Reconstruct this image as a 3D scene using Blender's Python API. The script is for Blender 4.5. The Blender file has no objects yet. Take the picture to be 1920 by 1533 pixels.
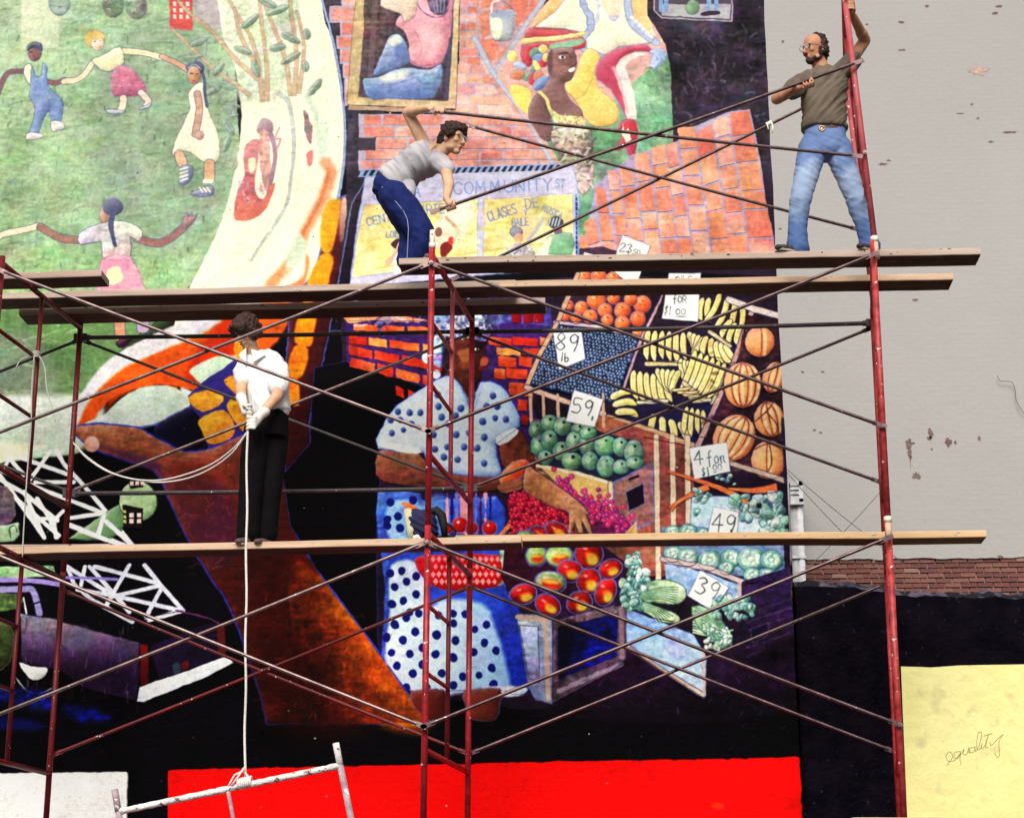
import bpy, bmesh, math, random
import numpy as np
from mathutils import Vector, Matrix, noise as mnoise

random.seed(4)
S = bpy.context.scene
COL = S.collection
# survey of the site: one camera station
CAM_F, CAM_P, CAM_Y, CAM_R = 3619.18, 0.2882, -0.0580, 0.0028     # focal length in photo pixels, pitch, yaw, roll
ZT = 6.20                                                        # top platform above the ground
CAM = np.array([1.2904, -12.551, ZT - 4.7774])
WALL_Y = 2.15                                                    # face of the painted wall
def cam_axes():
    cp, sp = np.cos(CAM_P), np.sin(CAM_P); cy, sy = np.cos(CAM_Y), np.sin(CAM_Y); cr, sr = np.cos(CAM_R), np.sin(CAM_R)
    fw = np.array([sy * cp, cy * cp, sp]); rt = np.array([cy, -sy, 0.]); up = np.cross(rt, fw)
    return rt * cr + up * sr, up * cr - rt * sr, fw
AX_R, AX_U, AX_F = cam_axes()
def to_plane(p, y):
    p = np.asarray(p, float).reshape(-1, 2)
    d = AX_F + ((p[:, 0] - 960) / CAM_F)[:, None] * AX_R - ((p[:, 1] - 766.5) / CAM_F)[:, None] * AX_U
    t = (y - CAM[1]) / d[:, 1]
    return CAM + d * t[:, None]
def to_wall(p): return to_plane(p, WALL_Y)[:, [0, 2]]
# ---------------------------------------------------------------- camera
cd = bpy.data.cameras.new('camera'); cam = bpy.data.objects.new('camera', cd); COL.objects.link(cam)
cd.sensor_width = 36.0; cd.lens = 36.0 * CAM_F / 1920.0; cd.clip_end = 500
_m = Matrix.Identity(4)
for i in range(3):
    _m[i][0], _m[i][1], _m[i][2], _m[i][3] = AX_R[i], AX_U[i], -AX_F[i], CAM[i]
cam.matrix_world = _m
S.camera = cam
# ---------------------------------------------------------------- daylight: bright hazy overcast, light from high on the left
SUN_EL, SUN_AZ = math.radians(38), math.radians(-95)     # azimuth: direction towards the sun, from +X counter-clockwise
w = bpy.data.worlds.new('World'); S.world = w; w.use_nodes = True
nt = w.node_tree; nt.nodes.clear()
sky = nt.nodes.new('ShaderNodeTexSky'); sky.sky_type = 'NISHITA'; sky.sun_disc = False
sky.sun_elevation = SUN_EL; sky.sun_rotation = math.pi / 2 - SUN_AZ
sky.air_density = 1.6; sky.dust_density = 5.0; sky.ozone_density = 1.0
hs = nt.nodes.new('ShaderNodeHueSaturation'); hs.inputs['Saturation'].default_value = .22      # cloud veil: the blue mostly washed out
bg = nt.nodes.new('ShaderNodeBackground'); bg.inputs['Strength'].default_value = 0.08
wo = nt.nodes.new('ShaderNodeOutputWorld')
nt.links.new(sky.outputs[0], hs.inputs['Color']); nt.links.new(hs.outputs[0], bg.inputs[0]); nt.links.new(bg.outputs[0], wo.inputs[0])
sl = bpy.data.lights.new('sun', 'SUN'); sun = bpy.data.objects.new('sun', sl); COL.objects.link(sun)
sl.energy = 2.3; sl.angle = math.radians(34); sl.color = (1.0, .955, .88)
sd = Vector((math.cos(SUN_AZ) * math.cos(SUN_EL), math.sin(SUN_AZ) * math.cos(SUN_EL), math.sin(SUN_EL)))
sun.rotation_euler = (-sd).to_track_quat('-Z', 'Y').to_euler(); sun.location = (-6, -12, 20)
S.view_settings.view_transform = 'Standard'; S.view_settings.look = 'None'
S.view_settings.exposure = 0.5; S.view_settings.gamma = 1.0
S.view_settings.use_curve_mapping = False
S.render.engine = 'CYCLES'
S.cycles.max_bounces = 6

# ---------------------------------------------------------------- helpers
def lin(c): return tuple(((v / 255.) / 12.92 if v / 255. <= .04045 else ((v / 255. + .055) / 1.055) ** 2.4) for v in c)
LIT = 1.30                                   # how bright a white wall comes out here: photo colours divided by this are paint colours
def pc(c, k=1.0): return tuple(min(.86, v / LIT * k) for v in lin(c))

def newmat(name):
    m = bpy.data.materials.new(name); m.use_nodes = True; nt = m.node_tree
    b = nt.nodes['Principled BSDF']; return m, nt, b
def nd(nt, t, **kw):
    n = nt.nodes.new(t)
    for k, v in kw.items():
        if k.startswith('i_'): n.inputs[k[2:].replace('_', ' ')].default_value = v
        else: setattr(n, k, v)
    return n
def mat(name, a, b=None, scale=8., rough=.7, c=None, cs=40., cth=.62, bump=.2, bs=60., metal=0., spec=.3, stretch=None, bd=.004, csoft=.03):
    """base colour a<->b by noise; c: chips/specks of a third colour where a second noise passes cth"""
    m, nt, p = newmat(name); L_ = nt.links
    tc = nd(nt, 'ShaderNodeTexCoord'); src = tc.outputs['Object']
    if stretch:
        mp = nd(nt, 'ShaderNodeMapping'); mp.inputs['Scale'].default_value = stretch; L_.new(src, mp.inputs[0]); src = mp.outputs[0]
    n1 = nd(nt, 'ShaderNodeTexNoise'); n1.inputs['Scale'].default_value = scale; n1.inputs['Detail'].default_value = 6; L_.new(src, n1.inputs['Vector'])
    r = nd(nt, 'ShaderNodeValToRGB'); r.color_ramp.elements[0].position = .36; r.color_ramp.elements[1].position = .66
    r.color_ramp.elements[0].color = (*a, 1); r.color_ramp.elements[1].color = (*(b or a), 1); L_.new(n1.outputs[0], r.inputs[0])
    out = r.outputs[0]
    if c is not None:
        n2 = nd(nt, 'ShaderNodeTexNoise'); n2.inputs['Scale'].default_value = cs; n2.inputs['Detail'].default_value = 4; L_.new(src, n2.inputs['Vector'])
        mr = nd(nt, 'ShaderNodeMapRange'); mr.inputs[1].default_value = cth; mr.inputs[2].default_value = cth + csoft; L_.new(n2.outputs[0], mr.inputs[0])
        mx = nd(nt, 'ShaderNodeMix', data_type='RGBA'); L_.new(mr.outputs[0], mx.inputs[0]); L_.new(out, mx.inputs[6]); mx.inputs[7].default_value = (*c, 1); out = mx.outputs[2]
    L_.new(out, p.inputs['Base Color'])
    p.inputs['Roughness'].default_value = rough; p.inputs['Metallic'].default_value = metal; p.inputs['Specular IOR Level'].default_value = spec
    if bump:
        n3 = nd(nt, 'ShaderNodeTexNoise'); n3.inputs['Scale'].default_value = bs; n3.inputs['Detail'].default_value = 5; L_.new(src, n3.inputs['Vector'])
        bp = nd(nt, 'ShaderNodeBump'); bp.inputs['Strength'].default_value = bump; bp.inputs['Distance'].default_value = bd; L_.new(n3.outputs[0], bp.inputs['Height']); L_.new(bp.outputs[0], p.inputs['Normal'])
    return m

def link(name, me, m=None, parent=None):
    o = bpy.data.objects.new(name, me); COL.objects.link(o)
    if m is not None:
        for k in (m if isinstance(m, (list, tuple)) else [m]): me.materials.append(k)
    if parent is not None: o.parent = parent
    return o
def from_bm(name, bm, m, parent=None, smooth=False):
    me = bpy.data.meshes.new(name); bm.normal_update(); bm.to_mesh(me); bm.free()
    if smooth:
        for p in me.polygons: p.use_smooth = True
    return link(name, me, m, parent)
def tag(o, label, cat, group=None):
    o['label'] = label; o['category'] = cat
    if group: o['group'] = group
    return o
def thing(name, label, cat, loc=(0, 0, 0), group=None):
    o = bpy.data.objects.new(name, None); COL.objects.link(o); o.location = loc; o.empty_display_size = .1
    return tag(o, label, cat, group)
def structure(o): o['kind'] = 'structure'; return o

def add_box(bm, lo, hi, M=None, bev=0.0):
    r = bmesh.ops.create_cube(bm, size=1.0); vs = r['verts']
    lo, hi = Vector(lo), Vector(hi)
    for v in vs: v.co = Vector((lo[i] + (v.co[i] + .5) * (hi[i] - lo[i]) for i in range(3)))
    if bev:
        es = list({e for v in vs for e in v.link_edges}); r2 = bmesh.ops.bevel(bm, geom=es, offset=bev, segments=1, affect='EDGES'); vs = list({v for f in r2['faces'] for v in f.verts} | {v for v in vs if v.is_valid})
    if M is not None:
        for v in vs: v.co = M @ v.co
    return vs
def frame_of(d):
    d = Vector(d).normalized(); a = Vector((0, 0, 1)) if abs(d.z) < .9 else Vector((1, 0, 0))
    x = d.cross(a).normalized(); return x, d.cross(x).normalized(), d
def add_tube(bm, pts, r, n=10, caps=True, hollow=False):
    """tube through pts; r a radius or one per point"""
    pts = [Vector(p) for p in pts]; rs = r if isinstance(r, (list, tuple)) else [r] * len(pts); rings = []; px = None
    for i, p in enumerate(pts):
        d = (pts[min(i + 1, len(pts) - 1)] - pts[max(i - 1, 0)])
        x, y, d = frame_of(d)
        if px is not None:
            x = (px - d * px.dot(d)).normalized(); y = d.cross(x)
        px = x
        rings.append([bm.verts.new(p + (x * math.cos(2 * math.pi * k / n) + y * math.sin(2 * math.pi * k / n)) * rs[i]) for k in range(n)])
    for a, b in zip(rings[:-1], rings[1:]):
        for k in range(n): bm.faces.new((a[k], a[(k + 1) % n], b[(k + 1) % n], b[k]))
    if caps and not hollow:
        bm.faces.new(rings[0][::-1]); bm.faces.new(rings[-1])
    return rings
def add_ball(bm, c, r, sub=2, M=None):
    rr = (r, r, r) if not isinstance(r, (tuple, list)) else r
    q = bmesh.ops.create_icosphere(bm, subdivisions=sub, radius=1.0)
    for v in q['verts']:
        v.co = Vector((v.co.x * rr[0], v.co.y * rr[1], v.co.z * rr[2]))
        if M is not None: v.co = M @ v.co
        v.co += Vector(c)
    return q['verts']
def tube_obj(name, pts, r, m, parent=None, n=10): 
    bm = bmesh.new(); add_tube(bm, pts, r, n); return from_bm(name, bm, m, parent, True)
def at(px, py, y):
    """survey point at depth y -> Vector"""
    return Vector(to_plane([(px, py)], y)[0])
# ---------------------------------------------------------------- the mural's paint (flat print on the wall)
PPM = 205.0                                   # paint texels per metre of wall
WX0, WX1, WZ0, WZ1 = -5.2, 2.68, 0.0, 10.4    # the painted wall, metres
CW, CH = int((WX1 - WX0) * PPM), int((WZ1 - WZ0) * PPM)
rng = np.random.default_rng(7)

def fieldnoise(cx, cy, seed):
    r = np.random.default_rng(seed)
    gw, gh = max(2, CW // cx + 2), max(2, CH // cy + 2)
    g = r.standard_normal((gh, gw)).astype(np.float32)
    ys = np.linspace(0, gh - 1.001, CH); xs = np.linspace(0, gw - 1.001, CW)
    def sm(t): return t * t * (3 - 2 * t)
    y0 = ys.astype(int); x0 = xs.astype(int)
    fy = sm(ys - y0)[:, None].astype(np.float32); fx = sm(xs - x0)[None].astype(np.float32)
    a = g[y0][:, x0]; b = g[y0][:, x0 + 1]; c = g[y0 + 1][:, x0]; d = g[y0 + 1][:, x0 + 1]
    return (a * (1 - fx) + b * fx) * (1 - fy) + (c * (1 - fx) + d * fx) * fy

N_STREAK = (fieldnoise(13, 5, 1) * .5 + fieldnoise(4, 4, 2) * .35 + fieldnoise(5, 12, 12) * .3) * .8
N_BLOT = fieldnoise(60, 50, 3) * .6 + fieldnoise(22, 20, 4) * .4
N_FINE = fieldnoise(2, 2, 5)
N_HUE = np.stack([fieldnoise(34, 22, 14 + i) * .6 + fieldnoise(11, 9, 24 + i) * .4 for i in range(3)], 2)
N_WOB = fieldnoise(9, 9, 6) * .7 + fieldnoise(4, 4, 8) * .3
N_WOB2 = fieldnoise(26, 24, 9)
CAN = np.zeros((CH, CW, 3), np.float32)
SHEETS = []                                   # outlines of painted figures that become parts of the wall

def TX(p):
    """survey point on the mural -> texel"""
    w = to_wall(np.asarray(p, float).reshape(-1, 2))
    return np.stack([(w[:, 0] - WX0) * PPM, (WZ1 - w[:, 1]) * PPM], 1)

def smooth(p, n=4, closed=True):
    p = np.asarray(p, float); m = len(p); out = []
    for i in range(m if closed else m - 1):
        if closed:
            a, b, c, d = p[i - 1], p[i], p[(i + 1) % m], p[(i + 2) % m]
        else:
            a, b, c, d = p[max(i - 1, 0)], p[i], p[i + 1], p[min(i + 2, m - 1)]
        for t in np.arange(n) / n:
            out.append(.5 * ((2 * b) + (c - a) * t + (2 * a - 5 * b + 4 * c - d) * t * t + (3 * b - a - 3 * c + d) * t ** 3))
    if not closed: out.append(p[-1])
    return np.array(out)

def _grid(x0, x1, y0, y1, st):
    return np.meshgrid(np.arange(x0, x1, st, dtype=np.float32) + .5, np.arange(y0, y1, st, dtype=np.float32) + .5)

def _up(d, st, h, w):
    if st == 1: return d[:h, :w]
    ys = np.minimum((np.arange(h)) / st, d.shape[0] - 1.001); xs = np.minimum((np.arange(w)) / st, d.shape[1] - 1.001)
    y0 = ys.astype(int); x0 = xs.astype(int); fy = (ys - y0)[:, None].astype(np.float32); fx = (xs - x0)[None].astype(np.float32)
    r = d[y0] * (1 - fy) + d[np.minimum(y0 + 1, d.shape[0] - 1)] * fy
    return r[:, x0] * (1 - fx) + r[:, np.minimum(x0 + 1, d.shape[1] - 1)] * fx

def _dist(q, closed, pad):
    x0 = max(0, int(q[:, 0].min() - pad)); x1 = min(CW, int(q[:, 0].max() + pad) + 1)
    y0 = max(0, int(q[:, 1].min() - pad)); y1 = min(CH, int(q[:, 1].max() + pad) + 1)
    if x1 <= x0 or y1 <= y0: return None
    w, h = x1 - x0, y1 - y0
    st = 1 if w * h < 30000 else (2 if w * h < 160000 else 4)
    X, Y = _grid(x0, x1 + st, y0, y1 + st, st)
    d2 = np.full(X.shape, 1e12, np.float32); ins = np.zeros(X.shape, bool)
    n = len(q)
    for i in range(n if closed else n - 1):
        ax, ay = q[i]; bx, by = q[(i + 1) % n]
        ex, ey = bx - ax, by - ay; l = ex * ex + ey * ey + 1e-9
        px = X - np.float32(ax); py = Y - np.float32(ay)
        t = np.clip((px * np.float32(ex) + py * np.float32(ey)) / np.float32(l), 0, 1)
        dx = px - t * np.float32(ex); dy = py - t * np.float32(ey)
        np.minimum(d2, dx * dx + dy * dy, out=d2)
        if closed and ay != by:
            c = (Y < max(ay, by)) & (Y >= min(ay, by))
            ins ^= c & (X < (np.float32(ax) + (Y - np.float32(ay)) * np.float32(ex / ey)))
    d = np.sqrt(d2)
    if closed: d = np.where(ins, d, -d)
    return _up(d, st, h, w), slice(y0, y1), slice(x0, x1)

def col(c): return np.array(c, np.float32) / 255.

def _put(m, c, ys, xs): CAN[ys, xs] = CAN[ys, xs] * (1 - m[..., None]) + c * m[..., None]

def P(pts, c, c2=None, ang=0, edge=None, ew=2.2, soft=1.4, wob=1.2, sm=4, tex=.07, rim=None, rw=8, ra=.6, a=1., blot=.06, name=None, gp=None, rel=None):
    """a filled patch of paint. c2/ang: blend across; rim: soft shading colour inside the edge; name: becomes a painted part"""
    p = np.asarray(pts, float).reshape(-1, 2)
    if rel is None: rel = 9 if (edge is not None and sm) else 0
    if sm: p = smooth(p, sm)
    q = TX(p); ew = ew * .8
    if name: SHEETS.append((name, to_wall(p)))
    k = PPM / 248.
    r = _dist(q, True, 4 + soft + (ew if edge is not None else 0))
    if r is None: return
    d, ys, xs = r
    if wob: d = d + (N_WOB[ys, xs] * wob * .5 + N_WOB2[ys, xs] * wob * .3)
    cc = col(c)
    if c2 is not None:
        h, w = d.shape
        X, Y = np.meshgrid(np.linspace(-1, 1, w, dtype=np.float32), np.linspace(-1, 1, h, dtype=np.float32))
        if gp is not None:
            g = TX([gp[:2], gp[2:]]); v = g[1] - g[0]
            XX, YY = _grid(xs.start, xs.stop, ys.start, ys.stop, 1)
            t = ((XX - g[0][0]) * v[0] + (YY - g[0][1]) * v[1]) / (v @ v)
        else:
            t = .5 + .5 * (X * np.cos(np.radians(ang)) + Y * np.sin(np.radians(ang)))
        t = np.clip(t + N_BLOT[ys, xs] * .10 + N_STREAK[ys, xs] * .05, 0, 1)[..., None]
        cc = cc * (1 - t) + col(c2) * t
    else: cc = np.broadcast_to(cc, d.shape + (3,))
    if rim is not None:
        t = (np.exp(-np.clip(d, 0, None) / (rw * k)) * ra)[..., None]
        cc = cc * (1 - t) + col(rim) * t
    if rel and min(d.shape) > 10:              # brushed modelling: lit from the upper left, darker along the lower right contour
        gy, gx = np.gradient(d); s_ = np.clip(gx * .55 + gy * .75, -1, 1) * np.exp(-np.clip(d, 0, None) / (rel * k))
        cc = np.where((s_ > 0)[..., None], cc + (1 - cc) * (s_ * .30)[..., None], cc * (1 + s_ * .34)[..., None])
    cc = cc * (1 + tex * N_STREAK[ys, xs] + blot * N_BLOT[ys, xs])[..., None] * (1 + (tex + blot) * .2 * N_HUE[ys, xs])
    if edge is not None:
        m = np.clip((d + ew * k * .5) / (soft + .6) + .5, 0, 1) * a * .85
        _put(m, col(edge) * (1 + .15 * N_STREAK[ys, xs])[..., None], ys, xs)
        d = d - ew * k * .5
    m = np.clip(d / soft + .5, 0, 1) * a
    _put(m, cc, ys, xs)

def L(pts, w, c, c2=None, edge=None, ew=1.6, sm=4, w2=None, soft=1.3, wob=.6, a=1., tex=.08, hi=None, name=None):
    """a brush stroke along pts, width w (to w2)"""
    p = np.asarray(pts, float).reshape(-1, 2)
    if sm and len(p) > 2: p = smooth(p, sm, False)
    q = TX(p); k = PPM / 248.
    if w2 is not None or c2 is not None:      # tapering: outline polygon
        n = len(p); t = np.gradient(p, axis=0); t /= np.linalg.norm(t, axis=1)[:, None] + 1e-9
        nn = np.stack([-t[:, 1], t[:, 0]], 1); ww = np.linspace(w, w if w2 is None else w2, n)[:, None] * .5
        P(np.concatenate([p + nn * ww, (p - nn * ww)[::-1]]), c, c2, 0, edge, ew, soft, wob, 0, tex, a=a, gp=tuple(p[0]) + tuple(p[-1]), name=name)
        return
    r = _dist(q, False, w * k * .5 + 5)
    if r is None: return
    d, ys, xs = r
    d = w * k * .5 - d + N_WOB[ys, xs] * wob * .7
    if edge is not None:
        m = np.clip((d + ew * k) / soft + .5, 0, 1) * a; _put(m, np.broadcast_to(col(edge), d.shape + (3,)), ys, xs)
    cc = col(c) * (1 + tex * N_STREAK[ys, xs])[..., None]
    if hi is not None:
        t = np.clip(d / (w * k * .5), 0, 1)[..., None] ** 1.5; cc = cc * (1 - t) + col(hi) * t
    _put(np.clip(d / soft + .5, 0, 1) * a, cc, ys, xs)

def E(cx, cy, rx, ry, c, rot=0, n=14, **kw):
    t = np.arange(n) / n * 2 * np.pi; r = np.radians(rot)
    x = rx * np.cos(t); y = ry * np.sin(t)
    kw.setdefault('sm', 2)
    P(np.stack([cx + x * np.cos(r) - y * np.sin(r), cy + x * np.sin(r) + y * np.cos(r)], 1), c, **kw)

def quadpt(Q, u, v):
    Q = np.asarray(Q, float).reshape(4, 2)
    return (Q[0] * (1 - u) + Q[1] * u) * (1 - v) + (Q[3] * (1 - u) + Q[2] * u) * v

def bricks(Q, rows, cols, pal, mortar, seed=0, gap=3.2, jag=(0, 0), vert=False, ragL=0, ragT=0, wv=.25, name=None, bg=True):
    r = np.random.default_rng(seed)
    if bg and mortar is not None: P(Q, mortar, sm=0, wob=1.5, tex=.1)
    for i in range(rows):
        v0, v1 = i / rows, (i + 1) / rows
        us = [0.0]; off = (i % 2) * .5 / cols
        if off: us.append(off)
        while us[-1] < 1 - .2 / cols:
            us.append(min(1, us[-1] + (1 / cols) * r.uniform(1 - wv, 1 + wv)))
        us[-1] = 1.0
        for u0, u1 in zip(us[:-1], us[1:]):
            if u0 < ragL * r.random() * (1 if i % 2 else .4): continue
            c = np.array(pal[r.integers(len(pal))], float) * r.uniform(.9, 1.08)
            pp = [quadpt(Q, u0, v0), quadpt(Q, u1, v0), quadpt(Q, u1, v1), quadpt(Q, u0, v1)]
            if vert: pp = [quadpt(Q, v0, u0), quadpt(Q, v1, u0), quadpt(Q, v1, u1), quadpt(Q, v0, u1)]
            pp = np.array(pp); ctr = pp.mean(0); d = pp - ctr
            ln = np.abs(d).max(0) + 1e-6
            pp = ctr + d * np.maximum(.2, 1 - gap * .5 / ln) + r.normal(0, .6, (4, 2))
            P(pp, np.clip(c, 0, 255), np.clip(c * r.uniform(.86, 1.14) + r.normal(0, 6, 3), 0, 255), r.uniform(0, 360), sm=0, wob=1., tex=.09, blot=.08, name=name)

GLY = {'A': '0,6 2,0 4,6;.8,4 3.2,4', 'B': '0,0 0,6 3,6 4,5 3,3 0,3;0,0 3,0 3.6,1.5 3,3', 'C': '4,1 2.5,0 1,.6 0,3 1,5.4 2.5,6 4,5', 'D': '0,0 0,6 2.5,5.6 4,3 2.5,.4 0,0', 'E': '4,0 0,0 0,6 4,6;0,3 3,3',
 'I': '1,0 1,6', 'L': '0,0 0,6 3.6,6', 'M': '0,6 .5,0 2.2,4 4,0 4.5,6', 'N': '0,6 0,0 4,6 4,0', 'O': '2,0 .5,1 0,3 .5,5 2,6 3.5,5 4,3 3.5,1 2,0', 'R': '0,6 0,0 3,0 4,1.4 3,3 0,3;2,3 4,6', 'S': '4,.8 2,0 .3,1.2 1,2.6 3.2,3.4 3.8,5 2,6 0,5.2',
 'T': '0,0 4,0;2,0 2,6', 'U': '0,0 0,4.6 2,6 4,4.6 4,0', 'Y': '0,0 2,3 4,0;2,3 2,6', '1': '1,0 1,6', '0': '2,0 .5,1 0,3 .5,5 2,6 3.5,5 4,3 3.5,1 2,0', '2': '.2,1.5 1.5,0 3.6,.6 3.4,2.2 0,6 4,5.6',
 '3': '.2,.8 2,0 3.6,1.2 1.8,2.6 3.8,4 2.6,5.8 0,5.4', '4': '2.8,6 2.8,0 0,3.8 4.2,3.6', '5': '3.8,0 .6,0 .4,2.6 2.6,2.4 3.8,4 2.6,5.8 0,5.6', '8': '2,3 .5,1.6 2,0 3.5,1.4 2,3 .2,4.6 2,6 3.8,4.6 2,3', '9': '3.6,1 2,0 .4,1.4 1.2,3 3,2.6 3.6,.6 3.4,3.4 2.4,6',
 'f': '3,-1 2,-.6 1.6,1 1.4,7;0,2.4 3,2.2', 'o': '2,2 .6,3 .8,5 2.2,5.6 3.4,4.2 2.8,2.4 2,2', 'r': '0,2.4 .6,5.8;.3,3.6 1.4,2.2 2.6,2.6 2.4,4.4 3.4,5.6', 'l': '1,0 1,6', 'b': '0,0 .4,6 2.4,5.6 2.8,4 1.6,3 .3,4.2', '$': '3.4,1 1.6,.6 .6,2 2.8,3.6 2.6,5 .4,5.2;2.2,-.6 1.4,6.8', 'c': '2,3 1,2.6 .2,4 1,5.4 2,5;1.4,1.8 .8,6.4', '.': '0,5.6 .4,6', '-': '0,3 3,3', '_': '0,6.6 8,6.4', ' ': ''}
def T(s, x, y, h, c, w=2.4, ang=0, wd=.62, sp=1.35, jit=.0, shear=0.0):
    a = np.radians(ang); u = np.array([np.cos(a), np.sin(a)]); v = np.array([-np.sin(a), np.cos(a)])
    o = 0.
    for ch in s:
        if ch != ' ':
            for st in GLY[ch].split(';'):
                g = np.array([[float(k) for k in t.split(',')] for t in st.split()])
                gx = (g[:, 0] + o - shear * (g[:, 1] - 3)) * h / 6 * wd * 1.25; gy = g[:, 1] * h / 6
                L(np.array([x, y]) + gx[:, None] * u + gy[:, None] * v, w, c, sm=3 if ch in 'BCDOSUR0235689oforbcl$' else 0, wob=.35)
        o += {'I': 2, '1': 2.2, 'l': 2.2, '.': 1.2, 'M': 5.2}.get(ch, 4) * sp
# ================= what is painted (survey coordinates of the mural, upper left origin)
INK = (92, 100, 128); CREAM = (248, 243, 206); SKY = (150, 165, 205)
BLK = (6, 3, 9)
# night ground under everything
CAN[:] = col(BLK) * (1 + .5 * np.clip(N_BLOT, -1, 2))[..., None]
def specks(n, x0, y0, x1, y1, cols, seed, l=6, w=1.2, a=.8, dirs=(0, 360)):
    r = np.random.default_rng(seed)
    for i in range(n):
        x, y = r.uniform(x0, x1), r.uniform(y0, y1); t = np.radians(r.uniform(*dirs)); ll = l * r.uniform(.4, 1.6)
        L([(x, y), (x + np.cos(t) * ll * .5, y + np.sin(t) * ll * .5 + r.normal(0, 1)), (x + np.cos(t) * ll, y + np.sin(t) * ll)], w * r.uniform(.6, 1.4), cols[r.integers(len(cols))], sm=0, a=a * r.uniform(.4, 1), wob=.5)
specks(70, 1120, 1270, 1490, 1420, [(70, 40, 90), (50, 30, 70), (90, 70, 120)], 2, 9, 1.4, .7)
specks(40, 480, 1360, 1100, 1430, [(40, 26, 60), (60, 50, 90)], 3, 12, 1.2, .6, (-20, 20))
specks(60, 580, 780, 720, 1000, [(40, 24, 60), (58, 40, 76)], 4, 8, 1.2, .6)
# ---- the park
GA, GB = (160, 188, 148), (134, 162, 122)
P([(-400,-400),(400,-400),(440,120),(450,300),(420,450),(330,570),(220,660),(155,740),(150,850),(0,868),(-400,900)], GA, GB, 90, sm=0, tex=.12, blot=.10)
P([(-40,-20),(-400,-400),(100,-60),(110,0),(112,90),(30,120),(-400,200)], (178,196,160), sm=0, soft=30, a=.5)
P([(215,60),(330,40),(420,100),(440,240),(400,420),(300,480),(190,400),(175,260)], (132,150,132), soft=40, a=.55)
P([(-60,600),(130,560),(330,590),(200,690),(140,800),(-60,760)], (100,122,86), soft=30, a=.75)
P([(-60,640),(70,640),(100,760),(-40,800)], (128,130,128), soft=30, a=.6)
P([(-400,790),(150,740),(160,840),(0,862),(-400,900)], (205,216,205), (196,212,190), 90, soft=12, a=.9)
P([(-400,838),(45,832),(60,845),(0,866),(-400,905)], (246,244,198), soft=6)
_r = np.random.default_rng(11)
for i in range(1500):
    x, y = _r.uniform(-330, 440), _r.uniform(-260, 740)
    if x > 440 - max(0, y - 260) * .8: continue
    dk = _r.random(); c = [(112,142,98),(100,128,96),(176,198,156),(186,204,172),(126,158,96),(92,122,96)][_r.integers(6)]
    t = _r.uniform(-.5, .3); l = _r.uniform(10, 46)
    L([(x, y), (x + l * .5 * np.cos(t), y + l * .5 * np.sin(t) - 2), (x + l * np.cos(t), y + l * np.sin(t))], _r.uniform(1.5, 5), c, sm=0, a=_r.uniform(.2, .6), soft=2.2, wob=1.6)
for i in range(420):
    x, y = _r.uniform(-300, 430), _r.uniform(60, 640)
    L([(x, y), (x + _r.uniform(-3, 6), y - _r.uniform(5, 13))], _r.uniform(1.5, 3), [(84,112,88),(104,134,96)][_r.integers(2)], a=_r.uniform(.25, .75), wob=1.2)
P([(40,-300),(108,-300),(110,90),(40,95)], (232,234,190), (200,216,176), 90, sm=0, soft=6, name='painted_tower')
specks(60, 42, 0, 106, 90, [(176,200,160),(205,220,176)], 5, 20, 4, .5, (-25, 15))
for x, y in ((212, 10), (256, 12), (112, 6)): E(x, y, 20, 24, (134,150,132), edge=(110,126,122), ew=2, blot=.2, tex=.16); specks(14, x-14, y-14, x+14, y+14, [(182,182,150),(104,124,116)], int(x), 5, 2.5)
# red house
P([(317,-120),(356,-120),(362,58),(318,54)], (206,84,80), sm=0, edge=(180,120,120), name='painted_house')
for j in range(7):
    for i in range(3): P([(324+i*12,-44+j*12),(330+i*12,-44+j*12),(331+i*12,-36+j*12),(325+i*12,-36+j*12)], (246,214,206), sm=0, wob=.6)
P([(364,-200),(470,-200),(470,40),(420,60),(365,40)], (168,150,150), (186,170,180), 0, sm=0, a=.85, soft=6)
# horn of plenty: the cream band
P([(398,-300),(606,-300),(603,0),(622,70),(636,150),(645,230),(643,300),(632,370),(610,450),(582,520),(540,570),(470,600),(330,640),(345,560),(392,470),(426,380),(446,290),(452,220),(446,150),(428,90),(412,30)], CREAM, sm=3, soft=2, tex=.02, blot=.02, name='painted_horn')
P([(440,-250),(540,-250),(560,60),(548,180),(500,190),(448,185),(440,110),(420,40)], (192,210,172), soft=10, a=.85, tex=.14, blot=.14)
specks(120, 430, -40, 560, 190, [(160,184,150),(214,226,190),(176,196,176),(190,186,200)], 6, 22, 5, .6)
L([(600,-40),(604,0),(624,75),(638,150),(647,232),(645,300),(634,372),(612,452)], 6, (136,156,200), wob=1)
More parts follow.
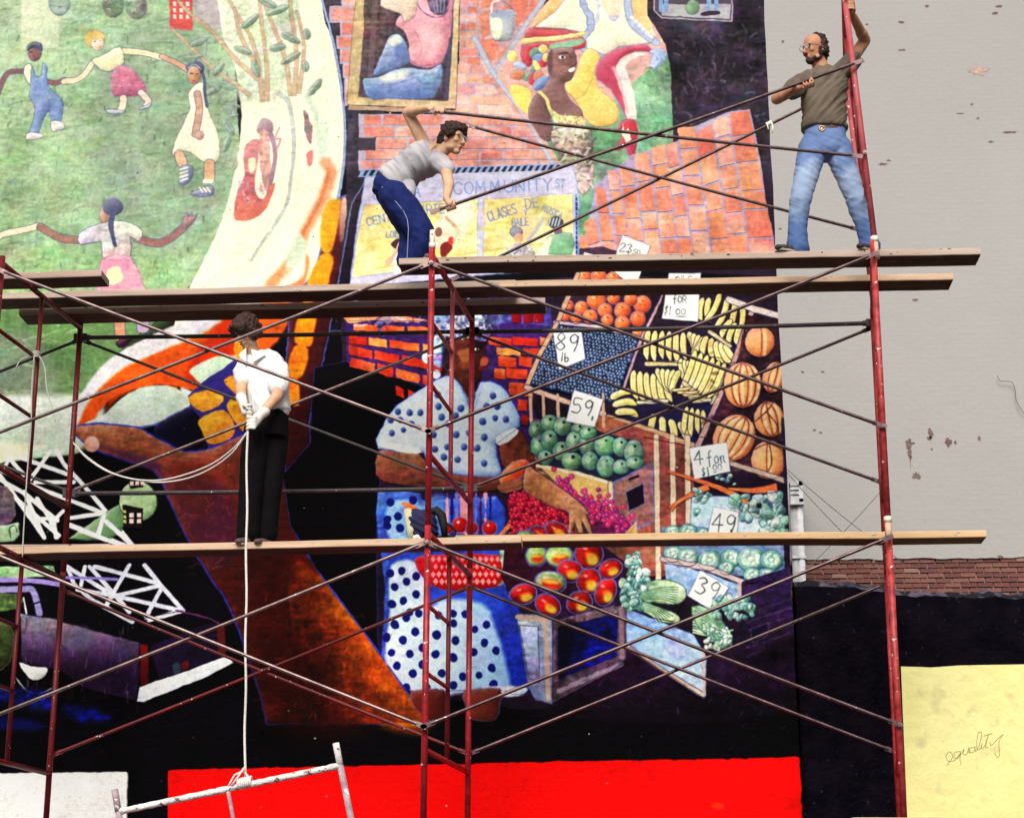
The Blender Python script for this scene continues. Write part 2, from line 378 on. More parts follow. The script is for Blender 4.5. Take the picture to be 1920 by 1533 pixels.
# branches
BR = (188,160,128)
for b in ([(545,180),(535,110),(512,50),(486,-20),(470,-80)], [(551,180),(556,100),(545,20),(538,-80)], [(492,192),(486,130),(470,70),(440,20),(410,-40)], [(500,190),(500,120),(490,40),(482,-60)], [(560,176),(570,90),(556,20)], [(486,150),(440,110),(398,60),(340,10),(320,-40)], [(470,180),(430,150),(390,120),(320,52)], [(478,120),(452,70),(440,20)]):
    L(b, 9, BR, w2=5, edge=(150,130,120), ew=1.6)
_r = np.random.default_rng(4)
for x, y, rr, an in ((520,20,24,-20),(500,5,20,30),(575,65,11,80),(545,72,20,25),(572,125,11,85),(590,165,20,-50),(470,40,20,-40),(360,110,16,10),(372,80,18,-20),(410,130,16,-50),(400,170,18,-30),(425,160,16,20),(430,240,16,60),(425,270,16,110),(520,90,16,-10),(545,110,22,-30),(455,95,18,20),(480,130,16,70)):
    E(x, y, rr, 7, (136,156,134), an, edge=(96,116,108), ew=1.4, tex=.12); L([(x-rr*.8*np.cos(np.radians(an)), y-rr*.8*np.sin(np.radians(an))), (x+rr*.8*np.cos(np.radians(an)), y+rr*.8*np.sin(np.radians(an)))], 1.2, (104,124,110))
for i in range(24):
    x, y = _r.uniform(330, 445), _r.uniform(60, 330)
    E(x, y, _r.uniform(8, 15), 4, (150,170,150), _r.uniform(0, 180), edge=(118,138,126), ew=1.2, a=.7)
# inside the cream: lines and figures
L([(520,175),(540,190),(548,230),(551,280),(546,330),(538,380),(516,420),(488,460),(470,490)], 7, (178,186,176), w2=4, edge=(140,150,150), ew=1.4)
L([(575,180),(590,210),(600,250),(603,300)], 14, (196,216,186), a=.8, soft=7)
P([(596,230),(616,235),(612,290),(600,308)], (190,222,186), soft=6, a=.8)
L([(610,305),(620,325),(606,370),(575,430),(545,490),(510,530),(490,580)], 24, (232,152,112), soft=8, wob=2)
L([(617,318),(604,368),(572,430),(540,490)], 8, (210,112,70), soft=5, a=.8)
P([(574,475),(566,520),(520,545),(480,590),(520,600),(560,560),(580,500)], (228,120,78), soft=6, a=.9)
P([(556,440),(574,460),(562,490),(535,505)], (186,220,188), soft=5, a=.8)
for i in range(5): L([(330+i*30,590-i*14),(400+i*26,520-i*18),(450+i*12,440-i*10)], 8, (206,232,192), soft=7, a=.6, wob=3)
FIG = (180,100,96)
P([(494,222),(510,228),(512,246),(500,258),(484,250),(482,236)], (150,120,130), edge=(196,150,140), name='painted_dancer')
P([(486,250),(504,250),(506,300),(512,330),(500,360),(490,330)], (206,150,140), tex=.2)
L([(508,250),(516,290),(508,340),(496,380),(480,395)], 9, (150,120,140), w2=5); L([(524,240),(516,260),(526,262),(514,290)], 4, (190,140,140))
P([(462,270),(486,262),(484,300),(478,340),(484,370),(500,376),(480,400),(440,412),(444,360),(458,330),(456,300)], (190,128,126), (196,100,96), 90, tex=.2, blot=.2, soft=2)
P([(466,300),(478,298),(476,320),(468,322)], (214,212,170)); specks(50, 445, 340, 500, 400, [(150,130,160),(214,120,110),(226,190,190)], 8, 7, 4, .8)
P([(446,392),(490,380),(505,350),(516,346),(500,390),(470,412),(440,412)], (206,110,96), soft=2)
P([(568,206),(576,212),(580,228),(586,240),(584,268),(576,262),(570,240),(570,222)], (132,104,110), tex=.25, blot=.2); E(576, 243, 7, 8, (110,110,116)); P([(574,290),(586,282),(586,306),(578,312)], (214,112,104), soft=2)
# children
def child_sk(p, w, c): L(p, w, c, edge=INK, ew=1.5)
D1, D2 = (126,92,92), (205,152,122)
child_sk([(48,134),(14,138),(-4,176)], 10, D1); child_sk([(86,152),(104,156),(120,150)], 10, D1)
P([(45,128),(58,121),(66,150),(60,162),(47,146)], (244,238,200), edge=INK, name='painted_child')
P([(60,125),(66,142),(78,142),(80,118),(88,130),(90,162),(116,186),(118,206),(114,230),(97,230),(92,208),(80,226),(72,252),(54,252),(66,206),(55,182),(57,162)], (128,150,190), (112,134,180), 90, edge=INK, sm=2, tex=.12, name='painted_child')
E(65, 99, 13, 17, D1, edge=INK, ew=1.5); P([(51,96),(52,84),(64,78),(78,82),(79,96),(70,92),(58,92)], (84,88,108), edge=INK, ew=1); L([(62,102),(68,112)], 2, (90,60,60)); L([(56,98),(60,98)], 2.4, (50,40,50))
P([(52,250),(74,250),(82,256),(70,261),(50,262)], (232,226,224), edge=INK); P([(95,228),(114,228),(122,240),(100,247)], (232,226,218), edge=INK)
child_sk([(172,120),(158,140),(142,150),(120,153)], 12, (240,216,170)); child_sk([(230,96),(268,99),(302,108)], 13, (244,222,170)); child_sk([(303,106),(330,118),(352,132)], 10, D2)
P([(172,112),(192,104),(202,98),(226,88),(233,118),(215,132),(198,134),(180,124)], (248,240,186), edge=INK, sm=2, name='painted_child')
P([(212,132),(236,123),(262,146),(276,172),(250,181),(228,182),(208,176)], (206,124,146), (188,104,132), 90, edge=(150,120,160), sm=2, tex=.14)
child_sk([(231,184),(230,198),(226,206)], 14, (244,212,180)); child_sk([(264,174),(278,190),(274,198)], 13, (244,212,190)); P([(200,206),(222,206),(234,212),(206,213)], (190,200,210), edge=INK); P([(258,206),(272,198),(284,192),(280,202)], (190,200,214), edge=INK)
E(178, 74, 20, 17, (206,166,104), edge=(168,140,100)); E(183, 82, 12, 14, (244,206,180), edge=INK, ew=1.2); P([(162,80),(160,68),(175,58),(196,66),(186,74),(172,76)], (210,172,108)); L([(176,79),(180,78)], 2.4, INK); L([(187,77),(190,77)], 2.4, INK); L([(179,88),(184,91),(190,87)], 2, (200,110,110))
P([(356,170),(372,156),(384,162),(388,200),(405,240),(413,282),(408,302),(396,307),(376,301),(356,286),(336,285),(324,291),(326,270),(346,226),(356,204),(353,184)], CREAM, edge=(132,132,110), ew=2.4, sm=3, tex=.02, name='painted_child')
child_sk([(370,176),(374,206),(366,252)], 13, (196,150,130)); E(374, 254, 8, 8, (206,160,140), edge=INK, ew=1.2)
L([(377,128),(383,150),(384,176),(388,200)], 7, (86,88,112)); E(366, 128, 17, 13, (86,86,108), edge=INK, ew=1); E(363, 141, 12, 17, D2, edge=INK, ew=1.2); L([(352,128),(364,121),(376,130)], 3, (150,150,170)); L([(357,138),(361,138)], 2.4, (60,50,60)); L([(368,139),(372,139)], 2.4, (60,50,60)); L([(359,151),(365,152)], 2.2, (170,90,90))
child_sk([(336,290),(342,306)], 19, (214,170,140)); child_sk([(393,308),(392,334)], 21, (206,158,124))
P([(340,312),(356,310),(362,318),(360,334),(344,350),(334,342),(344,330)], (132,140,170), edge=INK); [L([(338,318+i*7),(352,314+i*7)], 3.4, (248,244,214)) for i in range(4)]
P([(356,364),(380,352),(398,350),(400,364),(380,370)], (132,140,166), edge=INK); [L([(374+i*7,352),(380+i*7,360)], 3, (248,244,214)) for i in range(3)]; L([(384,340),(396,340)], 8, (248,240,200))
# braid girl
child_sk([(-30,470),(0,442),(40,432),(72,424)], 13, (246,224,180)); child_sk([(152,450),(112,446),(76,425)], 15, (150,116,104)); child_sk([(258,448),(300,456),(340,430),(356,410)], 16, (146,110,104))
P([(340,418),(346,404),(352,398),(354,406),(360,397),(362,406),(370,400),(366,412),(358,424),(346,428)], (146,110,104), edge=INK, sm=2)
P([(148,438),(186,420),(236,414),(268,434),(260,452),(243,444),(244,482),(192,486),(190,452),(152,460)], (206,192,206), (222,214,190), 0, edge=INK, sm=2, tex=.16, blot=.12, name='painted_child')
P([(192,486),(244,482),(268,532),(272,560),(186,560)], (224,146,168), (234,170,180), 0, edge=(180,120,150), sm=2); P([(202,506),(222,500),(230,522),(218,532),(202,530)], (248,242,180), soft=3)
E(196, 402, 9, 16, (192,146,120), edge=INK, ew=1); E(212, 388, 19, 17, (92,94,120), edge=INK, ew=1); L([(214,392),(208,420),(212,445),(217,463)], 12, (84,88,116), w2=5, edge=INK, ew=1)
child_sk([(222,585),(226,632)], 20, (186,140,116)); child_sk([(266,585),(268,614)], 24, (170,150,170)); P([(218,642),(240,630),(250,634),(228,652)], (70,30,60), edge=(40,30,50))
# ---- lower horn: white band, orange body, pale leaf
P([(500,555),(430,585),(340,605),(260,640),(200,678),(170,712),(150,742),(135,760),(132,800),(160,802),(172,760),(230,700),(330,650),(440,610)], (206,200,206), (190,186,190), 0, soft=4)
P([(560,545),(500,575),(440,590),(380,625),(310,655),(232,690),(190,725),(160,765),(146,805),(170,800),(186,770),(225,740),(290,722),(345,728),(395,742),(430,715),(440,690),(520,640)], (224,112,40), (196,84,22), 90, soft=6, tex=.12, blot=.14, name='painted_horn')
P([(420,600),(480,580),(440,660),(400,720),(350,715),(360,670)], (176,52,14), soft=10, a=.75)
P([(300,690),(350,680),(330,710),(240,735),(200,770),(220,730)], (206,92,24), soft=8, a=.7)
P([(360,690),(400,670),(450,668),(440,692),(400,728),(362,706)], (196,212,190), (168,190,160), 0, soft=3)
P([(160,794),(190,780),(230,745),(270,725),(320,724),(350,740),(372,760),(330,782),(290,796),(250,800),(215,796)], (206,218,206), (180,200,176), -60, soft=3)
P([(340,725),(400,745),(442,700),(448,676),(360,742)], (206,214,206), soft=4)
L([(450,690),(400,730),(340,772),(290,796),(240,802),(190,793),(158,797)], 4, (96,110,170))
# dark blue gap and yellow stones round it
P([(290,800),(350,765),(372,770),(388,830),(350,848),(310,828)], (26,18,58), (14,8,34), 0, edge=(72,80,160), ew=2.4, soft=3)
ST = [((352,745),(400,730),(420,752),(380,772)), ((372,786),(420,768),(440,800),(430,824),(392,832),(378,808)), ((424,758),(450,740),(470,780),(460,810),(440,790)), ((420,712),(460,700),(470,730),(446,742)), ((440,640),(480,630),(480,700),(450,690))]
P([(352,742),(420,690),(480,660),(490,830),(400,842),(388,830),(372,780)], (66,56,120), sm=2)
for s in ST: P(s, (208,148,44), (214,132,66), 20, soft=2.4, sm=3, tex=.12, blot=.12, name='painted_stone')
# column of stones right of the horn
P([(636,372),(660,376),(656,440),(645,480),(632,540),(622,600),(604,680),(588,740),(580,800),(582,830),(560,862),(532,895),(520,890),(524,780),(540,640),(545,560),(585,520),(606,450)], (92,34,40), (70,16,22), 90, edge=(92,100,168), ew=4, sm=2, tex=.16)
for s, c in ((((612,382),(632,374),(640,380),(634,420),(622,470),(604,470),(600,430)), (236,166,40)), (((600,480),(625,482),(618,520),(606,550),(580,570),(566,560)), (226,156,40)), (((560,590),(592,580),(588,630),(580,650),(552,640)), (216,140,30)), (((552,650),(578,655),(566,706),(538,700)), (206,122,26)), (((540,712),(560,716),(560,760),(534,750)), (196,110,60))):
    P(s, c, (214,130,30), 0, soft=4, sm=3, tex=.12, blot=.1, name='painted_stone')
P([(640,378),(652,380),(648,440),(636,450)], (236,186,170), (120,70,76), 90, soft=3)
# ---- brown ribbon of road
_rb = np.concatenate([smooth([(520,800),(460,812),(400,838),(350,846),(305,826),(260,802),(200,795),(140,800),(146,820),(185,846),(250,868),(290,884),(318,940),(350,1010),(392,1080),(430,1140),(470,1250),(486,1300)], 4, False), [(500,1357),(806,1357),(690,1196),(600,1076),(556,1004),(535,880)]])
P(_rb, (150,98,72), (78,24,18), gp=(260,820,460,1060), edge=(60,74,180), ew=4, sm=0, tex=.16, blot=.14, rel=14, name='painted_road')
P([(170,830),(250,850),(300,870),(320,930),(290,884),(250,868)], (92,50,86), soft=10, a=.8)
P([(330,900),(400,900),(440,960),(440,1030),(400,1060),(350,990)], (84,36,66), soft=20, a=.8); P([(310,880),(380,870),(400,950),(360,960)], (96,40,30), soft=16, a=.6)
P([(560,1060),(640,1130),(720,1240),(806,1357),(720,1357),(640,1250),(560,1150)], (196,110,18), (214,128,24), 60, soft=22, a=.95, tex=.2, blot=.2)
P([(470,1050),(560,1060),(620,1180),(700,1357),(510,1357)], (70,16,8), soft=40, a=.7, tex=.2)
specks(160, 480, 1070, 760, 1350, [(160,90,60),(120,50,30),(60,14,8),(190,110,50)], 13, 9, 2.6, .4)
specks(90, 330, 900, 450, 1080, [(140,90,80),(70,24,40),(120,60,70)], 14, 12, 3, .4)
E(172, 832, 14, 14, (232,112,82), c2=(238,214,206), ang=0, edge=(220,170,160))
# ---- dark strip, red bricks, window with seated woman
P([(596,-300),(720,-300),(720,200),(735,320),(660,420),(640,600),(622,600),(650,400),(648,300),(650,230),(640,150),(626,75),(606,0)], (64,54,66), (50,44,58), 90, sm=0, tex=.3, blot=.25)
P([(660,380),(690,330),(678,420),(660,520),(640,620),(618,620),(632,540)], (46,34,52), (30,18,36), 90, sm=0, edge=(110,130,180), ew=3, tex=.3)
PB = [(216,136,124),(206,114,106),(224,152,140),(210,124,114),(230,170,156),(216,128,110)]; MO = (172,160,180)
PALE = [(224,150,134),(230,172,158),(212,128,112),(226,160,140)]
# left ragged column
_r = np.random.default_rng(21)
yy = -120
for i, (x, h) in enumerate(((640,24),(628,26),(648,26),(640,22),(618,28),(636,28),(628,24),(636,28),(640,24),(646,26))):
    pass
for x0, y0, h in ((642,-60,22),(628,-36,24),(640,-10,20),(617,11,28),(637,40,26),(630,67,22),(636,91,26),(642,119,24),(645,145,24),(646,171,24)):
    P([(x0,y0),(700,y0),(700,y0+h+4),(x0,y0+h+4)], MO, sm=0); P([(x0+4,y0+3),(668,y0+3),(668,y0+h),(x0+4,y0+h)], PB[_r.integers(6)], PB[_r.integers(6)], 0, sm=0, tex=.12)
P([(672,214),(1000,214),(1052,316),(672,322)], MO, sm=0, tex=.1)
rows = [(214,236,[680,716,772,830,880,944,1000,1040]),(236,258,[680,742,800,850,906,960,1020,1050]),(258,280,[704,764,820,862,930,985,1040,1060]),(280,300,[684,752,806,860,900,944,1000,1050]),(300,322,[676,730,790,842,900,945,1010,1056])]
for y0, y1, xs_ in rows:
    for a_, b_ in zip(xs_[:-1], xs_[1:]):
        P([(a_+2,y0+2),(b_-2,y0+2),(b_-2,y1-1),(a_+2,y1-1)], PB[_r.integers(6)], PB[_r.integers(6)], _r.uniform(0,360), sm=0, tex=.12, blot=.1, wob=1.6, name='painted_brick')
P([(668,258),(704,258),(704,282),(672,282)], (64,54,66), sm=0)
bricks([(858,120),(930,120),(1000,216),(852,216)], 5, 2.6, PALE, MO, 3, 2.6)
bricks([(862,-100),(918,-100),(930,122),(860,122)], 14, 2.4, PALE + PB, MO, 4, 2.4)
P([(900,-80),(1040,-80),(1010,50),(935,150),(890,76)], (196,150,150), sm=0, tex=.1)
for s in (((905,-60),(960,-60),(930,10),(900,20)), ((935,20),(975,-20),(1000,-40),(985,40),(960,56)), ((895,30),(926,16),(930,60),(905,74)), ((893,78),(930,70),(938,100),(914,128)), ((930,100),(965,80),(985,96),(940,145)), ((978,40),(1010,-30),(1030,-60),(1010,40),(985,80)), ((915,-60),(890,-60),(880,0),(896,14))):
    P(s, (218,132,110), (206,116,96), 40, sm=0, edge=(176,152,170), ew=2, tex=.12)
# window
P([(664,-200),(868,-200),(862,6),(855,206),(651,197),(660,60),(668,0)], (192,164,124), (206,176,134), 0, sm=0, edge=(120,100,90), tex=.14, name='painted_window')
P([(690,-200),(852,-200),(850,6),(840,190),(672,182),(682,60)], (64,52,60), (92,74,76), 180, sm=0, tex=.3, blot=.2, edge=(70,56,56))
L([(706,-60),(700,60),(694,150)], 12, (112,92,96), a=.7); L([(846,20),(842,110),(836,186)], 10, (76,70,92))
P([(655,197),(855,206),(854,214),(652,206)], (170,140,120), sm=0)
P([(741,48),(746,33),(762,20),(781,-6),(800,-40),(850,-40),(849,20),(848,45),(841,88),(834,108),(826,120),(808,128),(790,127),(776,122),(767,115),(765,98),(766,83),(756,58)], (236,160,166), (222,140,158), 20, edge=(96,80,124), ew=2.4, sm=3, tex=.08, blot=.08, rel=16, name='painted_seated_woman')
P([(790,20),(824,30),(826,80),(806,110),(784,86)], (246,186,186), soft=14, a=.6); L([(780,4),(792,22),(812,33),(832,30),(842,14)], 3, (110,86,120)); L([(768,114),(790,124),(826,118)], 3, (150,90,120), a=.7); L([(778,60),(790,84),(788,110)], 2.4, (190,120,140), a=.6)
P([(800,-40),(838,-40),(840,10),(832,26),(818,28),(804,12)], (92,90,112), edge=(60,56,80), tex=.3, sm=3); [L([(806+i*8,-20),(812+i*7,6),(816+i*5,24)], 2, (150,146,166), a=.7) for i in range(4)]
P([(698,140),(712,108),(727,73),(736,66),(746,65),(758,75),(765,96),(768,115),(752,126),(736,131),(716,140)], (148,170,204), (104,126,172), 60, edge=(80,92,130), sm=3, tex=.14, rel=12); P([(726,80),(736,68),(748,68),(754,78),(740,88)], (228,232,210), soft=4, a=.85); P([(740,88),(756,84),(764,110),(746,112)], (84,104,150), soft=8, a=.7)
P([(680,150),(690,146),(706,145),(743,130),(770,128),(788,131),(808,130),(827,121),(829,140),(828,155),(816,178),(806,185),(770,187),(731,185),(704,188),(688,180),(681,164)], (150,172,206), (104,126,176), 80, edge=(80,92,130), sm=3, tex=.14, rel=14, name='painted_seated_woman'); P([(712,146),(742,136),(764,134),(756,148),(724,154)], (222,232,196), soft=7, a=.85); L([(704,160),(740,158),(800,140)], 2.4, (96,116,166), a=.6); P([(690,166),(760,170),(800,166),(790,184),(700,184)], (92,112,164), soft=10, a=.5)
P([(714,0),(720,-40),(790,-40),(783,4),(778,30),(766,40),(757,42),(752,28),(734,21),(716,12)], (244,218,190), (226,192,168), 0, edge=(140,110,116), sm=3, rel=10); L([(722,-6),(744,10),(770,14)], 2, (206,170,150), a=.7)
# bucket
L([(922,42),(922,8),(934,2)], 4, (226,220,222)); L([(966,30),(956,12),(944,4)], 4, (120,120,140))
P([(917,34),(924,24),(950,18),(966,26),(960,72),(940,77),(922,72)], (196,206,196), (160,168,182), 0, edge=(150,160,190), sm=2, name='painted_bucket'); E(941, 28, 22, 10, (150,158,180), -4); P([(920,38),(940,37),(938,70),(926,70)], (236,240,196), soft=3)
# bars
L([(1032,-20),(988,44),(930,134)], 8, (172,178,196), edge=(140,146,172)); L([(890,72),(926,140),(980,212),(1040,312)], 9, (176,182,200), edge=(140,146,172))
# ---- right top: dancer, woman with a head wrap
P([(930,140),(1010,20),(1250,-40),(1262,290),(1085,340),(1040,306),(980,214)], (214,160,150), sm=0)
P([(985,205),(1100,230),(1264,90),(1262,290),(1180,320),(1110,330),(1110,470),(1088,480),(1085,350),(1060,320)], (122,158,126), (96,140,108), 70, sm=0, tex=.14, blot=.2)
P([(1082,300),(1200,240),(1262,250),(1262,300),(1180,330),(1130,420),(1100,480),(1084,480)], (124,160,128), (100,146,112), 90, sm=0, tex=.14, blot=.2)
specks(80, 1180, 120, 1256, 290, [(100,144,100),(150,184,150),(80,124,100)], 22, 14, 4, .6)
P([(1000,52),(1020,10),(1100,-60),(1090,-10),(1062,16)], (236,170,110), (246,214,140), 0, soft=3, edge=(200,140,130), ew=1.4)
P([(1000,54),(1040,24),(1090,-30),(1200,-60),(1215,30),(1230,70),(1208,84),(1160,88),(1130,110),(1098,92),(1100,80),(1060,55)], CREAM, sm=2, tex=.02, edge=(150,160,190), name='painted_dress')
P([(1175,-60),(1240,-60),(1220,60),(1246,74),(1225,80),(1196,50),(1178,20)], (250,226,150), (244,170,110), 180, sm=2)
L([(1090,-40),(1094,10),(1106,30),(1108,52),(1096,70),(1092,90),(1130,108)], 12, (160,174,206), edge=(110,124,170), wob=2); L([(1108,-30),(1122,10),(1118,44)], 8, (200,206,220)); L([(1174,-40),(1178,20),(1188,48),(1212,68),(1230,80)], 14, (168,180,210), edge=(120,134,180)); [E(1185+i*7, 34+i*7, 4, 3, (238,238,240), 30) for i in range(6)]
P([(1120,-20),(1165,-20),(1162,28),(1150,38),(1136,26)], (238,196,160), soft=3, a=.7); P([(1140,30),(1162,30),(1150,42)], (190,180,200))
P([(1098,92),(1126,108),(1118,150),(1124,170),(1150,190),(1160,212),(1152,232),(1120,238),(1098,224),(1078,186),(1062,172),(1060,156),(1074,146)], (246,214,110), (240,198,110), 60, edge=(200,150,110), ew=2, sm=3, tex=.06, blot=.08, name='painted_yellow_cloth'); L([(1110,148),(1096,176),(1080,186)], 2, (190,150,90)); specks(30, 1080, 150, 1155, 232, [(216,178,90),(250,228,150)], 25, 5, 1.6)
P([(958,160),(980,162),(996,175),(988,214),(960,184)], (246,216,110), sm=2)
# red dress
P([(1190,84),(1214,84),(1222,100),(1190,98),(1166,112),(1160,128),(1172,156),(1184,200),(1196,250),(1186,300),(1170,270),(1174,226),(1160,196),(1142,166),(1118,148),(1116,128),(1128,108),(1156,92)], (192,76,100), (178,58,84), 60, edge=(150,150,190), ew=2, sm=3, name='painted_dress')
P([(1190,98),(1222,100),(1200,104),(1172,124),(1180,150),(1190,190),(1192,222),(1176,226),(1168,180),(1154,140),(1162,112)], (244,240,206), (238,214,210), 180, sm=2, soft=2)
L([(1150,128),(1164,160),(1176,210)], 7, (222,160,170), a=.8, soft=4)
P([(1165,228),(1158,248),(1166,240),(1164,262),(1150,285),(1180,272),(1192,262),(1196,240),(1186,224)], (190,60,72), edge=(150,80,100), sm=2); P([(1168,232),(1170,250),(1178,240),(1184,262),(1174,268),(1166,252)], CREAM, sm=0)
for i in range(7): E(1232 + 6 * np.sin(i), 98 + i * 4, 15 - i, 6, (164,184,222), 20 * i, edge=(120,140,190), ew=1)
# head wrap
P([(985,60),(1000,52),(1040,54),(1080,58),(1090,68),(1040,74),(990,78)], (180,70,76), edge=(140,90,110), sm=2); P([(982,72),(1040,68),(1092,60),(1096,68),(1050,78),(984,84)], (248,220,130), sm=2, edge=(190,150,110), ew=1)
P([(978,84),(1040,78),(1092,70),(1096,90),(1060,94),(1010,92),(1000,120),(984,124)], (196,66,70), edge=(120,80,110), sm=2); P([(1030,84),(1080,74),(1096,74),(1090,84),(1040,94)], (128,168,130), sm=2)
for x, y, a_, b_, c, an in ((960,106,10,12,(246,220,120),0),(975,124,14,7,(170,190,220),20),(992,100,9,16,(200,56,60),0),(1004,100,12,10,(100,136,110),-30),(1010,112,12,12,(110,146,200),0),(1004,128,10,12,(110,146,110),20),(1006,124,6,12,(250,220,120),-30),(1018,118,8,9,(206,60,60),0),(1018,92,9,9,(250,206,120),0),(1024,108,7,8,(246,210,120),0),(990,144,12,9,(120,160,130),0),(998,148,8,12,(200,64,70),0),(1010,144,10,12,(220,120,90),0),(1014,156,18,10,(120,140,190),-40),(970,140,14,10,(222,130,96),0)):
    E(x, y, a_, b_, c, an, edge=(120,120,160), ew=1.2)
P([(1034,94),(1060,90),(1076,92),(1080,110),(1082,118),(1078,132),(1070,150),(1058,156),(1060,170),(1070,190),(1088,205),(1090,222),(1060,236),(1030,206),(1012,182),(1022,160),(1030,146),(1026,120)], (118,82,76), (136,104,104), 90, edge=(90,84,120), ew=1.6, sm=3, name='painted_woman_in_headwrap')
E(1054, 108, 6, 3, (222,214,214)); E(1055, 108, 2.4, 2.8, (40,30,40)); P([(1034,110),(1050,120),(1066,128),(1060,140),(1040,140),(1032,126)], (150,112,104), soft=6, a=.7); L([(1068,104),(1076,122),(1070,126)], 2.4, (84,56,62)); P([(1028,100),(1036,96),(1034,140),(1028,130)], (90,60,66), soft=4, a=.7); P([(1044,102),(1060,98),(1066,102)], (70,46,50)); P([(1066,130),(1078,126),(1076,134),(1068,136)], (248,244,238)); L([(1050,134),(1064,140)], 2, (90,60,60), a=.6); L([(1072,112),(1076,118),(1072,120)], 2, (150,110,100))
P([(1010,174),(1024,190),(1032,214),(1036,250),(1030,266),(1012,256),(992,220),(994,196)], (128,92,88), (112,80,80), 0, edge=INK, sm=3)
L([(1012,174),(1024,186),(1032,208),(1046,220),(1088,222)], 7, (232,214,130), sm=4); P([(1034,206),(1050,216),(1086,220),(1094,238),(1046,240)], (214,200,130), tex=.3, blot=.2); specks(60, 1036, 210, 1094, 240, [(110,96,70),(244,232,170),(150,130,90)], 27, 5, 2.2, .9, (60, 120))
P([(1040,242),(1100,240),(1110,262),(1112,300),(1110,345),(1094,366),(1080,350),(1066,320),(1042,280),(1034,264)], (160,146,130), tex=.3, blot=.3, edge=(110,96,96), sm=3); specks(110, 1042, 246, 1108, 350, [(100,86,80),(230,222,200),(200,186,160),(128,110,100)], 28, 10, 4, .8)
# black block with the picture
P([(1214,-300),(1460,-300),(1460,500),(1440,500),(1420,330),(1404,204),(1360,214),(1262,300),(1262,250),(1256,120),(1246,80),(1214,30)], (56,46,60), (34,22,38), 90, sm=0, tex=.4, blot=.4)
specks(220, 1262, 60, 1434, 240, [(84,74,96),(24,14,26),(110,100,124),(60,40,60)], 30, 12, 4, .5)
P([(1226,-120),(1378,-120),(1372,40),(1240,34),(1226,20)], (80,72,86), sm=0, edge=(200,196,200), ew=3); P([(1240,8),(1370,8),(1368,36),(1240,30)], (164,160,166), sm=0)
for x in (1238, 1248, 1328, 1342): L([(x,-40),(x+1,20)], 9, (120,150,196))
E(1298, 14, 13, 14, (110,140,110), edge=(80,110,90)); [L([(1298,4),(1290+i*6,-10)], 3, (130,160,130)) for i in range(4)]; P([(1316,24),(1346,20),(1348,28),(1318,30)], (50,36,50))
# ---- big clay bricks right
RB = [(222,130,106),(228,146,120),(212,110,92),(232,166,148),(224,136,106),(230,152,120),(216,120,110),(236,182,166)]
P([(1366,210),(1406,205),(1420,270),(1440,400),(1458,482),(1086,486),(1112,370),(1112,350),(1185,290),(1262,270),(1300,238)], (164,150,182), sm=0, tex=.1)
cols_ = [((1363,212),(1408,204),(1462,492),(1404,492)), ((1334,226),(1366,214),(1410,492),(1368,492)), ((1300,250),(1338,228),(1372,492),(1336,492)), ((1266,238),(1304,236),(1338,492),(1300,492)), ((1246,272),(1270,262),(1304,492),(1272,492)), ((1216,276),(1250,268),(1276,492),(1240,492)), ((1184,290),(1218,282),(1244,492),(1212,492)), ((1158,316),(1188,312),(1216,492),(1184,492)), ((1135,318),(1160,318),(1188,492),(1158,492)), ((1112,350),(1136,350),(1162,492),(1132,492)), ((1090,420),(1114,400),(1136,492),(1110,492)), ((1080,440),(1092,440),(1112,470),(1086,470))]
_r = np.random.default_rng(33)
for ci, q in enumerate(cols_):
    ln = np.hypot(q[3][0]-q[0][0], q[3][1]-q[0][1]); n = max(1, int(round(ln / 48))); v = 0.
    cuts = [0.] + sorted((np.arange(1, n) / n + _r.uniform(-.2, .2, n - 1) / n).tolist()) + [1.]
    for v0, v1 in zip(cuts[:-1], cuts[1:]):
        pp = np.array([quadpt(q, .06, v0), quadpt(q, .94, v0 + .004), quadpt(q, .94, v1), quadpt(q, .06, v1)]); ctr = pp.mean(0); dd = pp - ctr; pp = ctr + dd * np.maximum(.3, 1 - 1.6 / (np.abs(dd).max(0) + 1e-6))
        c = RB[_r.integers(8)]; P(pp, c, RB[_r.integers(8)], _r.uniform(0, 360), sm=0, wob=1.3, tex=.1, blot=.1, name='painted_brick')
P([(1085,466),(1130,462),(1180,480),(1460,482),(1462,520),(1080,500)], (60,44,66), sm=0, a=.9)
# ---- community sign
P([(686,326),(1074,308),(1086,368),(1084,500),(655,540),(668,430)], (188,184,214), sm=0, edge=(140,160,206), ew=3, name='painted_shopfront')
P([(676,318),(1046,307),(1054,318),(670,333)], (140,160,206), sm=0); _r = np.random.default_rng(3)
for i in range(30):
    x = 680 + i * 12.4; y = 321 - i * .36
    P([(x+5,y-1),(x+11,y-1),(x+5,y+9),(x-1,y+9)], (34,32,52), sm=0, wob=.8)
T('LOISAIDA', 700, 352, 22, (122,142,192), 2.6, -3, .62, 1.1); T('COMMUNITY', 850, 343, 22, (122,142,192), 3, -2.4, .84); T('ST', 1042, 336, 15, (122,142,192), 2.2, 6, .6)
P([(684,384),(896,374),(894,494),(660,520),(668,450)], (232,212,130), (240,222,150), 90, sm=0, tex=.1, blot=.16, edge=(140,150,190), name='painted_shop_window'); P([(908,374),(1074,364),(1076,492),(906,496)], (232,208,124), (242,226,160), 90, sm=0, tex=.1, blot=.16, edge=(150,160,196), name='painted_shop_window')
specks(80, 680, 390, 1070, 490, [(246,234,170),(214,186,96),(224,196,110)], 31, 22, 7, .5)
P([(830,400),(884,380),(870,440),(800,470)], (226,222,206), soft=8, a=.7)
L([(1080,366),(1082,480)], 6, (120,150,210)); [L([(1080.5,372+i*9),(1081,376+i*9)], 3, (40,50,90)) for i in range(12)]
LT = (122,134,172)
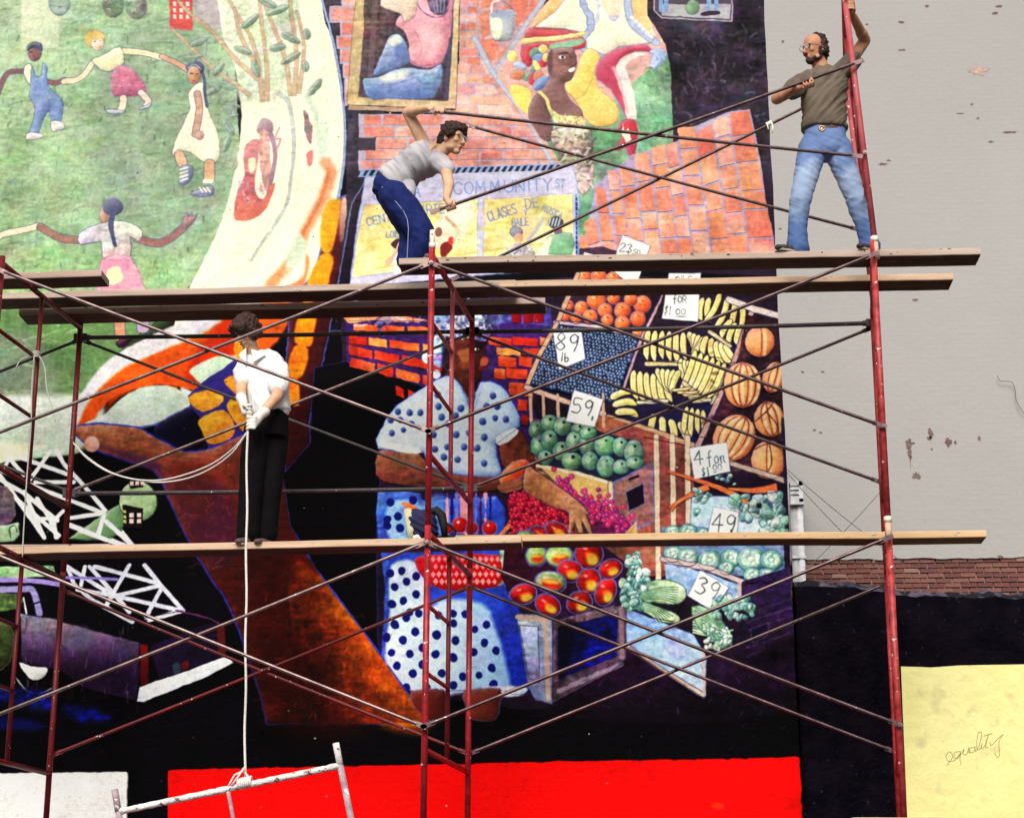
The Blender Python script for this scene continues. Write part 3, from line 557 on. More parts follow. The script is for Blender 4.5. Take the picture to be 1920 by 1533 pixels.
T('CENTRO', 686, 410, 15, LT, 2.8, -14, .72); T('ARTE', 788, 386, 17, LT, 2.8, -4, .62); T('LOISAIDAN', 724, 434, 12, LT, 2.4, -2, .62, 1.2)
T('CLASES', 912, 399, 18, LT, 3, -18, .47); T('DE', 984, 374, 18, LT, 2.6, -8, .7); T('Y', 983, 395, 9, LT, 2.2); T('BAILE', 960, 410, 14, LT, 2.4, -2, .48, 1.25); T('MUSICA', 1020, 384, 12, LT, 2.2, 24, .52)
# little dancers on the sign
P([(736,454),(746,448),(754,452),(754,470),(742,468),(732,460)], (70,48,60)); P([(746,456),(754,454),(754,476),(744,480),(730,500),(722,490),(738,474)], (216,160,140)); P([(742,478),(756,474),(758,510),(744,520),(736,500)], (240,226,226), name='painted_dancer')
L([(852,450),(860,434),(848,420),(836,408)], 7, (196,150,116)); P([(826,460),(842,452),(850,464),(838,480),(836,496),(826,480)], (120,44,46), name='painted_dancer'); E(846, 452, 7, 9, (206,60,56)); E(822, 436, 7, 9, (130,90,80)); P([(852,430),(880,410),(872,450),(850,470)], (214,214,170), soft=4, a=.7)
L([(700,505),(860,478),(1060,452)], 2, (206,176,110))
E(968, 436, 12, 10, (130,140,150), edge=(80,90,110)); E(972, 446, 9, 9, (206,160,130)); P([(952,466),(970,456),(996,462),(1002,490),(950,492)], (190,186,190), tex=.3); specks(40, 952, 460, 1000, 490, [(90,96,120),(230,230,226)], 35, 8, 2.6, .8); L([(990,450),(1006,430),(1018,410)], 8, (180,176,176))
E(1042, 418, 14, 12, (70,76,90)); [L([(1032+i*6,410),(1028+i*6,424)], 3, (190,200,200)) for i in range(4)]; E(1046, 434, 8, 9, (120,100,110)); P([(1026,446),(1044,440),(1072,438),(1072,478),(1028,476)], (124,168,132), edge=(96,130,120), sm=2, name='painted_dancer'); P([(1026,450),(1034,446),(1020,490),(998,492),(1008,470)], (240,236,196), sm=2)
# ---- market half of the mural
SH = (36, 20, 46)
P([(640,560),(1060,520),(1470,520),(1475,900),(1490,1130),(1494,1320),(1060,1330),(980,1330),(700,1290),(700,760),(640,690)], (58,42,62), (44,24,50), 90, sm=0, tex=.25, blot=.2)
P([(590,690),(650,676),(720,700),(812,730),(740,760),(715,860),(706,1000),(708,1200),(722,1320),(806,1357),(690,1196),(600,1076),(545,985),(530,890),(582,830),(585,740)], BLK, sm=0, edge=(58,66,150), ew=2, tex=.3)
# lower brick panel behind the vendor
P([(645,588),(800,592),(1040,610),(1046,640),(985,726),(1010,790),(1000,880),(900,860),(812,730),(720,702),(650,680)], (74,46,104), sm=0, tex=.2)
OB = [(204,92,52),(190,70,38),(214,116,72),(180,62,40),(216,130,80),(170,50,34)]
_r = np.random.default_rng(41)
for y0, y1, xs_ in ((588,604,[652,694,742,790,830]),(606,622,[660,712,762,815,860]),(628,646,[652,690,728,790,830]),(648,668,[652,700,752,808,850]),(668,690,[654,706,740,790,815]),(694,716,[740,762,800,812])):
    for a_, b_ in zip(xs_[:-1], xs_[1:]):
        s = .06 * (y0 - 588) / 20; P([(a_+2,y0+(a_-650)*s),(b_-3,y0+(b_-650)*s),(b_-3,y1-3+(b_-650)*s),(a_+2,y1-3+(a_-650)*s)], OB[_r.integers(6)], OB[_r.integers(6)], _r.uniform(0,360), sm=0, wob=2, tex=.16, blot=.14, name='painted_brick')
P([(646,586),(700,584),(750,590),(800,596),(800,602),(740,604),(700,600),(652,606)], (228,150,110), (214,140,116), 0, sm=2, tex=.16)
for y0, y1, xs_ in ((632,650,[915,960,1010,1034]),(652,668,[930,978,1020]),(668,690,[932,970,1000]),(690,712,[925,948,990]),(716,744,[952,1000]),(748,772,[968,990]),(776,800,[975,992])):
    for a_, b_ in zip(xs_[:-1], xs_[1:]): P([(a_+2,y0),(b_-2,y0+3),(b_-2,y1),(a_+2,y1-3)], OB[_r.integers(6)], OB[_r.integers(6)], _r.uniform(0,360), sm=0, wob=2, tex=.16, blot=.14, name='painted_brick')
P([(660,572),(800,566),(900,560),(1030,556),(1035,612),(960,604),(880,616),(800,600),(740,590)], (44,30,70), (70,66,100), 40, sm=0, tex=.3, blot=.3); specks(60, 680, 575, 960, 610, [(150,160,190),(110,120,160),(200,206,220),(40,26,60)], 42, 16, 6, .6)
for x in (958, 980, 1000): P([(x,575),(x+18,572),(x+20,604),(x+2,606)], (166,26,32), (110,10,20), 0, sm=0, name='painted_jar')
# vendor: hair, face, arms, dress
E(836, 600, 34, 24, (150,156,180), -20, tex=.4, blot=.4); E(830, 650, 22, 40, (120,126,160), 10, tex=.4, blot=.5); specks(50, 806, 590, 860, 690, [(220,224,232),(84,80,130),(180,188,206)], 44, 9, 6, .8); E(802, 670, 12, 12, (214,218,228), tex=.3); E(818, 702, 8, 8, (200,206,222))
P([(846,610),(880,604),(920,622),(912,640),(912,668),(916,682),(904,692),(902,712),(890,726),(900,770),(872,780),(838,744),(832,700),(836,650)], (108,60,48), (70,30,32), 0, edge=(60,24,40), sm=3, tex=.2, blot=.2, name='painted_vendor'); P([(858,660),(880,654),(884,672),(868,680)], (170,110,74), soft=4, a=.8); P([(886,640),(912,636),(906,656),(890,660)], (30,10,20), soft=3, a=.8); P([(902,672),(914,670),(914,684),(900,690)], (168,96,70), soft=3); E(840, 686, 7, 8, (96,50,40), edge=(230,206,120), ew=3); L([(842,660),(836,676)], 2, (196,150,110)); P([(830,640),(842,634),(842,690),(828,700)], (24,12,40), soft=4, a=.7)
E(862, 606, 46, 26, (126,130,164), -6, tex=.4, blot=.5); E(900, 622, 20, 18, (96,92,136), 10, tex=.4); specks(70, 822, 584, 912, 634, [(200,206,222),(84,80,130),(160,168,200),(230,232,240)], 45, 9, 6, .85)
L([(878,648),(892,644),(904,648)], 3.4, (34,14,22)); E(894, 655, 5, 2.6, (216,196,186)); E(895, 655, 2.2, 2.4, (20,10,16)); L([(888,662),(902,661)], 1.6, (70,34,34)); P([(896,688),(908,686),(910,692),(898,696)], (120,40,44)); L([(892,676),(886,690),(890,700)], 2, (80,36,34), a=.8); P([(846,690),(860,712),(884,726),(860,744),(842,720)], (84,42,38), soft=6, a=.7); E(872, 684, 12, 10, (164,102,72), soft=7, a=.55)
SK1, SK2 = (146,98,74), (108,62,54)
P([(708,846),(740,842),(788,850),(800,866),(860,876),(930,890),(980,896),(972,912),(900,922),(800,915),(730,906),(704,890)], SK1, SK2, 90, edge=(60,30,40), sm=2, tex=.2, blot=.15, name='painted_arm')
P([(938,812),(976,806),(998,850),(1010,880),(980,900),(940,870)], (128,76,54), (98,54,50), 0, edge=(60,30,40), sm=2, tex=.2)
DR, DD = (232,242,250), (74,104,186); DOT = (74,92,150)
P([(818,712),(850,706),(872,740),(884,766),(900,716),(940,724),(966,762),(974,800),(930,832),(940,880),(928,894),(860,890),(800,872),(794,850),(708,842),(716,800),(744,760)], DR, (180,204,236), 0, edge=(80,110,190), ew=2.5, sm=2, rim=DD, rw=8, ra=.45, tex=.05, blot=.04, name='painted_dress')
for x, y in ((746,772),(768,774),(788,774),(732,787),(750,788),(772,794),(735,812),(756,806),(820,740),(822,762),(828,782),(840,795),(854,780),(864,766),(838,838),(855,815),(870,838),(815,842),(832,857),(858,862),(908,820),(894,840),(908,868),(924,742),(912,762),(932,762),(928,784),(948,786),(905,790),(880,812),(812,815)):
    E(x, y, 6.4, 6.8, DOT, edge=(120,150,200), ew=1)
P([(712,838),(720,828),(784,840),(782,852)], (232,238,244), sm=2); P([(930,820),(966,802),(970,814),(936,836)], (228,236,246), sm=2); L([(870,734),(884,768),(882,800)], 2, (130,160,210)); L([(900,736),(890,766)], 2, (130,160,210))
P([(708,922),(740,918),(790,926),(800,940),(930,930),(948,986),(960,1080),(986,1200),(996,1290),(960,1300),(930,1290),(800,1296),(740,1286),(714,1250),(722,1100),(708,1010)], (72,100,184), (34,56,156), 90, edge=(46,56,150), sm=2, tex=.2, blot=.15, name='painted_dress')
P([(736,940),(790,944),(792,1010),(740,1016),(722,980)], (170,198,232), (90,130,206), 0, soft=6, tex=.15); P([(796,940),(840,930),(842,1010),(800,1020)], (140,170,220), (80,110,196), 0, soft=10, a=.8, tex=.2); P([(812,1104),(900,1108),(940,1120),(930,1150),(820,1140)], (60,90,190), soft=10, a=.7)
P([(734,1060),(790,1064),(800,1180),(806,1290),(746,1284),(722,1250),(730,1150)], (206,222,238), (190,210,236), 0, soft=5, tex=.08); P([(806,1140),(900,1130),(930,1180),(956,1296),(900,1292),(806,1294)], (210,226,240), (130,164,222), 0, soft=8, tex=.08)
for x, y in ((732,942),(774,938),(726,974),(746,968),(750,990),(726,985),(753,1070),(732,1075),(780,1080),(740,1100),(762,1090),(780,1114),(756,1126),(735,1132),(768,1148),(740,1170),(762,1158),(785,1150),(724,1195),(778,1184),(756,1200),(792,1214),(734,1224),(768,1226),(744,1248),(774,1262),(792,1245),(822,1153),(850,1150),(872,1152),(818,1190),(850,1168),(912,1170),(854,1200),(890,1180),(816,1226),(850,1232),(908,1205),(888,1222),(930,1220),(828,1262),(868,1268),(898,1266),(922,1252),(762,1288),(800,1288),(850,1284),(925,1282),(818,1298)):
    E(x, y, 7.4, 8, (24,30,112), wob=1.5)
P([(600,1078),(690,1196),(804,1354),(640,1357),(560,1357),(540,1100)], (74,22,14), (166,88,24), gp=(600,1290,712,1210), sm=0, soft=3, tex=.2, blot=.2); L([(600,1076),(690,1195),(806,1357)], 3.4, (74,84,170), sm=0); specks(120, 560, 1120, 740, 1350, [(150,80,50),(110,44,26),(56,14,8),(196,120,60)], 15, 9, 2.4, .4)
P([(880,1290),(960,1286),(990,1290),(970,1304),(900,1300)], (196,206,226), soft=3, tex=.2)
P([(770,1296),(832,1292),(836,1320),(828,1350),(806,1352),(780,1330)], (126,58,40), (84,30,30), 0, edge=(120,110,150), sm=2, name='painted_leg'); P([(870,1294),(938,1290),(936,1320),(928,1348),(882,1348),(872,1320)], (138,76,56), (90,36,34), 0, edge=(130,116,150), sm=2, name='painted_leg')
# produce in her hand, basket
P([(938,890),(960,866),(986,862),(992,880),(970,900),(940,906)], (206,60,44), (226,150,80), 180, edge=(150,130,180), sm=3, name='painted_mango'); P([(930,912),(960,902),(996,896),(990,910),(950,924)], SK1, sm=2)
P([(752,944),(766,942),(790,958),(780,966)], (214,120,70), sm=2)
for i in range(10): L([(838+i*9,926),(838+i*9,1000)], 5, [(222,150,160),(40,30,110),(120,120,190),(90,30,80)][i%4], wob=2)
P([(862,924),(874,926),(874,1000),(862,1000)], (226,140,140), sm=0)
P([(776,1050),(810,1040),(940,1040),(944,1090),(920,1102),(860,1108),(806,1096)], (196,26,40), (160,10,24), 90, edge=(120,90,150), sm=2, tex=.14, name='painted_basket')
for j in range(4):
    for i in range(12):
        x, y = 812 + i * 11 + (j % 2) * 5, 1048 + j * 14
        if 806 < x < 938: P([(x,y-6),(x+4.5,y),(x,y+6),(x-4.5,y)], (244,140,140), sm=0, wob=1.2)
for x, y, r_ in ((862,984,15),(884,990,12),(918,990,14),(840,990,10)): E(x, y, r_, r_, (196,20,24), edge=(150,120,180), rim=(110,6,20), rw=5, name='painted_tomato'); E(x-3, y-5, 2.6, 2.6, (246,190,170))
for p_, w_ in (([(986,945),(950,990),(930,1010)], 15), ([(978,960),(960,1000)], 12), ([(996,960),(975,1005)], 12)): L(p_, w_, (224,120,70), w2=3, edge=(130,90,120), ew=1.2, name='painted_carrot')
P([(940,1020),(980,1026),(990,1060),(978,1090),(948,1100),(940,1060)], (150,184,166), tex=.4, blot=.4, soft=2); specks(90, 942, 1026, 996, 1100, [(206,226,206),(90,130,120),(180,210,190),(70,90,130)], 50, 7, 4, .9)
# ---- fruit boxes
P([(1082,508),(1046,604),(1200,632),(1222,540),(1226,520)], (72,50,66), sm=0)
ORG = (226,116,70)
for x, y, r_ in ((1094,520,14),(1122,518,15),(1150,522,14),(1106,542,14),(1134,540,16),(1160,540,15),(1190,536,14),(1066,572,9),(1090,578,13),(1118,564,18),(1134,582,14),(1166,582,16),(1204,571,17),(1060,594,9),(1080,596,11),(1106,594,14),(1138,600,12),(1166,606,14),(1196,598,15),(1182,562,13),(1150,560,12),(1196,626,11)):
    E(x, y, r_, r_, ORG, c2=(236,150,104), ang=-120, edge=(140,120,150), ew=2, rim=(180,70,50), rw=5, tex=.1, name='painted_orange'); L([(x-1,y-r_*.4),(x+2,y-r_*.3)], 2, (160,70,50)); E(x-r_*.3, y-r_*.35, r_*.2, r_*.16, (246,196,150), a=.7)
TAN, TN2 = (196,160,128), (166,130,120)
L([(1083,515),(1046,602)], 9, TAN, sm=0, edge=(90,70,110)); L([(1040,604),(1120,612),(1200,634)], 6, (196,176,178), sm=0, edge=(80,70,110))
P([(1046,612),(1120,616),(1200,636),(1164,744),(1120,768),(988,722)], (32,34,58), sm=0)
_r = np.random.default_rng(61); pts_ = []
Qg = np.array([(1046,614),(1198,636),(1150,756),(992,722)], float)
for j in range(21):
    for i in range(24):
        u, v = (i + .5 * (j % 2) + _r.uniform(-.25, .25)) / 24, (j + _r.uniform(-.25, .25)) / 21
        x, y = quadpt(Qg, u, v); g = _r.uniform(.7, 1.15); E(x, y, 4.4, 4.4, np.clip(np.array((84,104,134)) * g, 0, 255), n=8, sm=0, edge=(30,34,60), ew=1, wob=.7, tex=0); E(x-1.2, y-1.4, 1.4, 1.4, (196,206,220), n=6, sm=0, wob=0, tex=0, a=.85)
SHEETS.append(('painted_grapes', to_wall(Qg)))
L([(1044,606),(1012,664),(986,726)], 8, TAN, sm=0, edge=(90,70,110)); L([(986,726),(1060,752),(1132,776)], 9, (206,170,150), sm=0, edge=(90,70,110)); L([(1244,556),(1204,634),(1164,748)], 9, (176,146,146), sm=0, edge=(80,70,120))
# bananas
P([(1250,540),(1386,546),(1420,580),(1382,700),(1310,836),(1140,780),(1170,730),(1206,634)], (58,42,56), (44,40,84), 60, sm=0, tex=.2)
def banana(x, y, l, an, b=.18, w=14):
    t = np.radians(an); u = np.array([np.cos(t), np.sin(t)]); v = np.array([-u[1], u[0]]); o = np.array([x, y])
    p = [o, o + u * l * .35 + v * l * b * .8, o + u * l * .7 + v * l * b, o + u * l]
    c_ = smooth(np.array(p), 4, False); m_ = len(c_); f_ = np.linspace(0, 1, m_); hw_ = (w * .5 * np.clip(np.minimum(f_ * 5 + .28, (1 - f_) * 3.2 + .16), 0, 1))[:, None]
    tg = np.gradient(c_, axis=0); tg /= np.linalg.norm(tg, axis=1)[:, None]; nn = np.stack([-tg[:, 1], tg[:, 0]], 1)
    P(np.concatenate([c_ + nn * hw_, (c_ - nn * hw_)[::-1]]), (244,232,172), (226,204,122), 0, edge=(58,52,66), ew=2.2, sm=0, tex=.08, rel=4, wob=.5)
    L(c_[2:-3] + nn[2:-3] * w * .13, 1.5, (186,160,92), a=.7, wob=.4, sm=0)
def bunch(x, y, n, dx, dy, l, a0, a1, b=.12, w=12):
    pts = []
    for i in range(n):
        f = i / max(1, n - 1); banana(x + dx * i, y + dy * i, l * (1 + .08 * np.sin(i * 2.1)), a0 + (a1 - a0) * f, b, w); pts.append((x + dx * i, y + dy * i))
    a_ = np.radians(a0); c_ = np.radians(a1); e0 = (x + l * np.cos(a_), y + l * np.sin(a_)); e1 = (pts[-1][0] + l * np.cos(c_), pts[-1][1] + l * np.sin(c_))
    SHEETS.append(('painted_banana_bunch', to_wall(np.array([pts[0], pts[-1], e1, e0], float))))
bunch(1318, 558, 2, 12, 0, 44, 92, 88); bunch(1350, 548, 4, 14, 8, 62, 120, 102, -.1); bunch(1372, 600, 3, 8, 6, 40, 118, 96)
bunch(1216, 618, 6, 13, 1, 58, 92, 84, .06); bunch(1290, 622, 4, 10, 3, 40, 80, 130, -.1); bunch(1326, 630, 3, 9, 4, 36, 100, 70); bunch(1342, 640, 3, 8, 2, 44, 70, 50)
L([(1212,682),(1272,682)], 8, (206,186,140), edge=(80,74,90)); L([(1330,622),(1368,648)], 7, (206,186,150), edge=(80,74,90))
bunch(1276, 672, 3, 6, 2, 48, 70, 50, .12); bunch(1304, 656, 7, 11, 5, 82, 112, 118, -.06, 13)
bunch(1188, 694, 6, 12, 2, 56, 82, 76, .08, 13); bunch(1230, 690, 5, 11, 1, 44, 60, 110, .05)
L([(1282,718),(1306,740)], 8, (196,176,140), edge=(80,74,90)); bunch(1258, 732, 4, 10, 4, 40, -10, 10, .06, 7); L([(1196,754),(1250,752)], 6, (222,214,180), edge=(80,74,90)); L([(1300,752),(1330,750)], 6, (206,190,150), edge=(80,74,90))
for i in range(3): banana(1144 + i * 4, 748 + i * 13, 46, -14 + i * 12, -.14, 14)
SHEETS.append(('painted_banana_bunch', to_wall(np.array([(1136,752),(1186,730),(1192,776),(1140,784)], float))))
bunch(1224, 776, 4, 16, 5, 46, 112, 72, -.12, 14); bunch(1288, 762, 4, 10, 2, 52, 96, 84, .04, 11)
L([(1140,782),(1220,806),(1306,838)], 9, TAN, sm=0, edge=(80,70,100)); L([(1410,580),(1372,690),(1308,836)], 9, (186,150,140), sm=0, edge=(70,66,110)); L([(1366,562),(1410,578),(1460,592)], 12, (206,190,178), sm=0, edge=(90,80,110))
# gourds
P([(1398,590),(1470,600),(1476,900),(1312,850),(1380,690)], (70,44,52), sm=0, tex=.3, blot=.3); specks(60, 1330, 640, 1468, 880, [(110,70,70),(120,100,80),(50,24,46)], 63, 12, 8, .5)
def gourd(cx, cy, rx, ry, ribs, rot=0):
    E(cx, cy, rx, ry, (242,186,142), rot, c2=(220,142,98), ang=60, edge=(58,46,84), ew=3.4, rim=(182,102,72), rw=8, ra=.75, tex=.07, rel=12, name='painted_pumpkin')
    r_ = np.radians(rot); c_, s_ = np.cos(r_), np.sin(r_)
    for k in ribs:
        pts = [(k * rx * np.cos(t) * .96, ry * np.sin(t) * .93) for t in np.linspace(-1.5, 1.5, 7)]
        pts = [(cx + a_ * c_ - b_ * s_, cy + a_ * s_ + b_ * c_) for a_, b_ in pts]
        L(pts, 5, (190,112,78), a=.35, soft=4); L(pts, 1.9, (104,56,50), a=.85); L([(a_ + 6, b_) for a_, b_ in pts[1:-1]], 5, (250,212,172), a=.7, soft=4)
gourd(1424, 641, 29, 30, (.15,)); gourd(1392, 722, 36, 44, (-.6, -.2, .3, .7)); gourd(1450, 708, 22, 30, (-.4, .2), 15); gourd(1376, 821, 40, 46, (-.7, -.3, .15, .55), 28); gourd(1442, 786, 30, 34, (-.5, .0, .5), -12); gourd(1440, 862, 34, 37, (-.1,), 0)
L([(1408,846),(1442,832),(1474,850)], 2.4, (110,60,50)); L([(1442,832),(1446,870),(1430,896)], 2.4, (110,60,50)); L([(1452,752),(1436,772),(1416,790)], 2.4, (116,62,50)); L([(1436,772),(1456,796),(1460,816)], 2.4, (116,62,50))
L([(1370,868),(1420,884),(1474,902)], 9, (196,170,150), sm=0, edge=(80,70,110))
# green fruit box
P([(996,786),(1140,780),(1300,840),(1300,1080),(1150,1080),(1040,990),(1004,880)], (146,98,78), (132,84,80), 0, sm=0, tex=.2, blot=.2)
for x in (994, 1018, 1045, 1075, 1105, 1130): L([(x,740),(x+2,800)], 6, (196,160,140), sm=0)
P([(1000,800),(1060,790),(1204,830),(1204,874),(1150,908),(1008,872)], (50,54,76), sm=0)
GR = (112,146,120)
for x, y, rx, ry in ((1005,806,13,16),(1030,794,15,15),(1055,800,15,16),(1085,806,13,13),(1010,836,14,18),(1030,826,14,18),(1052,846,14,17),(1076,828,14,18),(1100,836,13,18),(1102,812,14,12),(1134,836,19,20),(1163,838,14,17),(1188,848,17,22),(1072,865,18,15),(1106,864,14,17),(1136,874,16,20),(1164,876,14,13),(1190,868,15,11),(1022,858,12,12)):
    E(x, y, rx + 2, ry + 1.5, GR, c2=(150,184,150), ang=-140, edge=(70,98,124), ew=2, rim=(78,112,104), rw=5, tex=.14, blot=.1, name='painted_mango'); E(x-rx*.3, y-ry*.2, rx*.32, ry*.4, (196,216,184), a=.6, soft=3); E(x+2, y-ry*.5, 2.2, 2.2, (40,56,60))
P([(1008,872),(1080,884),(1148,906),(1148,962),(1120,950),(1060,920)], (212,176,120), (206,164,112), 0, sm=0, edge=(120,90,90)); L([(1008,873),(1080,886),(1146,906)], 7, (232,206,170), sm=0); L([(1144,906),(1146,962)], 8, (232,206,160), sm=0, edge=(120,100,120))
P([(1150,904),(1222,868),(1226,975),(1196,990),(1152,968)], (156,120,116), (140,100,100), 90, sm=0, edge=(120,130,190), ew=4, tex=.2); P([(1173,922),(1206,906),(1208,944),(1179,957)], (42,16,44), sm=0, edge=(110,124,186), ew=2); L([(1180,898),(1196,892)], 5, (40,26,60))
for x in (1232, 1262, 1290): L([(x-2,818),(x,960),(x+2,1086)], 10, (224,194,164), sm=0, edge=(110,80,90), ew=1)
# small red berries
P([(950,936),(985,915),(1070,960),(1080,1006),(960,1006)], (120,20,60), sm=0, tex=.3); P([(1040,905),(1075,925),(1130,945),(1196,990),(1180,1006),(1100,1006),(1080,960)], (110,40,90), sm=0, tex=.3)
_r = np.random.default_rng(71)
for i in range(300):
    x = _r.uniform(956, 1074); y = _r.uniform(918, 1006)
    if y < 912 + max(0, abs(x - 985)) * .45: continue
    E(x, y, 4, 4, [(206,40,70),(226,70,90),(180,24,60),(214,50,60)][_r.integers(4)], n=7, sm=0, wob=.6, edge=(110,20,70), ew=1); E(x-1, y-1.4, 1.2, 1.2, (250,190,190), n=5, sm=0, wob=0, a=.7)
for i in range(170):
    u = _r.random(); x = 1040 + u * 140 + _r.normal(0, 8); y = 908 + u * 78 + _r.normal(0, 12)
    if y > 1004: continue
    E(x, y, 5, 5, [(176,60,110),(196,80,120),(150,50,110),(206,60,90)][_r.integers(4)], n=8, sm=0, wob=.6, edge=(110,50,120), ew=1); E(x-1.4, y-1.6, 1.4, 1.4, (232,190,214), n=5, sm=0, wob=0, a=.7)
SHEETS.append(('painted_berries', to_wall(np.array([(955,945),(985,915),(1070,960),(1075,1004),(960,1004)], float)))); SHEETS.append(('painted_berries', to_wall(np.array([(1040,908),(1075,920),(1190,985),(1176,1004),(1100,1004),(1084,960)], float))))
P([(1168,1004),(1194,974),(1196,1008)], (206,164,110), sm=0, edge=(110,120,180))
P([(986,872),(1006,884),(1060,920),(1090,944),(1106,966),(1100,966),(1112,1000),(1104,1004),(1090,976),(1096,1010),(1088,1012),(1078,980),(1072,1000),(1064,1000),(1066,962),(1040,952),(1000,932),(980,916)], (150,102,74), (186,140,110), 0, edge=(70,50,90), sm=2, tex=.14, name='painted_arm')
# mangoes
P([(950,1000),(1100,1000),(1180,1060),(1150,1150),(1060,1165),(960,1130),(940,1080)], (70,16,40), (60,24,70), 60, sm=0, tex=.3)
for x, y, rx, ry, an, f in ((1012,1002,20,14,20,0),(1044,995,22,14,30,0),(985,1010,18,14,0,1),(1006,1042,19,18,0,1),(1048,1042,25,20,0,1),(1104,1038,25,26,20,0),(1144,1066,21,16,-24,0),(1068,1070,23,19,10,0),(1104,1089,21,23,10,0),(1135,1109,18,25,24,0),(1032,1090,28,19,10,1),(981,1113,24,17,-10,0),(1027,1134,24,18,34,0),(1086,1129,23,19,-20,0)):
    E(x, y, rx + 3, ry + 3, (112,118,172), an, a=.85); E(x, y, rx, ry, (178,20,18) if f == 0 else (146,172,104), an, c2=(150,16,24) if f == 0 else (186,190,120), ang=30, rim=(96,8,20) if f == 0 else (90,116,84), rw=5, tex=.16, blot=.2, rel=10, name='painted_mango')
    if f: E(x+2, y+ry*.3, rx*.62, ry*.45, (196,46,28), an, soft=6, a=.85); E(x, y+ry*.05, rx*.5, ry*.16, (232,196,80), an, soft=4, a=.8)
    else: E(x+rx*.25, y+ry*.4, rx*.5, ry*.42, (196,190,84), an, soft=6, a=.85); E(x+rx*.05, y+ry*.1, rx*.4, ry*.2, (226,130,50), an, soft=5, a=.7)
    E(x-rx*.3, y-ry*.4, rx*.2, ry*.12, (246,190,170), an, soft=2.5, a=.6)
# carrots, greens
for p_, w_ in (([(1418,962),(1380,930),(1330,908),(1252,884)], 17), ([(1328,912),(1290,930),(1254,952)], 14), ([(1456,914),(1410,920),(1364,916)], 16), ([(1300,925),(1270,942),(1258,958)], 8)): L(p_, w_, (230,126,76), w2=4, edge=(126,84,110), ew=1.4, tex=.14, name='painted_carrot')
_r = np.random.default_rng(81)
def leafy(x0, y0, x1, y1, n, cs, rr=9):
    for i in range(n): x, y = _r.uniform(x0, x1), _r.uniform(y0, y1); E(x, y, rr * _r.uniform(.5, 1.2), rr * _r.uniform(.4, .9), cs[_r.integers(len(cs))], _r.uniform(0, 180), edge=(70,100,120), ew=1.2, wob=2.2, tex=.2)
GC = [(140,178,160),(180,208,184),(110,148,140),(160,196,180),(206,224,206)]
P([(1296,930),(1366,930),(1420,958),(1444,990),(1444,1008),(1292,1008)], (178,206,232), (206,224,240), 0, sm=0, edge=(110,140,180), tex=.12)
leafy(1300, 920, 1330, 960, 12, GC, 8); leafy(1376, 928, 1466, 972, 46, GC + [(90,120,150),(96,134,130)], 13); leafy(1426, 950, 1474, 1008, 34, GC + [(90,126,140)], 12)
leafy(1345, 880, 1380, 910, 12, GC + [(90,110,150)], 6)
P([(1240,990),(1300,985),(1470,1010),(1470,1090),(1250,1060)], (120,140,170), sm=0, tex=.2)
for x, y, r_ in ((1262,998,15),(1290,996,17),(1318,1002,13),(1262,1038,17),(1290,1044,19),(1330,1050,21),(1370,1046,19),(1362,1064,14),(1408,1048,25),(1446,1050,21),(1410,1078,16),(1438,1078,15)):
    E(x, y, r_ * 1.05, r_ * .9, (120,158,146), edge=(70,110,124), ew=2, rim=(90,130,130), rw=4, tex=.16, name='painted_cabbage')
    for q_ in range(7): a_ = q_ * 2.4 + x; E(x + r_ * .5 * np.cos(a_), y + r_ * .42 * np.sin(a_), r_ * .42, r_ * .26, (206,228,206) if q_ % 2 else (176,208,186), np.degrees(a_) + 80, edge=(104,148,142), ew=1.4, tex=.14)
    E(x, y, r_ * .24, r_ * .2, (222,236,214), edge=(110,150,140), ew=1.2)
L([(1242,1048),(1330,1066),(1396,1092)], 9, (200,178,168), sm=0, edge=(90,90,140)); P([(1244,1056),(1330,1074),(1386,1096),(1380,1130),(1300,1120),(1250,1100)], (150,176,216), sm=0, tex=.15); L([(1386,1092),(1386,1140)], 8, (190,170,170), sm=0)
P([(1390,1090),(1490,1060),(1494,1230),(1400,1240)], (64,44,84), (44,20,56), 90, sm=0, tex=.35); [L([(1400,1150+i*16),(1490,1120+i*16)], 4, (96,76,110), a=.6, wob=2) for i in range(6)]; P([(1408,1180),(1440,1166),(1440,1190),(1412,1206)], (30,14,60), sm=0, edge=(96,80,110))
# price cards
def card(p, c=(254,252,238)): P(p, c, sm=0, edge=(120,124,150), ew=2, tex=.015, blot=.015, wob=.8, name='painted_price_card')
IK = (84,88,92)
card([(1095,473),(1128,482),(1122,500),(1084,500)]); card([(1166,441),(1219,461),(1196,528),(1178,532),(1146,506)]); T('23', 1164, 456, 16, IK, 1.8, 10, .7); L([(1178,470),(1176,492),(1180,500)], 1.6, IK); T('.50', 1186, 468, 9, IK, 1.5, 8, .7)
card([(1254,513),(1314,512),(1308,604),(1240,598)]); T('2', 1266, 520, 12, IK, 2, 0, .8); T('lbS', 1276, 518, 13, IK, 1.8, 0, .6); T('fOR', 1262, 556, 12, IK, 1.8, 0, .66); T('$1', 1247, 574, 15, IK, 1.7, 8, .5); T('00', 1267, 580, 10, IK, 1.8, 0, .9); L([(1267,594),(1286,594)], 1.6, IK)
card([(1035,620),(1090,617),(1097,674),(1078,682),(1048,694)]); T('89', 1044, 624, 32, (78,84,96), 2.6, 6, .68); T('lb', 1052, 662, 15, (78,84,96), 2, 6, .8); T('c', 1082, 628, 9, IK, 1.5)
card([(1076,731),(1131,749),(1115,801),(1061,790)]); T('59', 1076, 746, 28, (78,84,96), 2.4, 10, .7); T('c', 1110, 778, 10, IK, 1.6, 10)
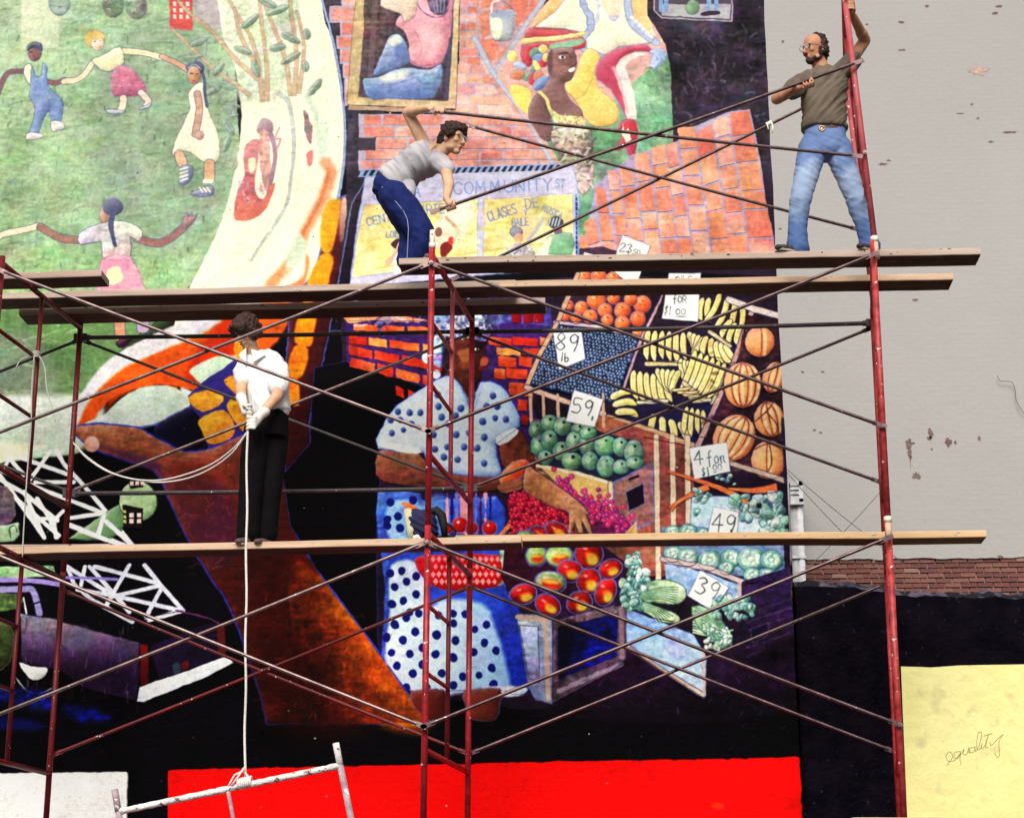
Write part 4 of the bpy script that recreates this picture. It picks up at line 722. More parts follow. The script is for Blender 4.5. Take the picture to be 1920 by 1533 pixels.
card([(1292,840),(1363,829),(1369,884),(1301,899)]); T('4', 1300, 846, 26, (80,96,110), 2.2, -4, .7); T('for', 1324, 850, 22, (80,96,110), 2.2, -6, .56, 1.2); T('$1', 1314, 878, 15, (80,96,110), 2, -8, .6); T('00', 1336, 872, 10, (80,96,110), 1.8, -6, .8); L([(1338,886),(1354,881)], 1.8, (80,96,110))
card([(1337,950),(1385,960),(1381,1006),(1326,1003)]); T('49', 1337, 962, 34, (78,88,96), 2.4, 6, .66); T('c', 1369, 990, 9, IK, 1.6)
card([(1312,1068),(1367,1101),(1336,1146),(1289,1117)]); T('39', 1312, 1080, 32, (78,88,96), 2.4, 20, .7); T('c', 1335, 1130, 10, IK, 1.6, 20)
# celery, leeks and low boxes
P([(1170,1140),(1200,1150),(1300,1190),(1324,1230),(1320,1310),(1300,1300),(1172,1210)], (140,166,216), (178,200,230), 60, sm=0, edge=(110,120,170), tex=.15, name='painted_crate'); L([(1178,1214),(1250,1262),(1318,1302)], 8, (206,184,160), sm=0, edge=(90,80,120)); L([(1318,1225),(1320,1302)], 7, (190,176,176), sm=0)
for pl, ln in (([(1192,1112),(1206,1094),(1246,1086),(1280,1098),(1286,1118),(1272,1132),(1240,1132),(1206,1126)], 7), ([(1186,1124),(1210,1128),(1246,1142),(1272,1154),(1270,1166),(1240,1166),(1206,1146)], 6)):
    P(pl, (150,184,146), (214,228,176), 0, edge=(60,84,84), ew=2.2, sm=3, tex=.16, rel=8)
    for i in range(ln):
        f = (i + .6) / ln; a_, b_ = np.array(pl[0]) * (1 - f) + np.array(pl[-1]) * f, np.array(pl[3]) * (1 - f) + np.array(pl[5]) * f; m_ = (a_ + b_) / 2 + (0, -5)
        L([a_, m_, b_ - (8, 0)], 1.8, (74,108,92), a=.8, wob=.4); L([a_ + (3, 2), m_ + (0, 2.6), b_ - (10, -2)], 1.6, (222,234,196), a=.7, wob=.4)
SHEETS.append(('painted_celery', to_wall(np.array([(1176,1148),(1190,1096),(1262,1090),(1284,1120),(1262,1164)], float))))
leafy(1166, 1084, 1202, 1142, 46, GC + [(96,130,124)], 10); leafy(1178, 1038, 1198, 1088, 30, GC, 8); leafy(1190, 1070, 1214, 1104, 16, GC, 9)
for i in range(10): L([(1300,1140+i*5),(1330+i*2,1160+i*4),(1352+i*2,1190+i*2)], 4, [(176,206,160),(130,170,140),(206,222,186)][i%3])
P([(1296,1136),(1330,1140),(1366,1180),(1372,1206),(1350,1216),(1324,1190),(1304,1166)], (140,172,140), (110,146,122), 40, edge=(64,90,90), sm=2, tex=.2); [L([(1300+i*3,1140+i*4),(1326+i*3,1160+i*3),(1350+i*3,1196-i*2)], 1.8, [(212,226,190),(76,112,96)][i%2], wob=.4) for i in range(9)]; leafy(1322, 1172, 1370, 1216, 46, [(206,222,186),(226,234,206),(150,186,150)], 6); leafy(1340, 1118, 1410, 1160, 50, GC, 8); L([(1330,1145),(1350,1130),(1380,1125)], 6, (150,186,150))
P([(968,1150),(1020,1152),(1036,1160),(1036,1320),(1004,1312),(990,1290)], (150,160,176), (110,116,150), 90, sm=0, edge=(90,80,120), tex=.2); P([(974,1172),(1008,1174),(1012,1280),(990,1270)], (180,192,214), (110,110,140), 90, sm=0, edge=(70,66,90), ew=2, tex=.2); L([(970,1156),(1022,1162),(1028,1310)], 9, (170,146,134), sm=0)
P([(1036,1164),(1150,1134),(1174,1140),(1174,1236),(1140,1262),(1036,1318)], (116,96,110), (84,66,84), 90, sm=0, edge=(80,60,90), tex=.3, name='painted_crate'); P([(1046,1176),(1158,1150),(1156,1230),(1048,1272)], (12,14,84), (20,30,140), 60, sm=0, edge=(40,30,60), tex=.4, blot=.3); P([(1046,1176),(1080,1170),(1060,1260),(1048,1266)], (8,4,30), soft=8, a=.8); L([(1048,1296),(1110,1268),(1166,1244)], 8, (150,136,150), sm=0, a=.8, wob=2); L([(1164,1140),(1166,1232)], 9, (140,116,124), sm=0)
P([(1036,1322),(1170,1250),(1180,1216),(1320,1312),(1390,1240),(1492,1180),(1494,1330),(1300,1360),(1000,1340)], (56,20,66), (20,8,24), 90, sm=0, soft=8, tex=.4, blot=.4, a=.9); specks(90, 1040, 1250, 1490, 1340, [(90,60,110),(110,90,140),(50,20,60)], 91, 10, 2, .5)
L([(1488,1060),(1494,1180),(1497,1310)], 2.4, (120,110,160), a=.8, sm=0)
P([(1464,780),(1490,800),(1480,1060),(1488,1060),(1470,900)], (50,40,76), sm=0, a=.8, tex=.3)
# ---- lower left: bridge, houses, truck
for p_ in ([(106,845),(119,868),(186,943),(251,1026)], [(0,891),(83,1007)], [(18,860),(8,878)], [(18,860),(46,891)], [(95,847),(57,899)], [(39,858),(126,889)], [(67,904),(139,904)], [(0,880),(57,909),(124,935),(191,961)], [(191,963),(132,971)], [(191,966),(183,1002)], [(132,984),(237,1023)], [(0,899),(46,925),(108,976)], [(46,922),(67,971),(83,1007)], [(70,935),(93,971),(108,1007)], [(62,974),(108,971)], [(119,958),(101,976),(106,1007)], [(31,935),(111,1004)]):
    L(p_, 8.5, (246,246,240), sm=0, wob=.5, tex=.05)
SHEETS.append(('painted_bridge', to_wall(np.array([(0,870),(105,845),(252,1026),(90,1012)], float))))
for p_ in ([(126,1062),(139,1095),(175,1126),(248,1165)], [(126,1062),(212,1116),(338,1144)], [(178,1062),(296,1093)], [(271,1059),(300,1095),(343,1144),(279,1162)], [(168,1062),(212,1111),(243,1147)], [(243,1059),(199,1136)], [(160,1062),(152,1098)], [(145,1105),(212,1116)], [(212,1118),(300,1098)], [(302,1105),(274,1157)]):
    L(p_, 8.5, (216,216,240), sm=0, wob=.5, tex=.08)
SHEETS.append(('painted_bridge', to_wall(np.array([(125,1060),(270,1058),(345,1143),(246,1162),(168,1124)], float))))
P([(130,1010),(176,978),(224,944),(236,962),(234,984),(208,1010)], (146,172,136), (110,140,104), 0, edge=(80,100,90), sm=2, name='painted_hill'); [L(p_, 9, (236,236,240), sm=0) for p_ in ([(200,978),(252,1026)], [(196,964),(184,1004)], [(130,985),(236,1026)])]
E(259, 940, 36, 38, (150,178,136), c2=(182,200,156), ang=120, edge=(70,90,80), name='painted_tree'); P([(238,896),(274,896),(268,914),(246,916)], (30,20,26), sm=0); [P([(244+i*10,902),(251+i*10,902),(251+i*10,910),(244+i*10,910)], (240,214,190), sm=0) for i in range(3)]
P([(230,946),(268,954),(268,992),(232,990)], (34,18,24), sm=0, name='painted_house'); [P([(243+i*14,962+j*11),(251+i*14,962+j*11),(251+i*14,970+j*11),(243+i*14,970+j*11)], (248,218,206), sm=0, wob=.6) for i in range(2) for j in range(2)]; [P([(231,956+j*9),(237,957+j*9),(237,963+j*9),(231,962+j*9)], (206,206,130), sm=0) for j in range(3)]
P([(-60,985),(10,984),(34,978),(36,990),(26,1014),(-60,1014)], (176,200,166), sm=2, edge=(100,120,110)); L([(20,1008),(18,990),(28,985),(32,996)], 3, (90,120,90)); P([(-60,905),(12,912),(28,945),(20,980),(-60,985)], (110,96,112), sm=2, tex=.25)
P([(-60,1062),(100,1060),(104,1078),(40,1084),(-60,1080)], (150,180,140), sm=0, tex=.2); L([(-30,1086),(60,1088),(116,1096)], 10, (150,134,190)); L([(120,1082),(180,1084),(220,1086)], 6, (140,126,190)); L([(-30,1106),(40,1104),(62,1108),(74,1150)], 12, (146,140,180), edge=(60,50,90)); P([(-60,1116),(30,1112),(36,1140),(-60,1150)], (90,104,74), sm=2, tex=.25); L([(44,1120),(50,1152)], 3, (210,216,220)); L([(86,1124),(50,1136)], 3, (30,16,30))
P([(-80,1160),(4,1162),(24,1180),(24,1220),(4,1256),(-80,1270)], (92,104,66), (60,70,40), 60, sm=2, edge=(150,160,120), ew=2, tex=.2, name='painted_tree')
P([(38,1150),(106,1160),(118,1166),(262,1204),(258,1314),(160,1290),(116,1258),(42,1240)], (142,134,146), (50,24,60), gp=(160,1160,150,1256), sm=0, edge=(60,40,70), tex=.2, blot=.15, name='painted_truck'); specks(140, 44, 1160, 256, 1300, [(120,100,130),(90,50,100),(176,166,180),(60,24,70)], 101, 16, 1.6, .4, (75, 105))
P([(120,1170),(168,1180),(160,1220),(120,1210)], (120,106,130), soft=6, a=.4)
P([(262,1206),(278,1208),(278,1286),(264,1290)], (120,26,20), (80,10,16), 90, sm=0); P([(280,1210),(410,1160),(420,1230),(300,1276)], (46,22,60), (24,10,40), 0, sm=0, tex=.3); L([(330,1144),(410,1168),(420,1226)], 3, (110,60,110)); P([(406,1168),(420,1170),(424,1222),(410,1228)], (96,30,30), sm=0); P([(322,1246),(336,1240),(340,1260),(326,1264)], (60,90,96), soft=3, a=.8); P([(338,1244),(352,1238),(354,1252),(340,1258)], (120,30,40), soft=3, a=.8)
P([(262,1288),(330,1264),(424,1230),(438,1242),(390,1268),(270,1315),(257,1315)], (240,240,246), (220,226,240), 90, sm=0, name='painted_bumper'); L([(426,1232),(434,1236)], 4, (230,230,240))
P([(34,1240),(60,1248),(88,1250),(90,1260),(80,1272),(62,1275),(48,1264)], (250,246,240), sm=2, edge=(20,10,30), name='painted_headlight'); L([(30,1270),(50,1294),(74,1299),(96,1290)], 2, (190,196,206))
P([(-60,1285),(26,1290),(96,1300),(92,1330),(24,1322),(-60,1310)], (24,36,140), (30,40,120), 0, soft=14, a=.9, tex=.5, blot=.4); P([(-60,1340),(40,1346),(86,1362),(30,1370),(-60,1360)], (20,28,110), soft=10, a=.8); P([(120,1322),(170,1326),(210,1345),(170,1354),(130,1344)], (18,26,120), soft=12, a=.9, tex=.5)
specks(40, 110, 1300, 480, 1430, [(40,30,70),(70,60,110)], 102, 10, 1.4, .5)
# ---- colour fields at the foot
P([(315,1443),(900,1430),(1498,1419),(1506,1560),(1512,2500),(315,2500)], (252,12,8), (240,6,4), 90, sm=0, wob=1.5, tex=.07, blot=.10, name='painted_red_field'); E(1344, 1510, 12, 7, (250,90,20), soft=4, a=.7); specks(40, 330, 1445, 1490, 1533, [(206,6,6),(255,60,40),(180,10,10)], 103, 9, 1.4, .5)
P([(-500,1452),(100,1448),(240,1446),(237,1560),(232,2500),(-500,2500)], (250,246,240), (238,236,228), 90, sm=0, wob=1, tex=.04, blot=.06, name='painted_white_field')
# upper half lifted towards pale: its washed-out brightness put into the paint colour
_z = np.clip((WZ1 - np.arange(CH) / PPM - 6.7) / .9, 0, 1).astype(np.float32)[:, None, None]
CAN += (np.array((.88, .86, .86), np.float32) - CAN) * np.clip(.11 * _z * (1 + .3 * N_BLOT[..., None]), 0, .4)
# strong poster colours below, paler above
_c = np.clip(CAN, 0, 1); _s = np.clip(_c - .085 * np.sin(2 * np.pi * _c), 0, 1); CAN = (_s * 1.03) * (1 - _z) + (_c * .99 - .05 * np.sin(2 * np.pi * _c)) * _z
# plaster grain, chips and dust over everything
CAN *= (1 + .035 * N_FINE + .02 * N_STREAK)[..., None]
_r = np.random.default_rng(5)
for i in range(260):
    yy, xx = _r.integers(4, CH - 4), _r.integers(4, CW - 4); s_ = _r.integers(1, 3); CAN[yy:yy + s_, xx:xx + s_ + _r.integers(0, 2)] = col([(60,60,60),(230,228,220),(120,116,110)][_r.integers(3)])
np.clip(CAN, 0, 1, out=CAN)
# ---------------------------------------------------------------- ground
bm = bmesh.new(); n = 30
for j in range(n + 1):
    for i in range(n + 1): bm.verts.new((-60 + 120 * i / n, -60 + 120 * j / n, 0))
bm.verts.ensure_lookup_table()
for j in range(n):
    for i in range(n): a = j * (n + 1) + i; bm.faces.new([bm.verts[k] for k in (a, a + 1, a + n + 2, a + n + 1)])
structure(from_bm('ground', bm, mat('asphalt', (.032, .032, .034), (.05, .048, .046), 3., .9, c=(.1, .1, .095), cs=60, cth=.66, bump=.5, bs=90)))

# ---------------------------------------------------------------- the painted building
img = bpy.data.images.new('mural_paint', CW, CH, alpha=False)
_lin = np.where(CAN <= .04045, CAN / 12.92, ((CAN + .055) / 1.055) ** 2.4) / LIT
_lin = np.clip(_lin, 0.0, .86)
_s = np.where(_lin <= .0031308, _lin * 12.92, 1.055 * np.power(_lin, 1 / 2.4) - .055)
_px = np.ones((CH, CW, 4), np.float32); _px[..., :3] = _s[::-1]
img.pixels.foreach_set(_px.ravel()); img.update(); img.pack()
m_mural, nt, p = newmat('mural_paint'); K = nt.links
tx = nd(nt, 'ShaderNodeTexImage', image=img, interpolation='Cubic', extension='EXTEND'); uv = nd(nt, 'ShaderNodeUVMap'); K.new(uv.outputs[0], tx.inputs[0]); K.new(tx.outputs[0], p.inputs['Base Color'])
p.inputs['Roughness'].default_value = .62; p.inputs['Specular IOR Level'].default_value = .03
geo = nd(nt, 'ShaderNodeNewGeometry'); mp = nd(nt, 'ShaderNodeMapping'); mp.inputs['Rotation'].default_value = (math.pi / 2, 0, 0); K.new(geo.outputs['Position'], mp.inputs[0])
bt = nd(nt, 'ShaderNodeTexBrick'); bt.inputs['Scale'].default_value = 1.0; bt.inputs['Brick Width'].default_value = .21; bt.inputs['Row Height'].default_value = .068; bt.inputs['Mortar Size'].default_value = .008; bt.inputs['Mortar Smooth'].default_value = .6
K.new(mp.outputs[0], bt.inputs[0]); nz = nd(nt, 'ShaderNodeTexNoise'); nz.inputs['Scale'].default_value = 22; nz.inputs['Detail'].default_value = 8; K.new(geo.outputs['Position'], nz.inputs['Vector'])
b1 = nd(nt, 'ShaderNodeBump', invert=True); b1.inputs['Strength'].default_value = .10; b1.inputs['Distance'].default_value = .004; K.new(bt.outputs['Fac'], b1.inputs['Height'])
b2 = nd(nt, 'ShaderNodeBump'); b2.inputs['Strength'].default_value = .3; b2.inputs['Distance'].default_value = .010; K.new(nz.outputs[0], b2.inputs['Height']); K.new(b1.outputs[0], b2.inputs['Normal']); K.new(b2.outputs[0], p.inputs['Normal'])
m_brick_side = mat('side_brick', (.16, .07, .05), (.10, .05, .04), 5., .9, bump=.6)

def wall_sheet(name, poly, y, m, parent, holes=False):
    bm = bmesh.new(); uvl = bm.loops.layers.uv.new('UVMap')
    vs = [bm.verts.new((min(x, xedge(z) - .02), y, z)) for x, z in poly]
    try: f = bm.faces.new(vs)
    except ValueError: bm.free(); return None
    bm.normal_update()
    if f.normal.y > 0: f.normal_flip()
    bmesh.ops.triangulate(bm, faces=[f])
    for f in bm.faces:
        for l in f.loops: l[uvl].uv = ((l.vert.co.x - WX0) / (WX1 - WX0), (l.vert.co.z - WZ0) / (WZ1 - WZ0))
    return from_bm(name, bm, m, parent)

XE0, XE1 = 2.606, 2.545                      # right edge of the painted wall, foot and top
def xedge(z): return 2.632 - .0090 * z
bm = bmesh.new(); uvl = bm.loops.layers.uv.new('UVMap')
nz_, nx_ = 60, 46; G = []
for j in range(nz_ + 1):
    z = 11.2 * j / nz_; row = []
    for i in range(nx_ + 1):
        x = -6.4 + (xedge(z) + 6.4) * i / nx_
        if i == nx_: x += mnoise.noise((z * 3.1, 1.7, 0)) * .012
        row.append(bm.verts.new((x, WALL_Y, z)))
    G.append(row)
for j in range(nz_):
    for i in range(nx_):
        f = bm.faces.new((G[j][i], G[j][i + 1], G[j + 1][i + 1], G[j + 1][i])); f.material_index = 0
        for l in f.loops: l[uvl].uv = ((l.vert.co.x - WX0) / (WX1 - WX0), (l.vert.co.z - WZ0) / (WZ1 - WZ0))
back = [[bm.verts.new((v.co.x, 8.0, v.co.z)) for v in (row[0], row[-1])] for row in G]
for j in range(nz_):
    for s, e in ((0, 0), (1, nx_)):
        q = (G[j][e], G[j + 1][e], back[j + 1][s], back[j][s]); f = bm.faces.new(q if s == 1 else q[::-1]); f.material_index = 1
    f = bm.faces.new((back[j][0], back[j + 1][0], back[j + 1][1], back[j][1])); f.material_index = 1
f = bm.faces.new([v for v in G[-1]] + back[-1][::-1]); f.material_index = 1
bm.normal_update(); bmesh.ops.recalc_face_normals(bm, faces=bm.faces[:])
mural = from_bm('painted_building', bm, [m_mural, m_brick_side])
tag(mural, 'tall brick building whose whole side wall is painted with a street mural behind the scaffold', 'building')
for i, (nm, poly) in enumerate(SHEETS):
    if nm in ('painted_dot',): continue
    wall_sheet(nm, poly, WALL_Y - .0015 - i * .00003, m_mural, mural)

# ---------------------------------------------------------------- low parged wall on the right, black paint with a yellow field
m_low = mat('black_wall_paint', (.0045, .003, .006), (.0015, .001, .003), 6., .75, c=(.05, .04, .075), cs=26, cth=.665, csoft=.14, bump=1., bs=24, bd=.02, spec=.02)
m_cap = mat('lit_bare_parging', (.10, .088, .13), (.03, .025, .045), 9., .9, c=(.006, .005, .01), cs=11, cth=.47, csoft=.08, bump=1., bs=30, bd=.02)  # bare parging, with the light on the top edge put into its colour
bm = bmesh.new(); n = 90
LT_ = lambda x: float(np.interp(x, [2.5, 2.66, 2.9, 3.226, 3.36, 3.45, 4.35, 8.], [4.41, 4.40, 4.40, 4.375, 4.35, 4.322, 4.31, 4.31]))
prof = [(0.05, 0.), (0.05, .35), (.045, .8), (.05, .93), (.055, .986), (.09, .9955), (.17, 1.0), (.26, .996), (.33, .97), (.35, .9), (.35, 0)]
rows_ = []
for i in range(n + 1):
    x = 2.62 + 4.6 * i / n; zt = LT_(x); row = []
    for k, (dy, f) in enumerate(prof):
        d = .02 * mnoise.noise((x * 3, f * 14, 2)) + .012 * mnoise.noise((x * 9, f * 30, 5))
        zz = f * zt if f < .9 else zt - (1 - f) * zt + .03 * mnoise.noise((x * 5, 1, k * .3)) + .016 * mnoise.noise((x * 17, 3, k * .5))
        row.append(bm.verts.new((x, WALL_Y + dy + (d if 0 < k < 10 else 0), zz)))
    rows_.append(row)
for a, b in zip(rows_[:-1], rows_[1:]):
    for k in range(len(prof) - 1):
        f = bm.faces.new((a[k], b[k], b[k + 1], a[k + 1])); f.material_index = 1 if 4 <= k <= 7 else 0; f.smooth = True
bm.faces.new([r for r in rows_[0]][::-1]); bm.faces.new(rows_[-1])
low = from_bm('yard_wall', bm, [m_low, m_cap]); tag(low, 'lower black painted yard wall with a ragged worn top edge at the right of the mural', 'wall')
yp = to_plane([(1690, 1248), (1730, 1249), (1745, 1250), (1800, 1246), (1860, 1245), (1925, 1244)], WALL_Y)
poly = [(p[0], p[2]) for p in yp] + [(7.2, 3.73), (7.2, .3), (3.35, .3)]
m_yel = mat('yellow_paint', pc((250, 243, 168)), pc((246, 236, 156)), 3., .7, c=pc((222, 212, 150)), cs=7, cth=.6, csoft=.15, bump=.55, bs=9, bd=.03)
bm = bmesh.new(); vs = [bm.verts.new((x, WALL_Y + .02, z)) for x, z in poly]; vb = [bm.verts.new((x, WALL_Y + .03, z)) for x, z in poly]; f = bm.faces.new(vs[::-1]); nv = len(vs)
for i in range(nv): bm.faces.new((vs[i], vs[(i + 1) % nv], vb[(i + 1) % nv], vb[i]))
bmesh.ops.recalc_face_normals(bm, faces=bm.faces[:]); bmesh.ops.triangulate(bm, faces=bm.faces[:])
yel = from_bm('yellow_painted_field', bm, m_yel, low)
EQ = ['1340,1138 1362,1108 1386,1068 1366,1034 1336,1058 1348,1100 1392,1100 1430,1062 1444,1032 1402,1040 1396,1074 1426,1080 1446,1030', '1446,1030 1440,1090 1448,1132', '1450,1056 1470,1010 1464,1048 1490,1050 1506,1000 1506,1040 1520,1030', '1548,998 1516,1006 1516,1040 1546,1030 1552,994 1556,1030 1575,1000 1592,960 1600,892 1574,900 1566,1006 1590,1010 1606,968 1600,1008 1626,988 1652,900', '1652,900 1632,1000 1652,996', '1616,916 1682,896', '1664,958 1672,986 1700,962 1722,936 1760,906 1732,960 1736,1058 1716,1072 1700,1040', '1602,936 1606,932']
bm = bmesh.new()
for st in EQ:
    g = np.array([[float(k) for k in t_.split(',')] for t_ in st.split()]); 
    if len(g) > 2: g = smooth(g, 5, False)
    q = to_wall(np.stack([1440 + g[:, 0] / 3.99, 1149 + g[:, 1] / 3.99], 1))
    add_tube(bm, [(x, WALL_Y + .0195, z) for x, z in q], .0021, 5)
from_bm('handwriting', bm, mat('pencil', (.16, .13, .05), (.25, .21, .09), 30, .8, bump=0), low)

# ---------------------------------------------------------------- grey neighbour across the yard
FY = 13.0
m_gp = None
m_gp, nt, p = newmat('grey_wall_paint'); K = nt.links
geo = nd(nt, 'ShaderNodeNewGeometry'); mp = nd(nt, 'ShaderNodeMapping'); mp.inputs['Rotation'].default_value = (math.pi / 2, 0, 0); K.new(geo.outputs['Position'], mp.inputs[0])
bt = nd(nt, 'ShaderNodeTexBrick'); bt.inputs['Scale'].default_value = 1.; bt.inputs['Brick Width'].default_value = .21; bt.inputs['Row Height'].default_value = .067; bt.inputs['Mortar Size'].default_value = .009; bt.inputs['Mortar Smooth'].default_value = .5; K.new(mp.outputs[0], bt.inputs[0])
bt.inputs['Color1'].default_value = (*pc((184, 181, 179)), 1); bt.inputs['Color2'].default_value = (*pc((182, 179, 177)), 1); bt.inputs['Mortar'].default_value = (*pc((181, 178, 177)), 1)
n1 = nd(nt, 'ShaderNodeTexNoise'); n1.inputs['Scale'].default_value = .5; n1.inputs['Detail'].default_value = 8; K.new(geo.outputs['Position'], n1.inputs['Vector'])
mx = nd(nt, 'ShaderNodeMix', data_type='RGBA', blend_type='MULTIPLY'); r = nd(nt, 'ShaderNodeValToRGB'); r.color_ramp.elements[0].color = (.86, .87, .88, 1); r.color_ramp.elements[1].color = (1.03, 1.01, 1.0, 1); K.new(n1.outputs[0], r.inputs[0]); mx.inputs[0].default_value = 1; K.new(bt.outputs[0], mx.inputs[6]); K.new(r.outputs[0], mx.inputs[7])
m2 = nd(nt, 'ShaderNodeMapping'); m2.inputs['Scale'].default_value = (2.2, 1, 6.5); K.new(geo.outputs['Position'], m2.inputs[0]); n2 = nd(nt, 'ShaderNodeTexNoise'); n2.inputs['Scale'].default_value = 1.6; n2.inputs['Detail'].default_value = 5; n2.inputs['Roughness'].default_value = .7; K.new(m2.outputs[0], n2.inputs['Vector'])
mr = nd(nt, 'ShaderNodeMapRange'); mr.inputs[1].default_value = .78; mr.inputs[2].default_value = .80; K.new(n2.outputs[0], mr.inputs[0]); mx2 = nd(nt, 'ShaderNodeMix', data_type='RGBA'); K.new(mr.outputs[0], mx2.inputs[0]); K.new(mx.outputs[2], mx2.inputs[6]); mx2.inputs[7].default_value = (.16, .13, .12, 1); K.new(mx2.outputs[2], p.inputs['Base Color'])
b1 = nd(nt, 'ShaderNodeBump', invert=True); b1.inputs['Strength'].default_value = .09; b1.inputs['Distance'].default_value = .004; K.new(bt.outputs['Fac'], b1.inputs['Height']); nz = nd(nt, 'ShaderNodeTexNoise'); nz.inputs['Scale'].default_value = 14; nz.inputs['Detail'].default_value = 8; K.new(geo.outputs['Position'], nz.inputs['Vector']); b2 = nd(nt, 'ShaderNodeBump'); b2.inputs['Strength'].default_value = .3; b2.inputs['Distance'].default_value = .02; K.new(nz.outputs[0], b2.inputs['Height']); K.new(b1.outputs[0], b2.inputs['Normal']); K.new(b2.outputs[0], p.inputs['Normal'])
p.inputs['Roughness'].default_value = .8; p.inputs['Specular IOR Level'].default_value = .15
m_mort = mat('old_mortar', (.30, .23, .20), (.22, .16, .14), 12, .95, bump=.6)
bm = bmesh.new(); add_box(bm, (-6, FY + .06, 0), (16, FY + 8, 19)); grey = from_bm('grey_building', bm, m_mort)
tag(grey, 'big blank grey painted brick building across the yard behind the right of the scaffold', 'building')
bm = bmesh.new(); xs = np.linspace(-6, 16, 300); lowz = [6.845 + .022 * mnoise.noise((x * 2.2, 0, 0)) + .016 * mnoise.noise((x * 9, 3, 0)) + .01 * (math.floor(x * 4.76) % 2) for x in xs]
a = [bm.verts.new((x, FY, z)) for x, z in zip(xs, lowz)]; b = [bm.verts.new((x, FY, 19)) for x in xs]; c = [bm.verts.new((x, FY + .05, z)) for x, z in zip(xs, lowz)]
for i in range(len(xs) - 1): bm.faces.new((a[i], a[i + 1], b[i + 1], b[i])); bm.faces.new((c[i], c[i + 1], a[i + 1], a[i]))
from_bm('grey_paint_coat', bm, m_gp, grey)
BRM = [mat('brick_%d' % i, c1, c2, 14, .9, bump=.5, bs=50) for i, (c1, c2) in enumerate((((.13, .048, .04), (.18, .072, .058)), ((.17, .066, .054), (.22, .10, .08)), ((.10, .038, .036), (.15, .06, .055)), ((.26, .16, .13), (.21, .11, .09))))]
bme = bmesh.new(); add_box(bme, (-.1, 0, -.028), (.1, .05, .028), bev=.004); bmesh.ops.triangulate(bme, faces=bme.faces[:]); brick_me = []
for k in range(4):
    me = bpy.data.meshes.new('brick'); bme.to_mesh(me); me.materials.append(BRM[k]); brick_me.append(me)
bme.free()
for j in range(9):
    for i in range(21):
        o = bpy.data.objects.new('brick', random.choices(brick_me, [4, 3, 3, 1])[0]); COL.objects.link(o); o.parent = grey
        o.location = (3.45 + i * .213 + (.106 if j % 2 else 0) + random.uniform(-.004, .004), FY + .025 + random.uniform(-.006, .008), 6.29 + j * .067 + random.uniform(-.003, .003))
m_bare = mat('bare_patch', (.12, .075, .07), (.2, .13, .12), 10, .9)
def patch(cx, cy, rx, ry, seed, drip=0):
    c = at(cx, cy, FY); k = 25.7 / CAM_F * 1.02; r_ = random.Random(seed); poly = []
    for t_ in range(22):
        a_ = t_ / 22 * 2 * math.pi; q = 1 + r_.uniform(-.45, .35); poly.append((c.x + rx * k * q * math.cos(a_), c.z + ry * k * q * math.sin(a_) - (drip * k if 16 == t_ else 0)))
    bm = bmesh.new(); f = bm.faces.new([bm.verts.new((x, FY - .004, z)) for x, z in poly]); bm.normal_update()
    if f.normal.y > 0: f.normal_flip()
    bmesh.ops.triangulate(bm, faces=[f]); from_bm('bare_patch', bm, m_rust if seed == 1 else m_bare, grey)
m_rust = mat('rusty_scuff', (.34, .2, .14), (.5, .42, .38), 40, .9, cs=60)
for i, a_ in enumerate(((1835, 133, 20, 9), (1705, 832, 8, 9, 0), (1706, 850, 4, 11, 24), (1745, 812, 6, 9), (1742, 822, 4, 4), (1778, 828, 6, 8, 8), (1791, 829, 3, 4), (1836, 822, 3, 6), (1718, 892, 8, 7), (1747, 842, 2, 2), (1527, 806, 3, 2), (1539, 811, 3, 2), (1690, 94, 7, 2.4), (1738, 12, 4, 3), (1690, 42, 6, 2.5), (1873, 12, 8, 2.5), (1865, 25, 6, 3), (1468, 78, 3, 3), (1625, 46, 3, 2), (1655, 308, 8, 2.2), (1666, 301, 4, 2), (1895, 248, 14, 2.2), (1857, 266, 5, 2.4), (1716, 562, 5, 2.4), (1822, 196, 3, 2.4), (1834, 222, 3, 1.8), (1800, 213, 7, 1.2), (1875, 1043, 6, 3), (1638, 1052, 2.5, 5), (1505, 697, 3, 2), (1543, 697, 4, 2.4), (1463, 429, 3, 2))): patch(a_[0], a_[1], a_[2], a_[3], i + 1, a_[4] if len(a_) > 4 else 0)

# drain pipe with a slotted head at the corner of the yard
DPY = 12.6; m_zinc = mat('weathered_zinc', (.62, .62, .64), (.45, .45, .48), 10, .6, c=(.25, .22, .2), cs=30, cth=.66, bump=.2)
top = at(1492, 905, DPY); k = (DPY - CAM[1]) / CAM_F * 1.03
dp = thing('drain_pipe', 'pale zinc drain pipe with slotted box head beside the mural edge', 'drain pipe', (top.x, DPY, 0))
bm = bmesh.new(); hw = 11.5 * k; zt = top.z; zb = zt - 40 * k
add_box(bm, (-hw, -.09, zb), (hw, -.075, zb + .05)); add_box(bm, (-hw, -.09, zt - .06), (hw, .1, zt)); add_box(bm, (hw * .35, -.09, zb), (hw, .1, zt)); add_box(bm, (-hw, -.04, zb), (hw * .35, .1, zt))
for i in range(4): add_box(bm, (-hw, -.088, zb + .05 + i * .062), (hw * .36, -.07, zb + .085 + i * .062))
add_box(bm, (-hw * 1.1, -.1, zb - .03), (hw * 1.12, .11, zb + .004)); from_bm('slotted_head', bm, m_zinc, dp)
bm = bmesh.new(); add_tube(bm, [(hw * .45, 0, zb - .01), (hw * .5, 0, 0)], .045, 14); from_bm('pipe', bm, m_zinc, dp, True)
bm = bmesh.new(); add_tube(bm, [(-hw * .45, .02, zb - .01), (-hw * .4, .02, 0)], .05, 14); from_bm('pipe', bm, mat('grey_pipe', (.3, .3, .31), (.42, .42, .42), 8, .6), dp, True)
bm = bmesh.new()
